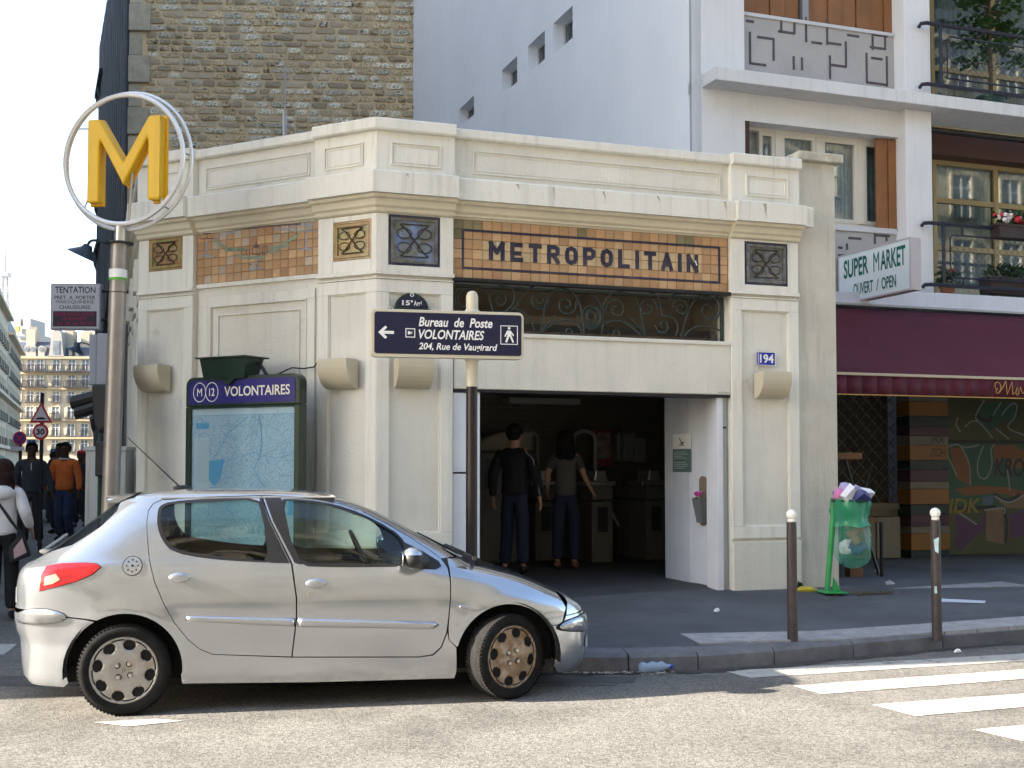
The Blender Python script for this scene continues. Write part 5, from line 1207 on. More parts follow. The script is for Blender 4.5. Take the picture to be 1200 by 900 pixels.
for a, x, z in ((148, -.37, .33), (228, -.40, -.36), (312, .37, -.36)):
    c_, s_ = cos(RAD(a)), sin(RAD(a)); m.tube([(x, 0, zc + z), (RR * .92 * c_, -.04, zc + RR * .92 * s_)], .009, 5)
m.build('strut', steel, TM)
def mM(x, y): return ((x - 148) / F * 11.3 * 1.04, zc + (188 - y) / F * 11.3)
a_ = 11.3 / F
P = [(-.385, -.40), (-.385, .405), (-.262, .405), (.0, -.02), (.262, .405), (.385, .405), (.385, -.40), (.255, -.40), (.255, .17), (.245, .19), (.0, -.25), (-.245, .19), (-.255, .17), (-.255, -.40)]
from mathutils.geometry import tessellate_polygon
def letter(y0, y1, k, bev):
    m = MB(); n = len(P); vs = [(x * k, y0 + bev, zc + z * k + .0) for x, z in P] + [(x * k, y1, zc + z * k) for x, z in P]
    tri = tessellate_polygon([[Vector((x, z, 0)) for x, z in P]])
    m.add(vs, [tuple(t) for t in tri] + [tuple(n + i for i in t[::-1]) for t in tri] + [(i, n + i, n + (i + 1) % n, (i + 1) % n) for i in range(n)])
    return m
o = letter(-.05, .05, 1.0, 0).build('letter_body', yel, TM, clean=True, bevel=.018)
o = letter(.045, .085, 1.04, 0).build('letter_backplate', M('signal_yellow_edge', (.80, .40, .006), .4), TM, clean=True)
lean = .06
m = MB(); zb = .14; zt = zc - RR
m.tube([(-.075 - lean, .0, zb), (-.055, 0, zt - .12)], [.084, .080], 24); m.build('mast', mastm, TM, smooth=True)
m = MB(); m.tube([(-.05, 0, zt - .12), (-.045, 0, zt + .07)], .055, 16); m.build('neck', steel, TM, smooth=True)
m = MB(); z_ = hz(322, 11.3); m.lathe([(.084, z_ - .05), (.0845, z_ + .05)], 24, -.065, 0); m.build('white_band', white, TM, smooth=True)
m = MB(); m.lathe([(.0855, z_ - .055), (.0858, z_ - .03)], 24, -.065, 0); m.build('green_band', M('band_green_bright', (.12, .40, .05), .4), TM, smooth=True)
m = MB(); m.lathe([(.13, zt - .13), (.13, zt - .115), (.02, zt - .11)], 24, -.055, 0); m.build('collar', black, TM)
m = MB(); z_ = hz(343, 11.3); m.lathe([(.0850, z_), (.0855, z_ + .006)], 24, -.066, 0); m.build('joint', black, TM)
m = MB(); m.tube([(.045, -.02, zt + .02), (.07, 0, zt + .55)], .012, 6); m.build('strut', steel, TM)
# --- electrical cabinet and the grey traffic-signal boxes on the corner
cab = M('cabinet_paint', (.50, .51, .49), .55, var=.05, streak=.2)
Yc = 13.6; x0, x1 = at(100, Yc)[0], at(136, Yc)[0]
EC = empty('electrical_cabinet', x0, Yc, .2, 4, 'pale grey electrical cabinet standing behind the steel mast', 'cabinet')
W_ = x1 - x0 + .1; H = hz(523, Yc) - .2
m = MB(); m.box(0, W_, 0, .4, 0, H - .05); m.build('case', cab, EC, bevel=.01); m = MB(); m.box(-.015, W_ + .015, -.02, .42, H - .05, H); m.build('lid', cab, EC, bevel=.008)
m = MB(); m.box(W_ * .38, W_ * .72, -.008, 0, H * .55, H * .87); m.build('door', M('cabinet_door', (.46, .47, .46), .5), EC, bevel=.003)
m = MB(); m.box(W_ * .05, W_ * .09, -.006, 0, .1, H - .12); m.box(W_ * .41, W_ * .43, -.014, -.008, H * .68, H * .72); m.build('hinge', steel, EC)
Yt = 12.6; xa, xb = at(103, Yt)[0], at(129, Yt)[0]
SG2 = empty('signal_box', (xa + xb) / 2, Yt, hz(451, Yt), 6, 'grey boxed back of a sign fixed high beside the steel mast', 'sign box')
hb = hz(392, Yt) - hz(451, Yt); m = MB(); m.box(-(xb - xa) / 2, -.04, 0, .28, 0, hb); m.build('case', M('boxed_grey', (.27, .29, .34), .5, var=.05), SG2, bevel=.01); m = MB(); m.box(-.036, (xb - xa) / 2 + .05, -.03, .28, 0, hb + .01); m.build('side_case', M('boxed_grey', 0), SG2, bevel=.01)
TL = empty('traffic_light', *at(118, 12.5), 0, 0, 'black traffic light with its visors turned away, between the grey box and the cabinet', 'traffic light')
zt0, zt1 = hz(508, 12.5), hz(452, 12.5)
m = MB(); m.slab([(-.07, zt1), (.14, zt1), (.15, zt0 + .15), (.02, zt0), (-.04, zt0 + .1)], -.12, .12); m.build('housing', black, TL, bevel=.02)
for k, (dz, l) in enumerate(((-.12, .24), (-.22, .20))):
    m = MB(); n_ = 12; r0 = .085; vs = []
    for t in (0, 1):
        for i in range(n_): a = 2 * pi * i / n_; vs.append((-.06 - l * t, r0 * cos(a), zt1 + dz - .06 * t + r0 * sin(a) * .8))
    m.add(vs, [(i, (i + 1) % n_, n_ + (i + 1) % n_, n_ + i) for i in range(n_)]); o = m.build('visor', black, TL); so = o.modifiers.new('s', 'SOLIDIFY'); so.thickness = .008
m = MB(); m.tube([(.06, .05, .2), (.06, .05, zt1)], .045, 10); m.build('pole', darkgreen, TL); m = MB(); m.box(-.03, .10, -.1, .1, zt0 - .45, zt0 - .08); m.build('lower_housing', black, TL, bevel=.02)
m = MB(); m.tube([(.0, 0, .2), (.0, 0, zt0)], .03, 8); m.build('conduit', darkgreen, TL)
# --- hanging shop sign TENTATION on the stone building front
Yn = 17.0
TS_ = empty('hanging_shop_sign', *at(90, Yn, 360), 0, 2, 'white hanging shop sign reading TENTATION with a red-lettered dark strip', 'shop sign')
k = Yn / F; w2 = 29 * k; zt, zb = hz(333, Yn), hz(387, Yn)
m = MB(); m.box(-w2, w2, -.06, .06, zb, zt); m.build('case', M('lilac_frame', (.42, .40, .48), .5), TS_, bevel=.01)
m = MB(); m.box(-w2 + .02, w2 - .02, -.066, -.06, zb + .025, zt - .02); m.build('face', M('sign_face_white', (.62, .62, .64), .4), TS_)
H = zt - zb
dred = M('sign_red', (.38, .01, .08), .5)
def row(s, x0, x1, a, b, mt, bo=.02): text('lettering', s, -w2 + x0 * 2 * w2, -w2 + x1 * 2 * w2, zb + H * a, zb + H * b, -.068 if mt != dred else -.072, mt, TS_, bold=bo)
row('TENTATION', .09, .90, .79, .93, black, .012); row('PRET  A  PORTER', .08, .90, .655, .735, black, .008); row('MAROQUINERIE', .11, .87, .555, .635, black, 0); row('CHAUSSURES', .18, .80, .445, .525, black, .008)
m = MB(); m.box(-w2 + .06 * 2 * w2, w2 - .07 * 2 * w2, -.070, -.066, zb + H * .07, zb + H * .40); m.build('strip', M('dark_strip', (.03, .015, .04), .4), TS_)
row('SUPER CHOIX PORTE', .10, .88, .30, .37, dred, .01); row('LES SCHWEITZ', .24, .74, .20, .27, dred, .01); row('01 45 66 33 55', .16, .86, .10, .17, dred, .01)
m = MB(); m.tube([(w2, 0, zt - .1), (w2 + .9, .1, zt - .1)], .02, 5); m.tube([(w2, 0, zb + .15), (w2 + .9, .1, zb + .15)], .02, 5); m.tube([(w2 + .1, 0, zt - .2), (w2 + .3, .05, zb)], .015, 5); m.tube([(w2 + .3, 0, zt - .1), (w2 + .12, .05, zb)], .02, 5); m.build('bracket', black, TS_)
# swan-neck lamps on the building front
def swan(px, py, Y, s, lab):
    X, _ = at(px, Y, py); z = hz(py, Y); R = empty('swan_neck_lamp', X, Y, z, 0, lab, 'wall lamp', 'swan-neck wall lamps on the side street')
    m = MB(); m.tube(bez((-.02, 0, .10), (.0, 0, .26), (.12, 0, .22), (.55, .15, 0), 10), .018 * s, 6); m.build('arm', darkgreen, R, smooth=True)
    m = MB(); m.lathe([(.05, .12), (.08, .06), (.20, -.03), (.22, -.05), (.20, -.055), (.06, .05), (0, .05)], 16, -.06, 0)
    o = m.build('shade', M('lamp_shade_dark', (.03, .045, .06), .4), R, smooth=True); o.rotation_euler = (0, RAD(25), 0); R.scale = (s, s, s); return R
swan(104, 299, 15.5, 1.0, 'dark swan-neck lamp against the sky above the hanging TENTATION sign')
swan(92, 411, 26, .9, 'small dark swan-neck lamp in front of the slate mansard roof')
# --- direction sign on its post
Ds = 9.75; DX, _ = at(553, Ds)
DS = empty('direction_sign', DX, Ds, .14, 13, 'dark blue direction sign on a brown post in front of the station entrance', 'street sign')
k = Ds / F; zs = hz(394.3, Ds) - .14; rot = 0
zL, zR = hz(391, Ds) - .14, 0
sx0, sx1 = -119.5 * k / cos(RAD(13)) * .985, 55.5 * k / cos(RAD(13)) * 1.03; hh_ = 27.7 * k
cream2 = M('cream_enamel', (.56, .52, .40), .4, var=.05, streak=.2)
def rr(x0, x1, z0, z1, r, n=5):
    out = []
    for cx_, cz_, a0 in ((x1 - r, z0 + r, -90), (x1 - r, z1 - r, 0), (x0 + r, z1 - r, 90), (x0 + r, z0 + r, 180)):
        for i in range(n + 1): a = RAD(a0 + 90 * i / n); out.append((cx_ + r * cos(a), cz_ + r * sin(a)))
    return out
PLT = empty('sign_panel_mount', 0, 0, 0); bpy.data.objects.remove(PLT)
m = MB(); m.slab(rr(sx0, sx1, zs - hh_, zs + hh_, .045), -.115, -.03); case = m.build('sign_box', cream2, DS, bevel=.006)
m = MB(); m.slab(rr(sx0 + .028, sx1 - .022, zs - hh_ + .028, zs + hh_ - .024, .02), -.119, -.115); face = m.build('sign_face', navy, DS)
FX0, FX1 = sx0 + .028, sx1 - .022; FZ0, FZ1 = zs - hh_ + .028, zs + hh_ - .024
def fx(x): return FX0 + (x - 115) / (1108 - 115) * (FX1 - FX0)     # columns measured on the face
def fz(y, x): y0 = 215 + (x - 115) * .041; y1 = 512 + (x - 115) * .029; return FZ1 - (y - y0) / (y1 - y0) * (FZ1 - FZ0)
def drow(s, x0, x1, yt, yb, bo, **kw): xm = (x0 + x1) / 2; text('lettering', s, fx(x0), fx(x1), fz(yb, xm), fz(yt, xm), -.1205, white, DS, bold=bo, shear=.22, **kw)
drow('Bureau  de  Poste', 408, 908, 268, 334, .022); drow('VOLONTAIRES', 408, 852, 353, 420, .022); drow('204, Rue de Vaugirard', 408, 942, 447, 510, .02)
m = MB(); y_ = -.1205
ax, az = fx(140), fz(363, 140); m.slab([(ax, az), (ax + .055, az + .052), (ax + .072, az + .040), (ax + .045, az + .012), (ax + .125, az + .012), (ax + .125, az - .012), (ax + .045, az - .012), (ax + .072, az - .040), (ax + .055, az - .052)], y_, -.119)
m.build('arrow', white, DS)
m = MB(); xx0, xx1 = fx(320), fx(385); z0, z1 = fz(403, 350), fz(338, 350); m.ring(xx0, xx1, z0, z1, .007, .119, .1205)
m.slab([(xx0 + .02, z0 + .022), (xx0 + .02, z0 + .052), (xx1 - .018, z0 + .042), (xx0 + .035, z0 + .036), (xx1 - .022, z0 + .032)], y_, -.119); m.build('emblem', white, DS)
m = MB(); xx0, xx1 = fx(963), fx(1083); z0, z1 = fz(459, 1023), fz(326, 1023); m.ring(xx0, xx1, z0, z1, .006, .119, .1205); m.build('border', white, DS)
cx, w_, h_ = (xx0 + xx1) / 2, xx1 - xx0, z1 - z0
pf = lambda x, z: (cx + x * w_, z0 + z * h_)
m = MB(); m.slab([(cx + .0 + .011 * cos(i * pi / 5), z0 + .86 * h_ + .011 * sin(i * pi / 5)) for i in range(10)], y_, -.119)
m.slab([pf(-.12, .74), pf(.1, .74), pf(.12, .45), pf(-.1, .45)], y_, -.119); m.slab([pf(.0, .5), pf(.13, .5), pf(.28, .13), pf(.20, .10)], y_ - .0002, -.119); m.slab([pf(-.1, .5), pf(.04, .5), pf(-.12, .10), pf(-.22, .13)], y_ - .0004, -.119)
m.slab([pf(-.13, .72), pf(-.28, .42), pf(-.22, .40), pf(-.08, .62)], y_ - .0006, -.119); m.slab([pf(.1, .72), pf(.28, .5), pf(.24, .45), pf(.1, .6)], y_ - .0008, -.119); m.build('walking_figure', white, DS)
m = MB(); m.tube([(0, 0, 0), (0, 0, zs - hh_ - .22)], .046, 16); m.build('post', M('brown_post', (.018, .013, .012), .4, var=.1), DS, smooth=True)
m = MB(); m.lathe([(.05, zs - hh_ - .22), (.05, zs - hh_ - .02), (.062, zs - hh_), (.062, zs + hh_), (.075, zs + hh_ + .0), (.05, zs + hh_ + .03), (.05, zs + hh_ + .13), (.04, zs + hh_ + .165), (.02, zs + hh_ + .18), (0, zs + hh_ + .182)], 16); m.build('sleeve', cream2, DS, smooth=True)
m = MB(); m.lathe([(.10, 0), (.10, .02), (.055, .12), (.047, .14)], 16); m.build('base', M('brown_post', 0), DS, smooth=True)
# --- station map board
o0 = .38
MBd = empty('station_map_board', *FL.pt(FL.u(288, o0), o0), .2, -28.4, 'dark green station map board with a blue VOLONTAIRES header and pale blue map', 'map board')
FMB = Frame(*FL.pt(FL.u(288, o0), o0), -28.4)
def mb(x, y): a = FMB.uv(x, y, 0); return (a[0], a[1] - .2)
xl, xr = mb(222, 520)[0], mb(355, 520)[0]; zt = (mb(240, 442)[1] + mb(340, 441)[1]) / 2 + .01; zhb = mb(288, 472)[1]; zpt = mb(288, 478)[1]; zpb = zpt - 1.42
fr_m = M('board_green', (.010, .028, .018), .3, var=.15, coat=.3)
def topround(x0, x1, z0, z1, r): return [(x0, z0), (x1, z0)] + [(x1 - r + r * cos(RAD(a)), z1 - r + r * sin(RAD(a))) for a in range(0, 91, 15)] + [(x0 + r + r * cos(RAD(a)), z1 - r + r * sin(RAD(a))) for a in range(90, 181, 15)]
m = MB(); m.slab(topround(xl, xr, zhb - .03, zt, .09), -.06, .06); m.build('header_case', fr_m, MBd, bevel=.01)
m = MB(); t = .065; m.box(xl, xl + t, -.06, .06, zpb - .08, zhb - .032); m.box(xr - t, xr, -.06, .06, zpb - .08, zhb - .032); m.box(xl + t, xr - t, -.06, .06, zpt, zhb - .032); m.box(xl + t, xr - t, -.06, .06, zpb - .08, zpb); m.box(xl + t, xr - t, .0, .05, zpb, zpt); m.build('frame', fr_m, MBd, bevel=.008)
m = MB(); m.box(xl + .04, xl + .1, -.04, .04, 0, zpb - .08); m.box(xr - .1, xr - .04, -.04, .04, 0, zpb - .08); m.build('leg', fr_m, MBd)
hx0, hx1 = xl + .05, xr - .05; hz0, hz1 = zhb - .005, zt - .035
m = MB(); m.slab(topround(hx0, hx1, hz0, hz1, .05), -.066, -.06); m.build('header_panel', M('header_blue', (.025, .022, .16), .2, coat=.6), MBd)
HH = hz1 - hz0; hw_ = hx1 - hx0
hd = lambda f: hx0 + f * hw_
fcx = [.105, .225]
m = MB()
for f in fcx: m.tube([(hd(f) + HH * .40 * .85 * cos(2 * pi * i / 24), -.068, hz0 + HH * .5 + HH * .40 * sin(2 * pi * i / 24)) for i in range(24)], .005, 4, closed=True)
m.build('line_roundel', white, MBd)
cz_ = hz0 + HH * .5
lw = M('header_lettering', (.72, .68, .55), .4)
text('lettering', 'M', hd(.105) - .033, hd(.105) + .033, cz_ - .04, cz_ + .04, -.0675, white, MBd, bold=0)
text('lettering', '12', hd(.225) - .036, hd(.225) + .036, cz_ - .04, cz_ + .04, -.0675, white, MBd, bold=.012)
text('lettering', 'VOLONTAIRES', hd(.345), hd(.955), cz_ - .05, cz_ + .05, -.0675, lw, MBd, bold=.015)
# map sheet: pale blue-grey with street web
mapm = M('map_sheet', (.55, .68, .74), .5)
nt = mapm.node_tree; bs_ = nt.nodes['Principled BSDF']; tcm = nt.nodes.new('ShaderNodeTexCoord')
def vor(sc_, th):
    v_ = nt.nodes.new('ShaderNodeTexVoronoi'); v_.feature = 'DISTANCE_TO_EDGE'; v_.inputs['Scale'].default_value = sc_; nt.links.new(tcm.outputs['Object'], v_.inputs['Vector'])
    r_ = nt.nodes.new('ShaderNodeMapRange'); r_.inputs['From Min'].default_value = th; r_.inputs['From Max'].default_value = th * 2; nt.links.new(v_.outputs['Distance'], r_.inputs['Value']); return r_.outputs[0]
def mx2(f, A, B):
    x = nt.nodes.new('ShaderNodeMix'); x.data_type = 'RGBA'; nt.links.new(f, x.inputs['Factor'])
    for i, q in ((6, A), (7, B)):
        if isinstance(q, tuple): x.inputs[i].default_value = (*q, 1)
        else: nt.links.new(q, x.inputs[i])
    return x.outputs[2]
nz = nt.nodes.new('ShaderNodeTexNoise'); nz.inputs['Scale'].default_value = 3; nt.links.new(tcm.outputs['Object'], nz.inputs[0])
base = mx2(nz.outputs[0], (.42, .58, .68), (.66, .72, .74)); c1 = mx2(vor(34, .05), (.40, .50, .57), base); c2_ = mx2(vor(10, .010), (.28, .42, .54), c1); nt.links.new(c2_, bs_.inputs['Base Color'])
px0, px1 = xl + t, xr - t
m = MB(); m.box(px0, px1, -.03, .0, zpb, zpt); m.build('map_sheet', mapm, MBd)
mpw = M('map_white', (.62, .68, .70), .5); mpb = M('map_blue', (.12, .40, .62), .5); mpg = M('map_text_grey', (.30, .36, .42), .5)
PW, PH = px1 - px0, zpt - zpb
mp = lambda x, y: (px0 + PW * (x - 45) / 625, zpt - (y - 350) / 794 * (PW / 1.0) * 1.26)
m = MB(); m.box(mp(45, 0)[0], mp(670, 0)[0], -.0315, -.03, mp(0, 380)[1], mp(0, 352)[1]); m.box(mp(60, 0)[0], mp(150, 0)[0], -.0315, -.03, mp(0, 820)[1], mp(0, 490)[1]); m.build('map_margin', mpw, MBd)
m = MB(); m.box(mp(70, 0)[0], mp(150, 0)[0], -.034, -.032, mp(0, 445)[1], mp(0, 418)[1]); m.ribbon([mp(75, 383), mp(665, 383)], .004, -.0335); m.slab([mp(155, 600), mp(250, 590), mp(225, 680), mp(190, 720), mp(155, 690)], -.0335, -.03); m.slab([mp(635, 770), mp(665, 750), mp(665, 850), mp(630, 850)], -.0335, -.03)
m.ribbon([mp(460, 390), mp(470, 450), mp(475, 520), mp(460, 580), mp(430, 640), mp(470, 700), mp(540, 770), mp(590, 850)], .009, -.0338); m.ribbon([mp(390, 395), mp(330, 430), mp(270, 470), mp(220, 540), mp(180, 590)], .007, -.0338); m.ribbon([mp(190, 620), mp(300, 590), mp(430, 560), mp(560, 590), mp(660, 560)], .005, -.0338); m.ribbon([mp(250, 850), mp(300, 780), mp(380, 740), mp(430, 700)], .006, -.0338)
m.build('map_river', mpb, MBd)
m = MB()
for i in range(26): 
    for c in range(5): m.box(mp(78 + c * 15, 0)[0], mp(88 + c * 15, 0)[0], -.0335, -.0318, mp(0, 500 + i * 8)[1] - .003, mp(0, 500 + i * 8)[1])
m.build('map_index', mpg, MBd)
m = MB(); rm_ = random.Random(5)
for i in range(34):
    x, y = rm_.uniform(160, 660), rm_.uniform(400, 1100); a = rm_.uniform(0, 6.28); P = []
    for k in range(rm_.randint(4, 9)): P.append(mp(min(665, max(155, x)), y)); x += 24 * cos(a); y += 24 * sin(a); a += rm_.uniform(-.4, .4)
    m.ribbon(P, rm_.choice((.002, .003, .0045)), -.0335)
for i in range(60): x, y = rm_.uniform(165, 650), rm_.uniform(395, 1100); a, b = mp(x, y); m.box(a, a + rm_.uniform(.01, .03), -.0336, -.0318, b, b + .003)
m.build('map_streets', mpg, MBd)
m = MB(); m.box(px0, px1, -.050, -.046, zpb, zpt); m.build('glass', glass('board_glass', (.90, .95, .97), .07), MBd)
# floodlight box on top, its lamp cable
FLB = empty('floodlight_box', *FL.pt(FL.u(273, .36), .36), mb(273, 445)[1] + .2, -28.4, 'dark green sheet-metal floodlight box on top of the station map board', 'floodlight')
k2 = 12.0 / F; m = MB(); w1 = .29; m.add([(-w1, -.12, 0), (w1 - .05, -.12, 0), (w1 - .08, .12, 0), (-w1, .12, 0), (-w1 - .02, -.16, .21), (w1, -.16, .21), (w1 - .03, .16, .21), (-w1, .16, .21)], [(0, 3, 2, 1), (4, 5, 6, 7), (0, 1, 5, 4), (1, 2, 6, 5), (2, 3, 7, 6), (3, 0, 4, 7)]); m.build('case', fr_m, FLB, bevel=.006)
m = MB(); m.box(-w1 - .05, w1 + .02, -.19, .18, .21, .225); m.build('lid', fr_m, FLB); m = MB(); m.slab([(-.05, 0), (.12, 0), (.06, -.05), (.0, -.05)], -.13, -.10); m.build('clamp', fr_m, FLB)
CBb = empty('power_cable', *FL.pt(0, 0), 0, -28.4, 'black power cable looping from the floodlight to the station wall', 'cable')
def fl(x, y, o): a = FL.uv(x, y, o); return (a[0], -o, a[1])
m = MB(); m.tube([fl(303, 425, .3), fl(309, 433, .3), fl(313, 441, .3)], .018, 6); m.tube([fl(305, 428, .3), fl(315, 440, .25), fl(325, 439, .1), fl(335, 434, .02), fl(342, 431, .01), fl(356, 432, .01), fl(368, 430, .01), fl(372, 424, .01)], .008, 5); m.build('cable', black, CBb, smooth=True)
# --- bollards
def bollard(x, y, z, lab):
    R = empty('bollard', x, y, z, 0, lab, 'bollard', 'bollards along the kerb')
    m = MB(); m.tube([(0, 0, -.05), (0, 0, .985)], [.044, .041], 18); m.build('post', M('bollard_brown', (.045, .036, .036), .45, var=.25, vs=10, wear=((.35, .34, .32), 16, .70)), R, smooth=True)
    m = MB(); m.lathe([(.030, .98), (.035, 1.0), (.028, 1.01)], 14); m.ball((0, 0, 1.047), .045, 16, 10); m.build('ball_cap', M('bollard_white', (.72, .72, .70), .4, var=.08, vs=14), R, smooth='all'); return R
B1 = bollard(2.33, 9.99, .14, 'brown kerb bollard with white ball top in front of the rendered pier'); B2 = bollard(3.66, 10.36, .14, 'brown kerb bollard with white ball top near the right edge, carrying a torn sticker')
m = MB(); m.slab([(-.03, .82), (.012, .84), (.006, .70), (-.02, .72)], -.048, -.040); m.slab([(-.03, .36), (-.01, .36), (-.012, .42), (-.03, .42)], -.048, -.040); m.build('sticker', M('sticker', (.45, .6, .62), .6, var=.3, vs=30), B2)
# --- litter ring with bag
bx, by = ground(975, 694, .24)
LBn = empty('litter_bin', bx, by, .24, 8, 'bright green leaning litter post with an overfull translucent green bag', 'litter bin')
bg_ = M('bin_green', (.03, .30, .08), .45, var=.15); k3 = by / F
m = MB(); m.slab([(-.13, .0), (.12, .0), (.12, .012), (-.13, .012)], -.16, .14); m.slab([(.0, .012), (.10, .012), (.02, .16)], -.01, .01); m.build('base_plate', bg_, LBn, bevel=.004)
m = MB(); m.tube([(-.055, 0, .0), (.02, 0, .78), (.03, 0, .98)], .030, 10); m.build('post', bg_, LBn, smooth=True)
bcx, bcy, bz = .19, -.05, .98
m = MB(); m.tube([(bcx + .19 * cos(2 * pi * i / 24), bcy + .19 * sin(2 * pi * i / 24), bz) for i in range(24)], .014, 6, closed=True); m.tube([(.03, 0, .9), (.03, 0, .98)], .02, 6); m.build('hoop', darkgreen, LBn, smooth=True)
bagm = M('green_bag_film', (.10, .42, .30), .22, spec=.8, alpha=.28); bagm2 = M('green_bag_cuff', (.03, .30, .15), .3, spec=.6, alpha=.72)
def bag(prof, mt, nm, seg=36, amp=.018, sd=1):
    rnd = random.Random(sd); ph = [rnd.random() * 6 for _ in range(8)]; m = MB(); vs = []
    for r, z, ox in prof:
        for k in range(seg):
            t = 2 * pi * k / seg; rr_ = r * (1 + .09 * sin(3 * t + ph[0] + z * 9) + .07 * sin(7 * t + ph[1] - z * 17) + .045 * sin(13 * t + ph[2] + z * 30)); vs.append((bcx + ox + rr_ * cos(t), bcy + rr_ * sin(t) * .95, z + .01 * sin(5 * t + ph[3])))
    n_ = len(prof); m.add(vs, [(i * seg + k, i * seg + (k + 1) % seg, (i + 1) * seg + (k + 1) % seg, (i + 1) * seg + k) for i in range(n_ - 1) for k in range(seg)]); o = m.build(nm, mt, LBn, smooth='all'); return o
bag([(.195, bz + .02, 0), (.20, bz - .03, 0), (.195, bz - .12, 0), (.17, bz - .2, .01), (.185, bz - .24, .02), (.20, bz - .27, .03)], bagm2, 'bag_cuff', sd=2)
bag([(.185, bz - .02, 0), (.165, bz - .18, .01), (.175, bz - .28, .02), (.195, bz - .38, .03), (.20, bz - .5, .03), (.185, bz - .60, .03), (.14, bz - .67, .03), (.06, bz - .71, .03), (.0, bz - .715, .03)], bagm, 'bag', sd=3)
tr = [M('litter_pink', (.65, .22, .45), .5), M('litter_white', (.75, .74, .78), .5), M('litter_navy', (.05, .06, .2), .4), M('litter_yellow', (.55, .45, .08), .5), M('litter_lilac', (.45, .40, .65), .5), M('litter_brown', (.25, .10, .05), .6)]
for i, (x, y, z, s, c, sh) in enumerate([(-.13, -.05, .06, .09, 0, 0), (-.04, .0, .11, .10, 4, 0), (-.06, -.12, .05, .09, 1, 1), (.05, -.12, .03, .09, 2, 1), (.04, -.06, .08, .05, 3, 0), (.14, -.05, .06, .08, 1, 1), (.0, .08, .09, .09, 0, 0), (-.1, .07, .07, .07, 2, 0), (.1, .05, .10, .06, 4, 1), (-.1, -.1, .03, .04, 2, 0),
                                 (.02, -.1, -.42, .06, 5, 0), (.06, -.02, -.5, .11, 2, 0), (-.03, .03, -.5, .1, 1, 0), (.1, .0, -.36, .09, 5, 1)]):
    m = MB()
    if sh: m.box(-s, s, -s * .5, s * .5, -s, s)
    else: m.ball((0, 0, 0), s, 9, 6, (1.1, .8, .8))
    me_v = [(v[0] * .85 * (1 + random.uniform(-.25, .25)), v[1] * (1 + random.uniform(-.25, .25)), v[2] * (1 + random.uniform(-.25, .25))) for v in m.v]; m.v = me_v
    o = m.build('litter', tr[c], None, loc=(0, 0, 0)); o.location = (bx + bcx + x, by + bcy + y, .24 + bz + z); o.rotation_euler = (random.random(), random.random(), random.random())
    if True: o.parent = LBn; o.location = (bcx + x, bcy + y, bz + z)
# --- loose litter
def litter(name, px, py, z, lab, cat, fn, group=None):
    X, Y = ground(px, py, z)
    if z > .1: X, Y, z = onpave(px, py)
    R = empty(name, X, Y, z, random.uniform(0, 60), lab, cat, group); fn(R); return R
papw = M('paper', (.70, .70, .70), .7)
def crumple(R, s=.05, mt=papw):
    m = MB(); m.ball((0, 0, s * .4), s, 8, 5, (1.2, .8, .5)); m.v = [(v[0] * random.uniform(.6, 1.3), v[1] * random.uniform(.6, 1.3), max(.002, v[2] * random.uniform(.5, 1.4))) for v in m.v]; m.build('crumple', mt, R)
litter('crumpled_paper', 840, 717, .2, 'white crumpled paper on the pavement in front of the entrance', 'litter', lambda R: crumple(R, .035))
litter('crumpled_paper', 1042, 686, .24, 'dark and white crumpled wrapper beside the pavement cover slab', 'litter', lambda R: crumple(R, .05, M('wrapper', (.3, .3, .32), .4)))
litter('crumpled_paper', 1122, 765, .004, 'small white scrap in the gutter below the right bollard', 'litter', lambda R: crumple(R, .03))
litter('crumpled_paper', 1027, 670, .25, 'tiny white scrap near the shop bulkhead', 'litter', lambda R: crumple(R, .025))
def sheet(R): m = MB(); m.add([(-.22, -.12, .006), (.2, -.14, .004), (.24, .1, .006), (-.2, .13, .012)], [(0, 1, 2, 3)]); m.build('sheet', M('pale_paper', (.55, .58, .66), .7), R)
R = litter('paper_sheet', 1128, 705, .235, 'flat pale paper sheet lying on the pavement right of the bollard', 'paper', sheet); R.rotation_euler.z = RAD(-15)
def peel(R):
    m = MB(); m.tube([(-.14, 0, .02), (-.05, .02, .03), (.05, 0, .03), (.15, .03, .015)], [.01, .035, .035, .01], 6); m.build('peel', M('banana_yellow', (.50, .40, .04), .6), R)
litter('banana_peel', 945, 694, .24, 'yellow peel lying at the foot of the rendered pier', 'litter', peel)
def leafpile(R):
    m = MB()
    for _ in range(90):
        r = abs(random.gauss(0, .16)); a = random.random() * 6.28; x, y = r * cos(a) * 1.8, r * sin(a) * .6; s = random.uniform(.012, .035); h = random.uniform(.004, .03); q = random.random() * 6
        m.add([(x + s * cos(q), y + s * sin(q), h), (x - s * sin(q), y + s * cos(q), h * .6), (x - s * cos(q), y - s * sin(q), h), (x + s * sin(q), y - s * cos(q), h * .5)], [(0, 1, 2, 3)])
    m.build('leaves', M('rotting_leaves', (.09, .065, .02), .9, var=.4, vs=20), R)
litter('spilled_scraps', 1020, 697, .235, 'brown spilled food scraps on the pavement right of the litter bin', 'litter', leafpile)
X, Y = ground(925, 700, .235)
def weeds(R):
    m = MB(); leaves(m, (0, 0, .05), (.05, .03, .06), 40, .05); m.build('blades', leafm, R)
litter('weed_tuft', 937, 691, .24, 'small green weed tuft at the base of the rendered pier', 'weed', weeds)
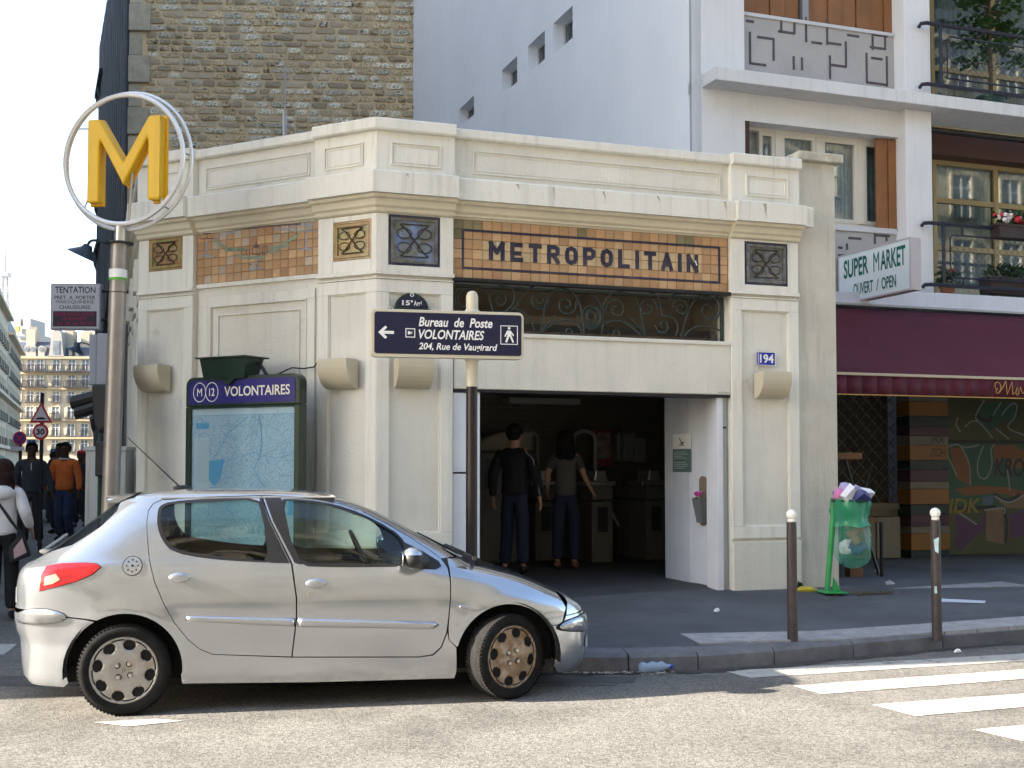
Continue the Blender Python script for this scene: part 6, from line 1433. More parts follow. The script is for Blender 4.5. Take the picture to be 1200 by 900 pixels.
# bottle + rubbish in the gutter at the corner
X, Y = ground(767, 788, 0)
BT = empty('plastic_bottle', X, Y, 0, 15, 'crushed clear blue plastic bottle in the gutter right of the car', 'bottle')
m = MB(); m.lathe([(0, -.13), (.035, -.125), (.042, -.1), (.034, -.06), (.043, -.02), (.036, .02), (.042, .06), (.02, .10), (.014, .115), (.014, .13)], 12); m.v = [(x + .004 * sin(z * 90), y, z) for x, y, z in m.v]
o = m.build('bottle', M('bottle_plastic', (.45, .60, .80), .15, alpha=.6, spec=.8), BT, smooth='all'); o.rotation_euler = (0, RAD(90), 0); o.location = (0, 0, .042)
m = MB(); m.lathe([(.016, .0), (.016, .022), (0, .022)], 10); o = m.build('cap', M('cap_blue', (.03, .10, .55), .4), BT); o.rotation_euler = (0, RAD(90), 0); o.location = (.125, 0, .042)
m = MB(); 
for _ in range(120):
    x = random.uniform(.35, 1.25); y = 9.27 - abs(random.gauss(0, .03)) - max(0, .0); s = random.uniform(.006, .022); q = random.random() * 6; h = random.uniform(.004, .02)
    m.add([(x + s * cos(q), y + s * sin(q), h), (x - s * sin(q), y + s * cos(q), h * .6), (x - s * cos(q), y - s * sin(q), h), (x + s * sin(q), y - s * cos(q), h * .5)], [(0, 1, 2, 3)])
o = m.build('gutter_rubbish', M('gutter_rubbish', (.42, .36, .30), .9, var=.5, vs=30)); tag(o, 'strip of small pale rubbish in the gutter ahead of the car', 'rubbish', kind='stuff')
# --- traffic signs in the side street
def post_sign(px, Y, lab, group=None): X, _ = at(px, Y); return empty('road_sign', X, Y, .2, 0, lab, 'road sign', group)
redp = M('sign_red_paint', (.50, .02, .04), .4); sw = M('sign_white', (.62, .60, .62), .4); sb = M('sign_blue', (.02, .10, .45), .4)
Yr = 19.0; k = Yr / F
def disc(m, r, z, y, n=28, cx=0): m.slab([(cx + r * cos(2 * pi * i / n), z + r * sin(2 * pi * i / n)) for i in range(n)], y, y + .004)
R = post_sign(47, Yr, 'triangular speed bump sign above a round 30 limit sign on one dark post')
m = MB(); m.tube([(0, .04, 0), (0, .04, hz(475, Yr))], .03, 8); m.build('pole', black, R)
zt, zb, wt = hz(471, Yr) - .2, hz(495.5, Yr) - .2, 13.5 * k
m = MB(); m.slab([(-wt, zb), (wt, zb), (0, zt)], 0, .012); m.build('triangle_rim', redp, R, bevel=.004)
m = MB(); c_ = zb + (zt - zb) * .36; q = .72; m.slab([(-wt * q, c_ + (zb - c_) * q), (wt * q, c_ + (zb - c_) * q), (0, c_ + (zt - c_) * q)], -.004, 0); m.build('triangle_face', sw, R)
m = MB(); m.slab([(-.08, zb + .055), (.08, zb + .055)] + [(.08 * cos(t) * 1, zb + .055 + .035 * sin(t)) for t in [i * pi / 8 for i in range(1, 8)]], -.007, -.004); m.build('bump_symbol', black, R)
z3 = hz(506, Yr) - .2; m = MB(); disc(m, 9.5 * k, z3, -.004); m.build('disc_rim', redp, R); m = MB(); disc(m, 6.8 * k, z3, -.008); m.build('disc_face', sw, R)
text('lettering', '30', -.068, .068, z3 - .05, z3 + .05, -.0095, black, R, bold=.04)
Yr = 21.0; k = Yr / F; R = post_sign(22.5, Yr, 'round blue no-parking sign with red cross, left of the 30 sign'); z3 = hz(513.5, Yr) - .2
m = MB(); m.tube([(0, .04, 0), (0, .04, z3)], .03, 8); m.build('pole', black, R); m = MB(); disc(m, 8 * k, z3, -.004); m.build('disc_rim', redp, R); m = MB(); disc(m, 6.3 * k, z3, -.008); m.build('disc_face', M('sign_deep_blue', (.04, .03, .30), .4), R)
m = MB(); m.ribbon([(-.065, z3 - .065), (.065, z3 + .065)], .03, -.010); m.ribbon([(.065, z3 - .065), (-.065, z3 + .065)], .03, -.0105); m.build('cross', redp, R)
m = MB(); m.box(-.16, .09, -.004, .0, z3 - .22, z3 - .15); m.build('plate', sw, R)
for (px, yt, yb, Y, lab) in ((36.5, 515.5, 525, 26, 'blue square pedestrian crossing sign beyond the man in the dark jacket'), (62.5, 526, 533, 40, 'small distant blue pedestrian crossing sign above the man in orange')):
    k = Y / F; R = post_sign(px, Y, lab); z1, z0 = hz(yt, Y) - .2, hz(yb, Y) - .2; w_ = (z1 - z0) / 2
    m = MB(); m.tube([(0, .04, 0), (0, .04, z1)], .03, 6); m.build('pole', steel, R); m = MB(); m.slab([(-w_, z0), (w_, z0), (w_, z1), (-w_, z1)], -.004, .004); m.build('plate', sb, R)
    m = MB(); m.slab([(-w_ * .75, z0 + .1 * w_ * 2), (w_ * .75, z0 + .1 * w_ * 2), (0, z1 - .08 * w_ * 2)], -.008, -.004); m.build('triangle', white, R); m = MB(); m.slab([(-w_ * .2, z0 + .2 * w_), (w_ * .2, z0 + .2 * w_), (w_ * .1, z0 + w_ * 1.2), (-w_ * .1, z0 + w_ * 1.2)], -.011, -.008); m.build('figure', black, R)
# wall notice inside the entrance and dispenser on the white jamb panel
d1 = (p2 - p1).normalized(); FJ2 = Frame(p1.x, p1.y, math.degrees(atan2(-d1.y, -d1.x))); d0 = (p1 - p0).normalized(); FJ1 = Frame(p0.x, p0.y, math.degrees(atan2(-d0.y, -d0.x)))
NT = empty('no_smoking_notice', p1.x, p1.y, 0, 0, 'white no-smoking notice above a grey-green text panel on the white jamb', 'notice')
def jb(fr, x, y): return fr.uv(x, y, .0)
a, b = jb(FJ2, 789.5, 526), jb(FJ2, 810, 508)
m = MB(); m.ob(a[0], b[0], a[1], b[1], .002, .012); inframe(m.build('plate', white, NT), FJ2, NT)
m = MB(); cx, cz2 = (a[0] + b[0]) / 2, (a[1] + b[1]) / 2; m.ribbon([(cx - .05, cz2 + .04), (cx + .03, cz2 - .04)], .012, -.013); m.ribbon([(cx - .02, cz2 - .03), (cx + .05, cz2 - .01)], .016, -.0134); m.ribbon([(cx - .06, cz2 - .045), (cx + .06, cz2 - .045)], .008, -.0136); inframe(m.build('symbol', black, NT), FJ2, NT)
a2, b2 = jb(FJ2, 789.5, 553), jb(FJ2, 810, 525)
m = MB(); m.ob(a2[0], b2[0], a2[1], a[1] - .006, .002, .012); inframe(m.build('text_panel', M('notice_green', (.10, .17, .16), .4), NT), FJ2, NT)
m = MB()
for i in range(9): 
    if i == 4: continue
    z = a[1] - .04 - i * (a[1] - a2[1] - .06) / 9; m.ribbon([(a2[0] + .03, z), (a2[0] + (b2[0] - a2[0]) * random.uniform(.6, .88), z)], .007, -.013)
inframe(m.build('text_lines', M('notice_text', (.5, .55, .53), .5), NT), FJ2, NT)
AD = empty('ticket_dispenser', p0.x, p0.y, 0, 0, 'worn steel wall ashtray with flowers tucked in on the white jamb panel', 'ashtray')
a, b = jb(FJ1, 819, 616), jb(FJ1, 830, 558)
cx = (a[0] + b[0]) / 2; mid = (a[1] + b[1]) / 2; w_ = .055
m = MB(); m.slab(rr(cx - w_, cx + w_, a[1], b[1], .05), -.012, -.002); inframe(m.build('back_plate', M('worn_brown_steel', (.22, .18, .14), .5, metal=.3), AD), FJ1, AD)
m = MB(); 
m.add([(cx - .05, -.01, mid - .24), (cx + .05, -.01, mid - .24), (cx + .07, -.01, mid + .05), (cx - .07, -.01, mid + .05), (cx - .04, -.07, mid - .24), (cx + .04, -.07, mid - .24), (cx + .065, -.12, mid + .03), (cx - .065, -.12, mid + .03)], [(4, 5, 6, 7), (0, 4, 7, 3), (5, 1, 2, 6), (0, 1, 5, 4)]); inframe(m.build('cup', M('dull_steel', (.22, .23, .23), .4, metal=.5), AD), FJ1, AD)
m = MB(); flowers(m, (cx - .01, -.07, mid + .07), (.05, .03, .04), 9, .018); inframe(m.build('flowers', M('litter_magenta', (.5, .05, .3), .5), AD), FJ1, AD)
# --- inside the station: gates, ticket machine, posters
def inroom(px, Y): return at(px, Y)
gate = M('gate_steel', (.10, .093, .075), .5, var=.1); gred = M('poster_red', (.20, .03, .03), .5)
def turnstile(px, Y, lab, w=.30):
    X, _ = at(px, Y); R = empty('ticket_gate', X, Y, .33, 19.7, lab, 'ticket gate', 'ticket gates inside the station')
    m = MB(); m.box(-w / 2, w / 2, 0, 1.1, 0, .80); m.build('cabinet', gate, R, bevel=.02); m = MB(); m.box(-w / 2, w / 2, -.01, 1.1, .815, 1.0); m.build('head', gate, R, bevel=.02)
    m = MB(); m.box(-w / 2 - .05, w / 2 + .05, .02, .5, 1.0, 1.06); m.slab([(-.1, 1.06), (.1, 1.06), (.07, 1.2), (-.07, 1.2)], .05, .4); m.build('validator', steel, R, bevel=.015)
    m = MB(); m.box(-.07, .07, -.008, 0, .40, .72); m.build('panel', black, R); m = MB()
    for a in (0, 120, 240): m.tube([(w / 2, .3, .85), (w / 2 + .35 * cos(RAD(a)) * .3 + .12, .3 + .2 * sin(RAD(a)), .85 - .4 * cos(RAD(a)) * (1 if a == 0 else .5))], .016, 6)
    m.build('tripod_arm', steel, R); return R
turnstile(706, 15.6, 'cream ticket gate with dark slot panel behind the woman inside the station'); turnstile(769, 16.0, 'ticket gate nearest the white jamb panel, deep in shadow')
turnstile(640, 15.8, 'ticket gate between the two people inside the station')
X, Y = at(583, 15.6); TK = empty('ticket_machine', X, Y, .33, 15, 'tall round-topped ticket machine in the dark left part of the entrance', 'ticket machine')
m = MB(); m.box(-.26, .42, 0, .8, 0, 1.45); m.build('body', M('machine_body', (.10, .09, .08), .5), TK, bevel=.03)
m = MB(); m.slab([(-.28, 1.45), (.48, 1.45), (.48, 1.72), (.0, 1.70), (-.2, 1.62), (-.28, 1.52)], -.06, .8); m.build('hood', M('machine_hood', (.24, .21, .15), .5), TK, bevel=.03)
m = MB(); m.box(-.16, .28, -.01, 0, .95, 1.35); m.build('screen', M('dim_screen', (.03, .04, .05), .1), TK)
PGr = 'framed posters inside the station'
for (x0, x1, y0, y1, Y, lab) in ((697, 718, 504, 546, 16.6, 'red-framed poster on the inner wall right of the woman'), (633, 655, 503, 540, 16.9, 'red-topped poster on the inner wall between the two people')):
    X, _ = at((x0 + x1) / 2, Y); R = empty('framed_poster', X, Y, hz(y1, Y), 19.7, lab, 'poster', PGr); w_ = (x1 - x0) / 2 * Y / F / .9; h_ = hz(y0, Y) - hz(y1, Y)
    m = MB(); m.box(-w_, w_, 0, .08, 0, h_); m.build('frame', gred, R, bevel=.01); m = MB(); m.box(-w_ + .04, w_ - .04, -.006, 0, .10, h_ - .04); m.build('sheet', M('poster_sheet', (.22, .19, .16), .5, c2=(.12, .06, .05), c2s=9), R)
    text('lettering', 'Viollett', -w_ + .06, w_ - .06, h_ - .15, h_ - .08, -.008, M('poster_ink', (.05, .04, .05), .6), R)
for (px, Y) in ((685, 16.4), (617, 16.4)):
    X, _ = at(px, Y); R = empty('safety_hoop', X, Y, .33, 19.7, 'curved pale tubular hoop over the gates %s the woman' % ('right of' if px > 650 else 'left of'), 'hoop', 'tubular hoops over the ticket gates')
    m = MB(); m.tube([(-.16, 0, 0), (-.16, 0, 1.62)] + [(-.16 + .16 * (1 - cos(t)), 0, 1.62 + .12 * sin(t)) for t in [i * pi / 8 for i in range(1, 8)]] + [(.16, 0, 1.62), (.16, 0, .9)], .028, 8); m.build('hoop', M('hoop_cream', (.30, .28, .22), .4), R, smooth=True)
X, Y = at(736, 16.7); R = empty('wall_phone', X, Y, hz(540, 16.7), 19.7, 'grey wall-mounted help phone cabinet right of the red-framed poster', 'phone'); m = MB(); m.box(-.16, .12, 0, .2, 0, .4); m.build('case', M('phone_grey', (.16, .16, .15), .4), R, bevel=.03); m = MB(); m.box(.13, .30, .03, .18, -.02, .33); m.build('side_case', M('phone_grey', 0), R, bevel=.02)
m = MB(); m.tube([(-.1, -.01, -.05), (-.1, -.03, .45)], .02, 6); m.build('handset', black, R)
# ================================================================== CAR
CAR = empty('parked_car', -2.4755, 7.6757, 0, 12, 'silver five-door hatchback with dirty wheels parked at the kerb', 'car')
# local frame: x forward (right in the picture), y=0 near wheel face plane; centre line at y=HALF
HALF = .826
def interp(tab, z):
    if z <= tab[0][0]: return tab[0][1]
    if z >= tab[-1][0]: return tab[-1][1]
    for i in range(len(tab) - 1):
        if tab[i][0] <= z <= tab[i + 1][0]:
            def sl(j):
                if j <= 0: return (tab[1][1] - tab[0][1]) / (tab[1][0] - tab[0][0])
                if j >= len(tab) - 1: return (tab[-1][1] - tab[-2][1]) / (tab[-1][0] - tab[-2][0])
                a = (tab[j][1] - tab[j - 1][1]) / (tab[j][0] - tab[j - 1][0]); b = (tab[j + 1][1] - tab[j][1]) / (tab[j + 1][0] - tab[j][0])
                return 0 if a * b <= 0 else 2 * a * b / (a + b)
            h = tab[i + 1][0] - tab[i][0]; t = (z - tab[i][0]) / h; m0, m1 = sl(i) * h, sl(i + 1) * h
            return (2*t**3 - 3*t*t + 1) * tab[i][1] + (t**3 - 2*t*t + t) * m0 + (-2*t**3 + 3*t*t) * tab[i + 1][1] + (t**3 - t*t) * m1
FE = [(.10, 3.08), (.16, 3.15), (.22, 3.19), (.34, 3.205), (.42, 3.205), (.50, 3.19), (.56, 3.16), (.61, 3.11), (.66, 3.03), (.70, 2.95), (.75, 2.84), (.80, 2.72), (.84, 2.60), (.875, 2.47), (.90, 2.37), (.918, 2.30),
      (.96, 2.225), (1.01, 2.14), (1.10, 1.98), (1.19, 1.815), (1.28, 1.64), (1.34, 1.49), (1.38, 1.36), (1.40, 1.27), (1.415, 1.16), (1.428, 1.02), (1.436, .85), (1.44, .70)]
RE_ = [(.10, -.62), (.16, -.66), (.22, -.70), (.35, -.715), (.45, -.72), (.53, -.75), (.60, -.755), (.67, -.745), (.70, -.735), (.80, -.73), (.88, -.715), (.94, -.68), (.985, -.60), (1.05, -.51), (1.15, -.37), (1.25, -.24), (1.32, -.15), (1.37, -.08), (1.395, .0), (1.415, .10), (1.428, .24), (1.436, .40), (1.44, .54)]
BW = [(.10, .74), (.16, .775), (.22, .795), (.30, .806), (.42, .818), (.52, .826), (.60, .828), (.68, .825), (.76, .815), (.84, .800), (.90, .784), (.95, .768), (1.0, .748), (1.08, .718), (1.16, .688), (1.24, .656), (1.30, .628), (1.34, .606), (1.37, .582), (1.39, .556), (1.405, .52), (1.418, .46), (1.428, .37), (1.436, .24), (1.44, .10)]
def nexp(z): return 4.2 if z < .55 else (4.2 + (6.5 - 4.2) * min(1, (z - .55) / .4))
AR, AF = (.0, .290, .362), (2.508, .290, .360)       # wheel arches
def Q(psi, z):
    f, r, b, n = interp(FE, z), interp(RE_, z), interp(BW, z), nexp(z)
    a, xm = (f - r) / 2, (f + r) / 2; c, s = cos(psi), sin(psi); k = (abs(c)**n + abs(s)**n) ** (-1 / n)
    x = xm + a * c * k; y = b * s * k                    # s>0 : near side
    if abs(s) > .3:                                     # arch flares and sill tuck
        for cx_, cz_, rr_ in (AR, AF):
            d = sqrt((x - cx_)**2 + (z - cz_)**2); y += (1 if s > 0 else -1) * .014 * math.exp(-((d - rr_) / .075)**2) * (1 if z < .9 else 0)
    return Vector((x, HALF - y, z))
def psi_of(x, z, side=1):
    f, r, n = interp(FE, z), interp(RE_, z), nexp(z); a, xm = (f - r) / 2, (f + r) / 2; xi = max(-.9999, min(.9999, (x - xm) / a))
    eta = (1 - abs(xi)**n) ** (1 / n); return side * atan2(eta, xi)
# stretched height coordinate
TZ = [0.0]; ZS = [.10 + i * .005 for i in range(269)]
for i in range(1, len(ZS)):
    d = abs(interp(FE, ZS[i]) - interp(FE, ZS[i - 1])) + abs(interp(RE_, ZS[i]) - interp(RE_, ZS[i - 1])) + abs(interp(BW, ZS[i]) - interp(BW, ZS[i - 1]))
    TZ.append(TZ[-1] + sqrt(.005**2 + (.45 * d)**2))
def t_of(z):
    i = max(0, min(len(ZS) - 2, int((z - .10) / .005))); q = max(0, min(1, (z - ZS[i]) / .005)); return TZ[i] + (TZ[i + 1] - TZ[i]) * q
def z_of(t):
    lo, hi = 0, len(TZ) - 1
    while hi - lo > 1:
        mid = (lo + hi) // 2
        if TZ[mid] <= t: lo = mid
        else: hi = mid
    q = max(0, min(1, (t - TZ[lo]) / (TZ[hi] - TZ[lo]))); return ZS[lo] + q * .005
PS = 1.3
def pip(p, poly):
    x, y = p; c = False; n = len(poly)
    for i in range(n):
        x1, y1 = poly[i]; x2, y2 = poly[i - 1]
        if (y1 > y) != (y2 > y) and x < (x2 - x1) * (y - y1) / (y2 - y1) + x1: c = not c
    return c
def dist_poly(p, poly):
    m_ = 9
    for i in range(len(poly)):
        ax, ay = poly[i - 1]; bx_, by_ = poly[i]; dx, dy = bx_ - ax, by_ - ay; l = dx * dx + dy * dy
        t = 0 if l == 0 else max(0, min(1, ((p[0] - ax) * dx + (p[1] - ay) * dy) / l)); d = (ax + dx * t - p[0])**2 + (ay + dy * t - p[1])**2
        if d < m_: m_ = d
    return sqrt(m_)
def dens(pts, step=.03, closed=True):
    out = []; n = len(pts)
    for i in range(n if closed else n - 1):
        a, b = pts[i], pts[(i + 1) % n]; L_ = sqrt((a[0] - b[0])**2 + (a[1] - b[1])**2); k_ = max(1, int(L_ / step)); out += [(a[0] + (b[0] - a[0]) * j / k_, a[1] + (b[1] - a[1]) * j / k_) for j in range(k_)]
    return out
def smoothp(pts, it=2, keep=()):
    for _ in range(it):
        out = []
        for i in range(len(pts)):
            a, b = pts[i], pts[(i + 1) % len(pts)]; out += [(a[0] * .75 + b[0] * .25, a[1] * .75 + b[1] * .25), (a[0] * .25 + b[0] * .75, a[1] * .25 + b[1] * .75)]
        pts = out
    return pts
def arc_pts(c, r, a0, a1, n=14): return [(c[0] + r * cos(RAD(a0 + (a1 - a0) * i / n)), c[1] + r * sin(RAD(a0 + (a1 - a0) * i / n))) for i in range(n + 1)]
def X2(pts, side=1, step=.03): return [(psi_of(x, z, side) * PS, t_of(z)) for x, z in dens(pts, step)]
def surf_mesh(name, polys, holes, mat, off=0.0, grid=.042, two=True, flip=False):
    """polys/holes in (psi*PS, t) space -> mesh on the body surface"""
    m = MB(); normals = []
    for poly in polys:
        xs = [p[0] for p in poly]; ys = [p[1] for p in poly]; pts = list(poly); edges = [(i, (i + 1) % len(poly)) for i in range(len(poly))]; hs = [h for h in holes]
        for h in hs:
            k_ = len(pts); pts += h; edges += [(k_ + i, k_ + (i + 1) % len(h)) for i in range(len(h))]
        loops = [poly] + hs
        y = min(ys) + grid / 2; row_ = 0
        while y < max(ys):
            x = min(xs) + grid / 2 * (1 + row_ % 2)
            while x < max(xs):
                if pip((x, y), poly) and not any(pip((x, y), h) for h in hs) and all(dist_poly((x, y), l) > grid * .45 for l in loops): pts.append((x, y))
                x += grid
            y += grid; row_ += 1
        r = delaunay_2d_cdt([Vector(p) for p in pts], edges, [], 0, 1e-5)
        V2, fs = r[0], r[2]; keep = []
        for f in fs:
            c = (sum(V2[i][0] for i in f) / len(f), sum(V2[i][1] for i in f) / len(f))
            if pip(c, poly) and not any(pip(c, h) for h in hs): keep.append(tuple(f))
        base_ = len(m.v); vs = []
        for p in V2:
            psi, z = p[0] / PS, z_of(p[1]); q = Q(psi, z); e_ = .004
            du = Q(psi + e_, z) - Q(psi - e_, z); zz1, zz0 = min(1.44, z + .004), max(.10, z - .004); dv = Q(psi, zz1) - Q(psi, zz0)
            nn = du.cross(dv)
            if nn.length < 1e-9: nn = Vector((0, 0, 1))
            nn.normalize(); cc = Vector((interp(FE, z) / 2 + interp(RE_, z) / 2, HALF, .6))
            if nn.dot(q - cc) < 0: nn = -nn
            vs.append(q + nn * off); normals.append(nn)
        fs2 = []
        for f in keep:
            a, b, c = vs[f[0]], vs[f[1]], vs[f[2]]; fn = (b - a).cross(c - a)
            fs2.append(f if fn.dot(normals[base_ + f[0]]) >= 0 else f[::-1])
        m.add(vs, fs2)
    me = m.mesh(name, mat)
    me.polygons.foreach_set('use_smooth', [True] * len(me.polygons)); me.normals_split_custom_set_from_vertices([tuple(n_) for n_ in normals]); return me
def panel(name, polys, holes, mat, off=0.0, thick=.012, **kw):
    o = link(name, surf_mesh(name, polys, holes, mat, off, **kw), CAR)
    return o
silver = M('silver_paint', (.455, .48, .515), .20, metal=.84, coat=1.0, var=.04, vs=1.5, bump=0)
nt = silver.node_tree  # light road dust on the lower flanks: mud has its own dull colour
plas = M('black_plastic', (.02, .02, .022), .5); seam = M('panel_gap', (.008, .008, .009), .8); trimb = M('window_trim_black', (.015, .015, .017), .35)
cglass = glass('car_glass', (.80, .93, .87), .07)
redl = M('tail_lamp_red', (.30, .010, .014), .12, coat=1.0, var=.25, vs=10); lampc = M('lamp_clear', (.55, .57, .58), .08, coat=1.0, metal=.3)
g_ = .0024
# door outlines (x,z) on the near side
RD = [(.123, 1.139), (.116, 1.22), (.122, 1.30), (.150, 1.345), (.20, 1.368), (.50, 1.386), (.849, 1.392), (.908, 1.229), (1.048, .948), (1.080, .720), (1.080, .589), (1.053, .342), (.549, .374), (.47, .41), (.395, .475), (.31, .585), (.241, .709), (.180, .85), (.144, .983)]
FD = [(.855, 1.392), (1.04, 1.388), (1.22, 1.370), (1.40, 1.330), (1.55, 1.272), (1.70, 1.195), (1.86, 1.100), (1.98, 1.02), (2.06, .96), (2.100, .90), (2.110, .80), (2.107, .705), (2.095, .58), (2.080, .47), (2.045, .375), (1.99, .325), (1.90, .313), (1.058, .341), (1.085, .589), (1.085, .720), (1.054, .948), (.914, 1.229)]
RW = smoothp([(.190, 1.280), (.200, 1.325), (.263, 1.352), (.53, 1.366), (.838, 1.372), (.868, 1.275), (.932, .960), (.738, .972), (.538, .993), (.295, 1.036), (.227, 1.11), (.192, 1.20)], 1)
FWp = smoothp([(.975, 1.364), (1.09, 1.364), (1.241, 1.346), (1.42, 1.300), (1.62, 1.215), (1.78, 1.118), (1.82, 1.02), (1.845, .918), (1.40, .928), (1.085, .937), (1.03, 1.10)], 1)
def off_poly(pts, d):    # shrink slightly towards centroid
    cx_ = sum(p[0] for p in pts) / len(pts); cz_ = sum(p[1] for p in pts) / len(pts); out = []
    for x, z in pts: l = sqrt((x - cx_)**2 + (z - cz_)**2); out.append((x - (x - cx_) / l * d, z - (z - cz_) / l * d))
    return out
archR = arc_pts(AR, AR[2], -12, 192, 26); archF = arc_pts(AF, AF[2], -12, 192, 26)
for side in (1, -1):
    H1 = [X2(off_poly(RW, -.004), side), X2(off_poly(FWp, -.004), side)]
    panel('rear_door', [X2(off_poly(RD, g_), side)], [H1[0]], silver)
    panel('front_door', [X2(off_poly(FD, g_), side)], [H1[1]], silver)
    o = panel('rear_side_window', [X2(RW, side)], [], cglass, off=-.006, grid=.12)
    o = panel('front_side_window', [X2(FWp, side)], [], cglass, off=-.006, grid=.12)
    # black window trims
    ins = X2(off_poly(RW, .014), side)
    panel('window_seal', [X2(off_poly(RW, -.010), side)], [ins], trimb, off=.0015, grid=.3)
    ins = X2(off_poly(FWp, .014), side)
    panel('window_seal', [X2(off_poly(FWp, -.010), side)], [ins], trimb, off=.0015, grid=.3)
    panel('pillar_trim', [X2([(.836, 1.381), (.862, 1.275), (.900, .957), (1.038, .951), (.900, 1.232), (.853, 1.378)], side)], [], trimb, off=.003, grid=.08)
    panel('pillar_trim', [X2([(.870, 1.382), (.975, 1.378), (.995, 1.35), (1.046, 1.10), (1.118, .939), (1.070, .952), (.928, 1.229)], side)], [], trimb, off=.003, grid=.08)
    # front quarter fender with arch
    FEN = [(2.108, .958), (2.112, .90), (2.115, .80), (2.112, .70), (2.100, .58), (2.095, .50), (2.10, .42), (2.150, .375)] + arc_pts(AF, AF[2], 166, 34, 22) + [(2.86, .488), (2.912, .492), (2.925, .52), (2.955, .60), (2.905, .70), (2.83, .755), (2.72, .800), (2.55, .862), (2.40, .905), (2.25, .94)]
    panel('front_wing', [X2(FEN, side)], [], silver)
    # side frame: rear quarter, roof rail, pillar, sill
    ph = [(psi_of(-.60, .645, side), .645)]
    qs = [(RAD(158) * side, .655), (RAD(157) * side, .80), (RAD(156) * side, .93), (RAD(148) * side, .985), (RAD(135.5) * side, 1.08), (RAD(133.5) * side, 1.20), (RAD(134.5) * side, 1.30), (RAD(138) * side, 1.348), (RAD(146) * side, 1.385)]
    topr = [(RAD(a) * side, 1.398) for a in (140, 130, 115, 100, 90, 80, 65, 52, 44)]
    frn = [(RAD(39) * side, 1.375), (RAD(38) * side, 1.30), (RAD(38) * side, 1.15), (RAD(38.5) * side, 1.05), (RAD(39.5) * side, .965)]
    def PT(L): return dens([(a * PS, t_of(z)) for a, z in L], .03, closed=False) + [(L[-1][0] * PS, t_of(L[-1][1]))]
    def PX(L): return dens([(psi_of(x, z, side) * PS, t_of(z)) for x, z in dens(L, .03, False) + [L[-1]]], 9, closed=False) + [(psi_of(L[-1][0], L[-1][1], side) * PS, t_of(L[-1][1]))]
    FDo = off_poly(FD, -g_); RDo = off_poly(RD, -g_)
    door_top = [FDo[i] for i in (8, 7, 6, 5, 4, 3, 2, 1)] + [(.855, 1.396)] + [RDo[i] for i in (5, 4, 3, 2, 1, 0, 18, 17, 16, 15, 14, 13, 12)] + [(1.055, .336), (1.90, .308), (1.995, .319), (2.05, .37), (2.087, .47), (2.096, .42), (2.147, .368)]
    low = [(2.150, .30), (2.152, .20), (2.14, .155), (1.2, .165), (.36, .19), (.353, .25)]
    outer = PT(qs + topr + frn) + PX(door_top) + PX(low + arc_pts(AR, AR[2], -4, 118, 22)) + PX([(-.24, .622), (-.345, .632)])
    panel('side_frame', [outer], [X2([(-.534, .792), (-.523, .905), (-.49, .955), (-.40, .972), (-.25, .976), (-.18, .970), (-.150, .945), (-.20, .898), (-.30, .855), (-.42, .822)], side)], silver)
    tl = [(-.530, .797), (-.520, .905), (-.49, .951), (-.40, .968), (-.25, .972), (-.183, .966), (-.156, .945), (-.205, .901), (-.30, .859), (-.42, .826)]
    panel('tail_lamp', [X2(tl, side)], [], redl, off=.006)
    panel('reversing_lamp', [X2([(-.50, .83), (-.495, .885), (-.43, .905), (-.40, .87), (-.44, .845)], side)], [], M('tail_lamp_clear', (.55, .28, .22), .15, coat=1.0), off=.009)
    hl = [(RAD(20) * side, .665), (RAD(26) * side, .72), (psi_of(2.80, .762, side), .762), (psi_of(2.915, .705, side), .705), (psi_of(2.965, .605, side), .605), (psi_of(2.955, .545, side), .545), (RAD(30) * side, .565)]
    panel('headlamp', [dens([(a * PS, t_of(z)) for a, z in hl], .03)], [], lampc, off=.004)
    # protective strip, handle, small bits
    for (a, b, nm) in (((.385, .609), (1.068, .568), 0), ((1.096, .566), (2.02, .524), 1)):
        L = [(a[0], a[1] + .014), (a[0] + .03, a[1] + .018), (b[0], b[1] + .026), (b[0], b[1] - .026), (a[0] + .03, a[1] - .017), (a[0], a[1] - .012)] if nm == 0 else [(a[0], a[1] + .028), (b[0] - .03, b[1] + .022), (b[0] + .005, b[1]), (b[0] - .03, b[1] - .022), (a[0], a[1] - .028)]
        o = panel('rubbing_strip', [X2(L, side)], [], silver, off=.010, grid=.06); so = o.modifiers.new('s', 'SOLIDIFY'); so.thickness = .012; so.offset = -1
        panel('strip_shadow_gap', [X2(off_poly(L, -.006), side)], [], seam, off=.0015, grid=.2)
    for hx, hzz in ((.336, .862), (1.208, .808)):
        q = Q(psi_of(hx, hzz, side), hzz); s_ = 1 if side > 0 else -1
        m = MB(); m.ball((q.x, q.y + .004 * s_, q.z - .004), .068, 20, 10, (1.05, .1, .70)); m.build('handle_recess', plas, CAR, smooth='all')
        m = MB(); m.ball((q.x, q.y - .016 * s_, q.z + .012), .064, 20, 10, (1.06, .30, .50)); m.build('door_handle', silver, CAR, smooth='all')
q = Q(psi_of(1.165, .752), .752); m = MB(); m.lathe([(.014, q.y - .004), (.014, q.y + .004), (0, q.y - .004)], 12, q.x, q.z, axis='y'); m.build('key_lock', steel, CAR)
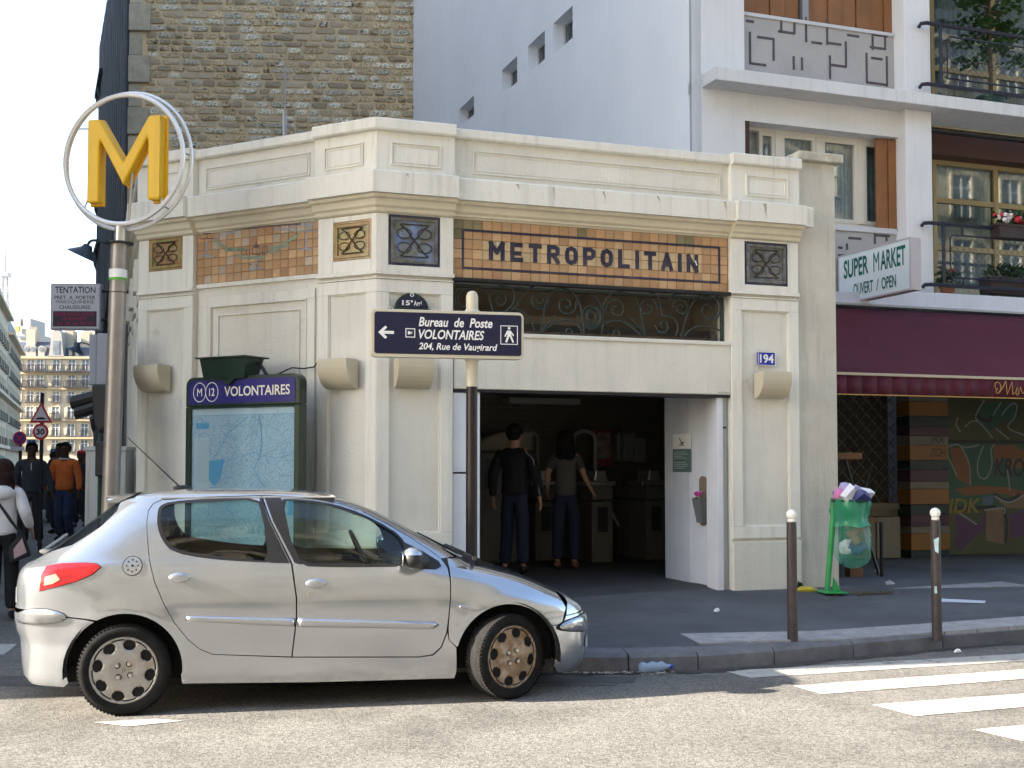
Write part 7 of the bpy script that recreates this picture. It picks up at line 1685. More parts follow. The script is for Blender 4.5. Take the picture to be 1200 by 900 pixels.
# fuel cap: round, eight small holes
circ = lambda cx_, cz_, r_, n=24: [(cx_ + r_ * cos(2 * pi * i / n), cz_ + r_ * sin(2 * pi * i / n)) for i in range(n)]
panel('cap_recess', [X2(circ(.040, .950, .063))], [X2(circ(.040, .950, .059))], seam, off=.0015, grid=.3)
panel('fuel_cap', [X2(circ(.040, .950, .057))], [], silver, off=.005, grid=.3)
for k in range(8): panel('cap_hole', [X2(circ(.040 + .036 * cos(k * pi / 4), .950 + .036 * sin(k * pi / 4), .0055, 8))], [], seam, off=.0065, grid=.3)
panel('cap_hole', [X2(circ(.040, .950, .008, 8))], [], seam, off=.0065, grid=.3)
q = Q(psi_of(2.196, .641), .641); m = MB(); m.ball((q.x, q.y, q.z), .03, 16, 8, (1, .3, .5)); m.build('side_badge', M('badge_chrome', (.6, .6, .62), .15, metal=1), CAR, smooth='all')
m = MB(); m.ribbon([(q.x - .018, q.z - .005), (q.x - .008, q.z + .006), (q.x, q.z - .004), (q.x + .008, q.z + .006), (q.x + .018, q.z - .004)], .004, q.y - .0105); m.build('badge_mark', black, CAR)
# full-width panels
def full_panel(name, near, mat, off=0.0, **kw):
    """near: list of (psi,z) from centre out along one side; mirrored"""
    pts = [(a * PS, t_of(z)) for a, z in near]; mir = [(-a, b) for a, b in pts[::-1]]
    return panel(name, [dens(pts + mir, .035)], [], mat, off, **kw)
P_ = lambda x, z: (psi_of(x, z), z)
full_panel('bonnet', [(0, .918), (RAD(22), .925), P_(2.118, .957), P_(2.25, .947), P_(2.40, .912), P_(2.55, .869), P_(2.72, .806), P_(2.80, .767), (RAD(26), .7245), (RAD(20), .670), (0, .655)], silver)
full_panel('windscreen', [(0, .925), (RAD(20), .93), (RAD(37), .962), (RAD(36), 1.15), (RAD(36.5), 1.30), (RAD(37), 1.372), (0, 1.378)], cglass, off=-.004, grid=.15)
full_panel('front_bumper', [(0, .60), (RAD(20), .655), (RAD(27), .56), P_(2.955, .540), P_(2.915, .488), P_(2.86, .482)] + [P_(x, z) for x, z in arc_pts(AF, AF[2], 34, -14, 8)] + [P_(2.90, .14), (RAD(20), .105), (0, .105)], silver)
full_panel('front_grille', [(0, .65), (RAD(12), .65), (RAD(16), .61), (0, .595)], plas, off=.006)
# roof: cap over the top, from both sides
pts = [(a * PS, t_of(1.3985)) for a in [0]]
def roof_mesh():
    rows_ = []; zs_ = [1.3985, 1.404, 1.41, 1.416, 1.422, 1.427, 1.431, 1.434, 1.437, 1.439, 1.44]
    m = MB(); seg = 96; vs = []; nrm = []
    for z in zs_:
        for k_ in range(seg): vs.append(Q(2 * pi * k_ / seg, z))
    # analytic-ish cap
    fs = []
    for i in range(len(zs_) - 1):
        for k_ in range(seg): k2_ = (k_ + 1) % seg; fs.append((i * seg + k_, i * seg + k2_, (i + 1) * seg + k2_, (i + 1) * seg + k_))
    fs.append(tuple(range((len(zs_) - 1) * seg, len(zs_) * seg))); m.add(vs, fs); return m
roof_mesh().build('roof', silver, CAR, smooth='all', clean=True)
full_panel('roof_front_edge', [(0, 1.378), (RAD(37), 1.376), (RAD(40), 1.398), (0, 1.398)], silver)
def rear_panel(name, near, mat, off=0.0, holes=None, **kw):
    out = []
    pts = [(a * PS, t_of(z)) for a, z in near]; mir = [((2 * pi - a / PS) * PS, b) for a, b in pts[::-1]]
    return panel(name, [dens(pts + mir, .035)], holes or [], mat, off, **kw)
rear_panel('hatch_glass', [(pi, .99), (RAD(149), .99), (RAD(136.3), 1.082), (RAD(134.3), 1.20), (RAD(135.3), 1.295), (RAD(139), 1.343), (pi, 1.345)], glass('hatch_glass', (.25, .32, .30), .22), off=-.003, grid=.15)
rear_panel('hatch', [(pi, .985), (RAD(152), .985), (RAD(157.5), .93), (RAD(158.5), .80), (RAD(159.5), .665), (pi, .665)], silver)
rear_panel('hatch_top', [(pi, 1.35), (RAD(139), 1.347), (RAD(147), 1.386), (RAD(142), 1.398), (pi, 1.398)], silver)
rear_panel('rear_bumper', [(pi, .662), (RAD(158.6), .6555), P_(-.345, .624), P_(-.245, .613)] + [P_(x, z) for x, z in arc_pts(AR, AR[2], 121, 194, 12)] + [P_(-.38, .175), (RAD(150), .17), (pi, .17)], silver)
# spoiler lip, wiper, bumper pads
m = MB(); N_ = 24; vs = []
for i in range(N_ + 1):
    y = HALF - .50 + 1.0 * i / N_; c_ = ((y - HALF) / .52)**2
    vs += [(-.07 + c_ * .05, y, 1.398), (-.20 + c_ * .06, y, 1.385 - c_ * .02), (-.205 + c_ * .06, y, 1.368 - c_ * .02), (-.13 + c_ * .05, y, 1.35), (.02, y, 1.412 - c_ * .01)]
k5 = 5; m.add(vs, [(i * k5 + j, (i + 1) * k5 + j, (i + 1) * k5 + (j + 1) % k5, i * k5 + (j + 1) % k5) for i in range(N_) for j in range(k5)] + [tuple(range(5)), tuple(range(N_ * 5, N_ * 5 + 5))[::-1]])
m.build('spoiler', silver, CAR, clean=True, smooth=True)
m = MB(); m.tube([(-.60, HALF, 1.0), (-.61, HALF - .02, 1.02), (-.52, HALF + .3, 1.10)], .010, 6); m.ball((-.61, HALF, 1.0), .038, 12, 8, (1.3, 1, .5)); m.build('rear_wiper', M('wiper_pale', (.45, .44, .38), .4), CAR, smooth='all')
for side in (1, -1):
    L = smoothp([(-.70, .60), (-.66, .665), (-.50, .685), (-.39, .662), (-.352, .628), (-.40, .597), (-.52, .582), (-.66, .58)], 1)
    L = [(max(x, -.70), z) for x, z in L]
    o = panel('bumper_pad', [X2(L, side)], [], silver, off=.012, grid=.05); so = o.modifiers.new('s', 'SOLIDIFY'); so.thickness = .02; so.offset = -1
    panel('pad_gap', [X2(off_poly(L, -.006), side)], [], seam, off=.002, grid=.2)
    fl_ = [(RAD(a), z) for a, z in ((46, .452), (44, .50), (38, .525), (28, .53), (22, .515), (22, .44), (28, .415), (38, .42))]
    pl = smoothp([(a * side * PS, t_of(z)) for a, z in fl_], 2)
    o = panel('front_bumper_pad', [pl], [], silver, off=.012, grid=.05); so = o.modifiers.new('s', 'SOLIDIFY'); so.thickness = .016; so.offset = -1
    pl2 = [(p[0] + (p[0] - sum(q[0] for q in pl) / len(pl)) * .07, p[1] + (p[1] - sum(q[1] for q in pl) / len(pl)) * .12) for p in pl]; panel('pad_gap', [pl2], [], seam, off=.003, grid=.2)
    fo = smoothp([(a * side * PS, t_of(z)) for a, z in ((RAD(34), .29), (RAD(34), .38), (RAD(29), .39), (RAD(28), .29))], 2); panel('fog_lamp', [fo], [], lampc, off=.008, grid=.1)
# dark inner shell closes the gaps behind the panels
shell_holes = []
for side in (1, -1):
    low_ = X2([(-.58, .20)] + [(-.58, .63), (-.5, .97), (0.1, .985), (.30, 1.03), (.95, .955), (2.10, .93), (2.6, .80), (2.92, .60), (2.95, .20), (2.88, .20)] + arc_pts(AF, AF[2] + .004, -12, 192, 20) + [(2.12, .17), (.38, .17)] + arc_pts(AR, AR[2] + .004, -12, 192, 20) + [(-.38, .2)], side)
    panel('inner_shell', [low_], [], seam, off=-.012, grid=.09)
    outl = off_poly([(.140, 1.02), (.108, 1.22), (.118, 1.32), (.150, 1.355), (.50, 1.396), (.90, 1.40), (1.22, 1.382), (1.42, 1.335), (1.72, 1.195), (2.0, 1.02), (2.08, .95), (1.9, .90), (1.0, .93), (.4, .99)], -.006)
    panel('inner_frame', [X2(outl, side)], [X2(off_poly(RW, -.002), side), X2(off_poly(FWp, -.002), side)], seam, off=-.012, grid=.09)
# wheel wells
for cx_ in (AR[0], AF[0]):
    for yy in (0, 1):
        y0, y1 = (.03, .32) if yy == 0 else (HALF * 2 - .32, HALF * 2 - .03); m = MB(); n_ = 20; vs = []
        for y in (y0, y1):
            for i in range(n_ + 1): a = RAD(-8 + 196 * i / n_); vs.append((cx_ + .375 * cos(a), y, .29 + .375 * sin(a)))
        m.add(vs, [(i, i + 1, n_ + 2 + i, n_ + 1 + i) for i in range(n_)]); yb_ = y1 if yy == 0 else y0; m.box(cx_ - .37, cx_ + .37, yb_ - .01, yb_ + .01, .22, .665); m.build('wheel_well', seam, CAR)
m = MB(); m.box(-.45, 2.85, .36, 1.29, .17, .22); m.box(.40, 2.10, .12, 1.53, .17, .23); m.box(-.5, -.3, .3, 1.35, .22, .28); m.build('underbody', seam, CAR)
m = MB(); m.tube([(-.50, 1.2, .2), (-.70, 1.2, .2)], .03, 10); m.build('exhaust', steel, CAR)
# cabin
seatm = M('seat_fabric', (.035, .037, .04), .9, var=.2, vs=20); dashm = M('dashboard', (.03, .03, .032), .6)
for (x, ys_) in ((1.15, (.42, 1.20)), (.35, (.42, .81, 1.20))):
    for y in ys_:
        if x < 1 and y == .81: continue
        S = empty('seat', x, y, 0); S.parent = CAR; w_ = .24
        for nm, a in (('seat_base', (-.05, .42, .42, .56)),): m = MB(); m.box(a[0], a[1], -w_, w_, a[2], a[3]); m.build(nm, seatm, S, bevel=.05)
        m = MB(); m.add([(-.02, -w_, .5), (.12, -w_, .5), (.12, w_, .5), (-.02, w_, .5), (-.24, -w_ * .8, 1.03), (-.14, -w_ * .8, 1.03), (-.14, w_ * .8, 1.03), (-.24, w_ * .8, 1.03)], [(0, 3, 2, 1), (4, 5, 6, 7), (0, 1, 5, 4), (1, 2, 6, 5), (2, 3, 7, 6), (3, 0, 4, 7)]); m.build('seat_back', seatm, S, bevel=.03)
        m = MB(); m.box(-.27, -.17, -.11, .11, 1.07, 1.21); m.tube([(-.2, -.05, 1.0), (-.22, -.05, 1.1)], .008, 5); m.tube([(-.2, .05, 1.0), (-.22, .05, 1.1)], .008, 5); m.build('headrest', seatm, S, bevel=.03)
m = MB(); m.slab([(1.72, .5), (2.25, .5), (2.25, .9), (1.98, .93), (1.78, .90), (1.70, .80)], .1, 1.55); m.build('dashboard', dashm, CAR, bevel=.03)
m = MB(); m.box(-.5, .30, .12, 1.53, .92, .95); m.build('parcel_shelf', dashm, CAR)
SWc = Vector((1.60, 1.22, .93)); ax1 = Vector((0, 1, 0)); ax2 = Vector((-.42, 0, .9)).normalized()
m = MB(); m.tube([SWc + ax1 * .18 * cos(2 * pi * i / 28) + ax2 * .18 * sin(2 * pi * i / 28) for i in range(28)], .014, 7, closed=True); m.tube([SWc - ax1 * .17, SWc + Vector((.03, 0, 0)), SWc + ax1 * .17], .018, 6); m.tube([SWc + Vector((.02, 0, 0)), SWc + Vector((.2, 0, -.1))], .03, 8); m.build('steering_wheel', plas, CAR, smooth=True)
m = MB(); m.ball((1.52, HALF, 1.27), .06, 12, 8, (.35, 2, .6)); m.build('interior_mirror', plas, CAR, smooth='all')
m = MB(); m.box(.2, 1.35, .25, 1.40, 1.375, 1.385); m.build('headlining', M('headlining', (.35, .35, .33), .9), CAR)
# mirrors
for side in (1, -1):
    s_ = side; q = Q(psi_of(1.95, .955, side), .955)
    panel('mirror_mount', [X2([(1.80, 1.075), (1.93, 1.01), (2.04, .94), (2.055, .91), (2.02, .893), (1.86, .900), (1.83, .93)], side)], [], plas, off=.006, grid=.06)
    Yq = q.y - .12 * s_; m = MB(); m.ball((1.845, Yq, .975), .085, 18, 12, (.85, .95, .74)); m.v = [(x if x < 1.90 else 1.90 + (x - 1.90) * .6, y, z) for x, y, z in m.v]; m.build('mirror_housing', plas, CAR, smooth='all')
    m = MB(); m.tube([(1.86, Yq, .955), (1.93, q.y + .01 * s_, .94)], [.045, .05], 10); m.build('mirror_arm', plas, CAR, smooth=True)
    m = MB(); m.ball((1.845, Yq, .985), .0875, 18, 12, (.85, .96, .74)); vv = m.v; m.f = [f for f in m.f if all(vv[i][2] > .998 for i in f)]; m.mi = [0] * len(m.f); m.build('mirror_cap', silver, CAR, smooth='all')
    m = MB(); m.ball((1.774, Yq, .975), .07, 14, 10, (.12, .9, .74)); m.build('mirror_glass', M('mirror_glass', (.8, .8, .8), .02, metal=1), CAR, smooth='all')
# scuttle and wipers, aerial
m = MB(); m.tube([(2.36, .30, .935), (2.24, .55, .965), (1.98, .78, 1.10)], .009, 5); m.tube([(2.36, .95, .935), (2.24, 1.15, .965), (2.0, 1.3, 1.08)], .009, 5); m.tube([(2.30, .16, .955), (2.35, .5, .925), (2.37, 1.1, .925), (2.30, 1.5, .955)], .018, 5); m.build('wiper', plas, CAR)
AEp = (.30, HALF - .0, 1.437); m = MB(); m.ball((AEp[0], AEp[1], AEp[2]), .035, 12, 8, (1.9, .7, .6)); m.tube([(AEp[0] - .02, AEp[1], AEp[2] + .01), (AEp[0] - .38, AEp[1], AEp[2] + .36)], [.007, .003], 6); m.build('aerial', plas, CAR, smooth=True)
# number plate at the back
m = MB(); m.box(-.757, -.75, HALF - .26, HALF + .26, .68, .78); m.build('number_plate', white, CAR)
# wheels
alloy = M('wheel_trim_silver', (.33, .315, .29), .45, metal=.3, var=.12, vs=12, c2=(.28, .22, .16), c2s=9, c2t=(.5, .75)); alloyd = M('wheel_trim_rusty', (.22, .145, .085), .5, metal=.3, var=.25, vs=14, c2=(.42, .35, .28), c2s=10)
def wheel(x, y, side, steer, mt, nm_lab):
    Wl = empty('wheel', x, y, .29); Wl.parent = CAR; Wl.rotation_euler = (0, 0, RAD(steer) + (0 if side > 0 else pi)); tag(Wl, nm_lab)
    m = MB(); R0, hw2 = .290, .085      # outer face towards -y
    prof = [(.212, -.070), (.225, -.083), (.245, -.088), (.268, -.084), (.283, -.070), (.289, -.05), (.290, 0), (.289, .05), (.283, .070), (.265, .085), (.21, .08)]
    m.lathe([(r, y_) for r, y_ in prof], 56, 0, 0, axis='y'); m.build('tyre', rubber, Wl, smooth=True)
    m = MB()
    for k in range(72):     # tread blocks
        a = 2 * pi * k / 72; c, s = cos(a), sin(a); t_ = .0085
        for y0_, y1_ in ((-.078, -.048), (-.042, -.006), (.006, .042), (.048, .078)):
            r0, r1 = .284, .2905 if abs(y0_) < .05 else .289; aa = a + (.02 if y0_ < 0 else -.02)
            vs = []
            for r in (r0, r1):
                for da in (-t_ / .29 * .8, t_ / .29 * .8):
                    for yy in (y0_, y1_): vs.append((r * cos(aa + da), yy, r * sin(aa + da)))
            m.add(vs, [(4, 5, 7, 6), (0, 4, 6, 2), (1, 3, 7, 5), (0, 1, 5, 4), (2, 6, 7, 3)])
    m.build('tread', rubber, Wl)
    m = MB(); m.lathe([(.212, -.06), (.20, -.03), (.19, .03), (.0, .04)], 40, 0, 0, axis='y'); m.build('rim_barrel', M('rim_black', (.02, .02, .02), .6), Wl, smooth=True)
    # wheel trim: polar grid with nine cut-outs
    m = MB(); ns = 126; rs = [.0, .03, .055, .08, .10, .115, .13, .145, .160, .175, .188, .198, .205, .212]; vs = []
    def yy(r): return -.062 - .018 * math.exp(-(r / .075)**2) * 0 - .020 * (1 - (r / .212)**2) + (.012 if r < .07 else 0) - (.008 if r > .2 else 0)
    for r in rs:
        for k in range(ns): a = 2 * pi * k / ns; vs.append((r * cos(a), yy(r), r * sin(a)))
    nho = 8; fs = []; A0h = RAD(11.5)
    def inhole(r, a):
        a += A0h; da = ((a + pi / nho) % (2 * pi / nho)) - pi / nho; w_ = r * da; return ((r - .163) / .032)**2 + (w_ / (.040 + (r - .16) * .2))**2 < 1
    for i in range(len(rs) - 1):
        for k in range(ns):
            rm, am = (rs[i] + rs[i + 1]) / 2, 2 * pi * (k + .5) / ns
            if not inhole(rm, am): k2_ = (k + 1) % ns; fs.append((i * ns + k, (i + 1) * ns + k, (i + 1) * ns + k2_, i * ns + k2_))
    # snap ring of vertices round the holes to the ellipse
    vn = list(vs)
    for i, r in enumerate(rs):
        for k in range(ns):
            a = 2 * pi * k / ns; da = ((a + A0h + pi / nho) % (2 * pi / nho)) - pi / nho; w_ = r * da; b_h = .040 + (r - .16) * .2; f_ = sqrt(((r - .163) / .032)**2 + (w_ / b_h)**2)
            if .80 < f_ < 1.32 and f_ > 0:
                rn = .163 + (r - .163) / f_; wn = w_ / f_; an = a - da + wn / max(rn, .01); vn[i * ns + k] = (rn * cos(an), yy(rn), rn * sin(an))
    m.add(vn, fs); o = m.build('wheel_trim', mt, Wl, smooth=True, clean=True); so = o.modifiers.new('s', 'SOLIDIFY'); so.thickness = .008; so.offset = 0
    m = MB()
    for k in range(4): a = pi / 4 + k * pi / 2 + .12; m.lathe([(.0, -.090), (.011, -.089), (.013, -.07)], 12, .052 * cos(a), .052 * sin(a), axis='y')
    m.build('wheel_nut', steel, Wl, smooth=True); m = MB()
    for k in range(4): a = pi / 4 + k * pi / 2 + .12; m.tube([(.052 * cos(a) + .018 * cos(q_), -.073, .052 * sin(a) + .018 * sin(q_)) for q_ in [i * pi / 8 for i in range(16)]], .003, 4, closed=True)
    m.build('nut_recess', seam, Wl)
    m = MB()
    for pts in (((-.012, -.014), (-.004, .0), (-.008, .012), (.004, .016)), ((.0, -.014), (.006, -.002), (.012, .010)), ((-.012, .002), (.012, .0))): m.ribbon([(a, b) for a, b in pts], .005, -.0745)
    m.build('lion_emblem', M('emblem_grey', (.16, .14, .13), .5), Wl); return Wl
wheel(0, .088, 1, 0, alloy, 'rear wheel with silver eight-hole trim'); wheel(2.508, .098, 1, 27, alloyd, 'front wheel steered to the kerb, its trim brown with brake dust')
wheel(0, 1.56, -1, 0, alloy, 'far rear wheel'); wheel(2.508, 1.55, -1, 24, alloyd, 'far front wheel')
# ================================================================== PEOPLE
def skin(name, joints, edges, mat, parent, sub=2):
    """joints: {key: (pos, (rx, ry))}; one continuous skinned surface"""
    keys = list(joints); idx = {k: i for i, k in enumerate(keys)}
    me = bpy.data.meshes.new(name); me.from_pydata([joints[k][0] for k in keys], [(idx[a], idx[b]) for a, b in edges], [])
    o = bpy.data.objects.new(name, me); COL.objects.link(o); md = o.modifiers.new('skin', 'SKIN'); md.use_smooth_shade = True; md.branch_smoothing = .6
    for i, k in enumerate(keys):
        r = joints[k][1]; r = r if isinstance(r, tuple) else (r, r); me.skin_vertices[0].data[i].radius = r; me.skin_vertices[0].data[i].use_root = (i == 0)
    sb_ = o.modifiers.new('sub', 'SUBSURF'); sb_.levels = sub; sb_.render_levels = sub
    bpy.context.view_layer.update(); m2 = bpy.data.meshes.new_from_object(o.evaluated_get(bpy.context.evaluated_depsgraph_get())); bpy.data.objects.remove(o)
    m2.name = name; m2.materials.clear(); m2.materials.append(mat); m2.polygons.foreach_set('use_smooth', [True] * len(m2.polygons)); return link(name, m2, parent)
def person(X, Y, z, head, H, lab, skinc, topc, legc, shoec, hairc, arms=None, legs=None, hair='short', fem=False, bare=False, collar=None, group=None, lean=0.0, detail=True):
    s = H / 1.76; R = empty('person', X, Y, z, head, lab, 'person', group); f = .9 if fem else 1.0
    A = {1: ((.225, .03, 1.14), (.235, -.06, .90)), -1: ((-.225, .03, 1.14), (-.235, -.06, .90))}
    if arms: A.update(arms)
    Lg = {1: ((.105, -.03, .50), (.11, .03, .08)), -1: ((-.105, -.03, .50), (-.11, .03, .08))}
    if legs: Lg.update(legs)
    def S(p): return (p[0] * s, p[1] * s, p[2] * s)
    J = {'pel': (S((0, 0, .96)), (.135 * s, .10 * s)), 'wai': (S((0, -.005, 1.10)), (.118 * s * f, .088 * s)), 'che': (S((0, -lean * .5, 1.30)), (.150 * s * f, .105 * s)), 'ncl': (S((0, .01 - lean, 1.45)), (.075 * s * f, .06 * s)), 'nck': (S((0, -lean, 1.51)), (.058 * s * f, .060 * s)),
         'h1': (S((0, -.022 - lean, 1.57)), (.070 * s, .078 * s)), 'h2': (S((0, -.008 - lean, 1.645)), (.084 * s, .104 * s)), 'h3': (S((0, .006 - lean, 1.712)), (.076 * s, .094 * s))}
    E = [('pel', 'wai'), ('wai', 'che'), ('che', 'ncl'), ('ncl', 'nck'), ('nck', 'h1'), ('h1', 'h2'), ('h2', 'h3')]
    for d in (1, -1):
        el, wr_ = A[d]; sh_ = (d * .175 * f, .005 - lean, 1.435); E0, W0 = Vector(el), Vector(wr_); dr = (W0 - E0).normalized(); pc = W0 + dr * .055; kn = W0 + dr * .095; side = Vector((d * 1.0, 0, 0)); fw = Vector((0, -1, 0)) - dr * dr.dot(Vector((0, -1, 0)))
        fw = fw.normalized() if fw.length > .1 else Vector((1, 0, 0)); perp = fw
        J['s%d' % d] = (S(sh_), .060 * s * f); J['e%d' % d] = (S(el), .042 * s * f); J['w%d' % d] = (S(wr_), .026 * s); J['p%d' % d] = (S(pc), (.024 * s, .030 * s))
        E += [('ncl', 's%d' % d), ('s%d' % d, 'e%d' % d), ('e%d' % d, 'w%d' % d), ('w%d' % d, 'p%d' % d)]
        if detail:
            for q, (o_, l) in enumerate(((.030, .070), (.011, .082), (-.009, .076), (-.028, .060))):
                b0 = kn + perp * o_; b1 = b0 + dr * l * .55 - side * .008; b2 = b0 + dr * l * .95 - side * .028
                J['f%d%da' % (d, q)] = (S(b0), .0105 * s); J['f%d%db' % (d, q)] = (S(b1), .0085 * s); J['f%d%dc' % (d, q)] = (S(b2), .007 * s); E += [('p%d' % d, 'f%d%da' % (d, q)), ('f%d%da' % (d, q), 'f%d%db' % (d, q)), ('f%d%db' % (d, q), 'f%d%dc' % (d, q))]
            t0 = W0 + dr * .035 + perp * .030; t1 = W0 + dr * .075 + perp * .055; J['t%da' % d] = (S(t0), .011 * s); J['t%db' % d] = (S(t1), .008 * s); E += [('w%d' % d, 't%da' % d), ('t%da' % d, 't%db' % d)]
        kne, ank = Lg[d]; hip = (d * .085, 0, .90)
        J['hp%d' % d] = (S(hip), .086 * s); J['k%d' % d] = (S(kne), .052 * s); J['a%d' % d] = (S(ank), .034 * s); toe = (ank[0] + d * .015, ank[1] - .15, max(.03, ank[2] - .05)); J['to%d' % d] = (S(toe), (.034 * s, .024 * s))
        E += [('pel', 'hp%d' % d), ('hp%d' % d, 'k%d' % d), ('k%d' % d, 'a%d' % d), ('a%d' % d, 'to%d' % d)]
    body = skin('body', J, E, skinc, R, 2)
    # trousers
    T = {'pel': (S((0, .005, .955)), (.150 * s, .118 * s)), 'top': (S((0, 0, 1.04)), (.138 * s, .105 * s))}; TE = [('pel', 'top')]
    for d in (1, -1):
        kne, ank = Lg[d]; mid = [(kne[i] + ank[i]) / 2 for i in range(3)]; T['h%d' % d] = (S((d * .088, 0, .87)), .108 * s); T['k%d' % d] = (S(kne), .082 * s); T['m%d' % d] = (S(mid), .080 * s); T['a%d' % d] = (S((ank[0], ank[1], ank[2] + .015)), .072 * s); TE += [('pel', 'h%d' % d), ('h%d' % d, 'k%d' % d), ('k%d' % d, 'm%d' % d), ('m%d' % d, 'a%d' % d)]
    skin('trousers', T, TE, legc, R, 2)
    U = {'hem': (S((0, 0, .90)), (.178 * s * f, .138 * s)), 'hm2': (S((0, 0, .99)), (.176 * s * f, .136 * s)), 'wai': (S((0, -.005, 1.10)), (.165 * s * f, .128 * s)), 'che': (S((0, -lean * .5, 1.29)), (.190 * s * f, .138 * s)), 'ncl': (S((0, .008 - lean, 1.45)), (.110 * s * f, .088 * s)), 'col': (S((0, .0 - lean, 1.490)), (.068 * s, .070 * s))}; UE = [('hem', 'hm2'), ('hm2', 'wai'), ('wai', 'che'), ('che', 'ncl'), ('ncl', 'col')]
    for d in (1, -1):
        el, wr_ = A[d]; U['s%d' % d] = (S((d * .180 * f, .005 - lean, 1.422)), .086 * s * f); UE.append(('ncl', 's%d' % d))
        if bare: q = [(.17 * f * d * .35 + el[0] * .65, el[1] * .65, 1.405 * .35 + el[2] * .65)]; U['e%d' % d] = (S(q[0]), .062 * s * f); UE.append(('s%d' % d, 'e%d' % d))
        else: U['e%d' % d] = (S(el), .070 * s); U['w%d' % d] = (S(wr_), .048 * s); UE += [('s%d' % d, 'e%d' % d), ('e%d' % d, 'w%d' % d)]
    skin('top', U, UE, topc, R, 2)
    for d in (1, -1):
        kne, ank = Lg[d]; m = MB(); m.ball(S((ank[0] + d * .006, ank[1] - .055, max(.045, ank[2] - .04))), .12 * s, 12, 8, (.42, 1.25, .42)); m.build('shoe', shoec, R, smooth='all')
    hy = -lean
    if hair == 'long':
        m = MB(); m.ball(S((0, .018 + hy, 1.67)), .115 * s, 16, 10, (.98, 1.08, 1.0)); m.ball(S((0, .055 + hy, 1.56)), .13 * s, 16, 10, (1.0, .72, 1.15)); m.ball(S((.05, .06 + hy, 1.48)), .09 * s, 12, 8, (1, .6, 1.2)); m.ball(S((-.05, .06 + hy, 1.47)), .09 * s, 12, 8, (1, .6, 1.2)); rn = random.Random(3)
        m.v = [(x * (1 + rn.uniform(-.05, .05)), y * (1 + rn.uniform(-.03, .03)), z_) for x, y, z_ in m.v]; m.build('hair', hairc, R, smooth='all')
    else:
        m = MB(); m.ball(S((0, .018 + hy, 1.672)), .118 * s, 18, 12, (.84, 1.0, .93)); m.f = [f_ for f_ in m.f if all(not (m.v[i][1] < (-.040 + hy) * s and m.v[i][2] < 1.715 * s) and not (m.v[i][1] < (.03 + hy) * s and m.v[i][2] < 1.64 * s) and m.v[i][2] > 1.575 * s for i in f_)]; m.mi = [0] * len(m.f); o = m.build('hair', hairc, R, smooth='all'); so = o.modifiers.new('s', 'SOLIDIFY'); so.thickness = .01
    # face
    m = MB(); m.ball(S((0, -.112 + hy, 1.615)), .018 * s, 8, 6, (.9, 1.2, 1.5)); m.build('nose', skinc, R, smooth='all')
    for d in (1, -1):
        m = MB(); m.ball(S((d * .088, .0 + hy, 1.625)), .030 * s, 8, 6, (.35, .7, 1.1)); m.build('ear', skinc, R, smooth='all')
        m = MB(); m.ball(S((d * .032, -.098 + hy, 1.645)), .014 * s, 8, 6, (1.2, .6, .8)); m.build('eye', M('eye_dark', (.03, .02, .015), .3), R, smooth='all')
        m = MB(); m.box((d * .030 - .018) * s, (d * .030 + .018) * s, (-.112 + hy) * s, (-.095 + hy) * s, 1.664 * s, 1.670 * s); m.build('eyebrow', hairc, R)
    m = MB(); m.ball(S((0, -.098 + hy, 1.572)), .024 * s, 10, 6, (1.1, .5, .35)); m.build('mouth', M('lips', (.16, .06, .05), .5), R, smooth='all')
    if collar: m = MB(); m.tube([S((.074 * cos(t), -.005 + hy + .074 * sin(t), 1.497 - .02 * (sin(t) < 0))) for t in [i * pi / 8 for i in range(16)]], .014 * s, 6, closed=True); m.build('collar', collar, R, smooth=True)
    return R, S
dskin = M('skin_dark', (.075, .036, .020), .5, var=.1, vs=8); lskin = M('skin_light', (.42, .24, .16), .5, var=.06, vs=8)
hblack = M('hair_black', (.008, .007, .007), .8, spec=.15, bump=.5, bs=90); hbrown = M('hair_brown', (.020, .008, .007), .7, spec=.2, bump=.6, bs=60, var=.4, vs=30)
orange = M('orange_wool', (.70, .16, .028), .85, bump=1.0, bs=14, var=.12, vs=9); jeans = M('blue_denim', (.03, .045, .10), .85, bump=1.0, bs=16, var=.2, vs=9); djeans = M('dark_denim', (.012, .018, .05), .85, bump=.3, bs=90)
slate = M('slate_jacket', (.035, .045, .055), .85, bump=1.0, bs=13, var=.2, vs=7); dtrous = M('dark_trousers', (.015, .016, .022), .85); whood = M('white_fleece', (.66, .66, .68), .9, bump=1.0, bs=13, var=.06, vs=9)
bshoe = M('black_shoe', (.012, .012, .013), .45); wcol = M('white_collar', (.7, .7, .68), .8)
X, Y = at(76, 21.5); R, S_ = person(X, Y, .2, 0, 1.80, 'man in a bright orange jumper and blue jeans walking towards the camera', dskin, orange, jeans, bshoe, hblack, collar=wcol, legs={1: ((.10, -.12, .52), (.11, .04, .10)), -1: ((-.10, .0, .50), (-.11, .10, .12))}, arms={1: ((.25, .02, 1.15), (.275, -.05, .92)), -1: ((-.25, .02, 1.15), (-.275, .0, .92))})
X, Y = at(37, 20.2); R, S_ = person(X, Y, .2, 20, 1.78, 'man in a slate zip jacket and dark trousers walking left of the man in orange', dskin, slate, dtrous, bshoe, hblack, legs={1: ((.11, -.08, .51), (.14, .05, .10)), -1: ((-.10, .02, .5), (-.10, .0, .08))}, arms={1: ((.27, .04, 1.16), (.33, -.02, .93)), -1: ((-.25, .03, 1.15), (-.27, -.03, .92))})
m = MB(); m.tube([S_((0, -.125, 1.42)), S_((.0, -.135, 1.30))], .008, 5); m.build('zip', wcol, R)
X, Y = at(70, 24.5); person(X, Y, .2, -10, 1.84, 'man in dark clothes half hidden directly behind the man in orange', dskin, dtrous, dtrous, bshoe, hblack, detail=False)
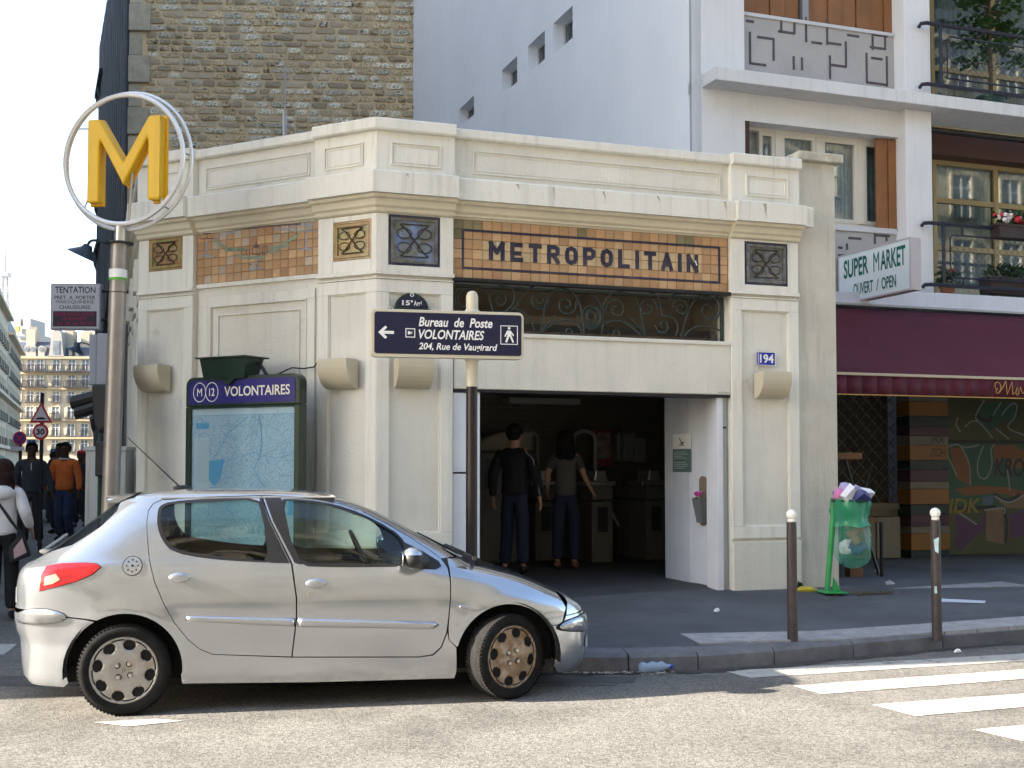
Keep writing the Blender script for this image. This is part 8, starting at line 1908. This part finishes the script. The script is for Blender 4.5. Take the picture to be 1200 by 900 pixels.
for px_, Y_, lab, tc_ in ((95, 27, 'pedestrian in black with a red cap just right of the man in orange', dtrous), (63, 29, 'distant dark-clad pedestrian between the two men', slate), (101, 31, 'distant pedestrian in black close to the cabinet', dtrous)):
    X, Y = at(px_, Y_); R, S_ = person(X, Y, .2, 180 if px_ == 63 else 5, 1.72, lab, dskin, tc_, dtrous, bshoe, hblack, detail=False)
    if px_ == 95: m = MB(); m.ball(S_((0, -.0, 1.72)), .105, 12, 8, (.9, 1.0, .6)); m.build('cap', redp, R, smooth='all')
# woman in white, seen from behind at the left edge
X, Y = at(5, 12.4); R, S_ = person(X, Y, .02, 188, 1.63, 'woman with long dark hair and a white hooded top at the left edge', lskin, whood, M('black_trousers', (.010, .010, .012), .9, bump=.2, bs=40), bshoe, hbrown, hair='long', fem=True,
    legs={1: ((.085, .02, .50), (.09, .06, .09)), -1: ((-.085, -.05, .50), (-.10, -.02, .08))}, arms={1: ((.24, .05, 1.17), (.25, -.12, 1.02)), -1: ((-.25, .05, 1.16), (-.27, -.10, 1.00))})
m = MB(); m.ball(S_((0, .12, 1.40)), .13, 14, 8, (1.05, .55, .6)); m.build('hood', whood, R, smooth='all')
m = MB()
pts = [S_(p) for p in ((.12, .12, 1.46), (.05, .185, 1.35), (-.06, .182, 1.20), (-.15, .165, 1.06), (-.24, .13, .94))]
vs = []
for p in pts: vs += [(p[0] + .032, p[1] + .012, p[2] + .02), (p[0] - .032, p[1] + .004, p[2] - .02)]
m.add(vs, [(2 * i, 2 * i + 1, 2 * i + 3, 2 * i + 2) for i in range(4)]); o = m.build('shoulder_strap', bshoe, R); so = o.modifiers.new('s', 'SOLIDIFY'); so.thickness = .008
BG = empty('shoulder_bag', X, Y, .02, 188, 'black and pale shoulder bag hanging at the hip of the woman in white', 'bag')
m = MB(); m.slab([S_((-.33, 0, .70))[::2], S_((-.12, 0, .62))[::2], S_((-.10, 0, .80))[::2], S_((-.24, 0, .96))[::2]], .05, .16); m.build('pouch', M('bag_black', (.012, .012, .014), .7), BG, bevel=.02)
m = MB(); m.slab([S_((-.30, 0, .74))[::2], S_((-.17, 0, .67))[::2], S_((-.16, 0, .78))[::2], S_((-.25, 0, .90))[::2]], .155, .168); m.build('pocket', M('bag_rose', (.38, .26, .27), .7), BG, bevel=.006)
# the two people in the entrance hall
X, Y = at(603, 14.35); R, S_ = person(X, Y, .30, 165, 1.78, 'man in a dark tracksuit jacket with pale piping seen from behind in the entrance', lskin, M('navy_tracksuit', (.005, .006, .011), .8, bump=.2, bs=30), djeans, bshoe, hblack, legs={1: ((.10, -.05, .51), (.11, .05, .09)), -1: ((-.10, .02, .50), (-.12, .08, .10))}, arms={1: ((.27, .02, 1.15), (.28, -.06, .91)), -1: ((-.27, .02, 1.15), (-.30, -.02, .91))})
m = MB(); m.tube([S_(p) for p in ((-.15, .085, 1.45), (-.24, .07, 1.36), (-.29, .07, 1.15), (-.315, .03, .93))], .006, 4); m.build('piping', M('pale_piping', (.35, .35, .38), .7), R)
X, Y = at(663, 15.0); R, S_ = person(X, Y, .32, 172, 1.70, 'woman with bushy dark hair in a grey T-shirt and jeans at the ticket gates', lskin, M('grey_shirt', (.085, .078, .07), .9, var=.08), djeans, M('tan_shoe', (.20, .10, .07), .6), hblack, hair='long', fem=True, bare=True, arms={1: ((.24, .03, 1.18), (.25, -.12, 1.0)), -1: ((-.25, .03, 1.17), (-.33, -.10, 1.0))})
m = MB(); m.tube([S_((.0 + .12 * cos(t), .09 * sin(t), .95)) for t in [i * pi / 10 for i in range(20)]], .018, 5, closed=True); m.build('belt', M('belt_red', (.20, .06, .03), .5), R)
# distant pale vehicles in the side street
def far_car(px, Y, lab, mt, deg):
    X, _ = at(px, Y); R = empty('parked_car', X, Y, 0, deg, lab, 'car')
    m = MB(); P0 = [(-2.0, .35), (-2.02, .75), (-1.75, .9), (-1.2, 1.38), (-.9, 1.45), (.3, 1.43), (.95, 1.0), (1.75, .85), (2.0, .65), (2.0, .35)]; m.slab([(x, z) for x, z in P0], -.8, .8); m.build('body', mt, R, bevel=.08)
    m = MB(); m.slab([(-1.2, .92), (-.95, 1.32), (.25, 1.32), (.8, .95)], -.815, .815); m.build('window', wdk, R); m = MB(); m.add([(-2.03, -.6, .95), (-2.03, .6, .95), (-1.3, .55, 1.36), (-1.3, -.55, 1.36)], [(0, 1, 2, 3)]); m.build('rear_window', wdk, R)
    for x in (-1.25, 1.25):
        for y in (-.82, .65): m = MB(); m.lathe([(0, y), (.31, y), (.31, y + .17), (0, y + .17)], 18, x, .31, axis='y'); m.build('wheel', rubber, R)
    return R
far_car(15, 33, 'silver car parked on the left of the side street', silver, 95); far_car(56, 60, 'white van-like car far down the side street behind the pedestrians', whitepaint, 8)
far_car(76, 66, 'second pale car far down the side street', silver, 10)
# ================================================================== AIR
hm = bpy.data.materials.new('haze'); hm.use_nodes = True; hn = hm.node_tree
hn.nodes.remove(hn.nodes['Principled BSDF']); pv = hn.nodes.new('ShaderNodeVolumePrincipled'); pv.inputs['Color'].default_value = (.9, .94, 1, 1)
pv.inputs['Density'].default_value = 0.00007; pv.inputs['Anisotropy'].default_value = 0.3; hn.links.new(pv.outputs[0], hn.nodes['Material Output'].inputs['Volume'])
m = MB(); m.box(-1805, 1805, -305, 2605, -1, 345); tag(m.build('haze', hm), kind='stuff')
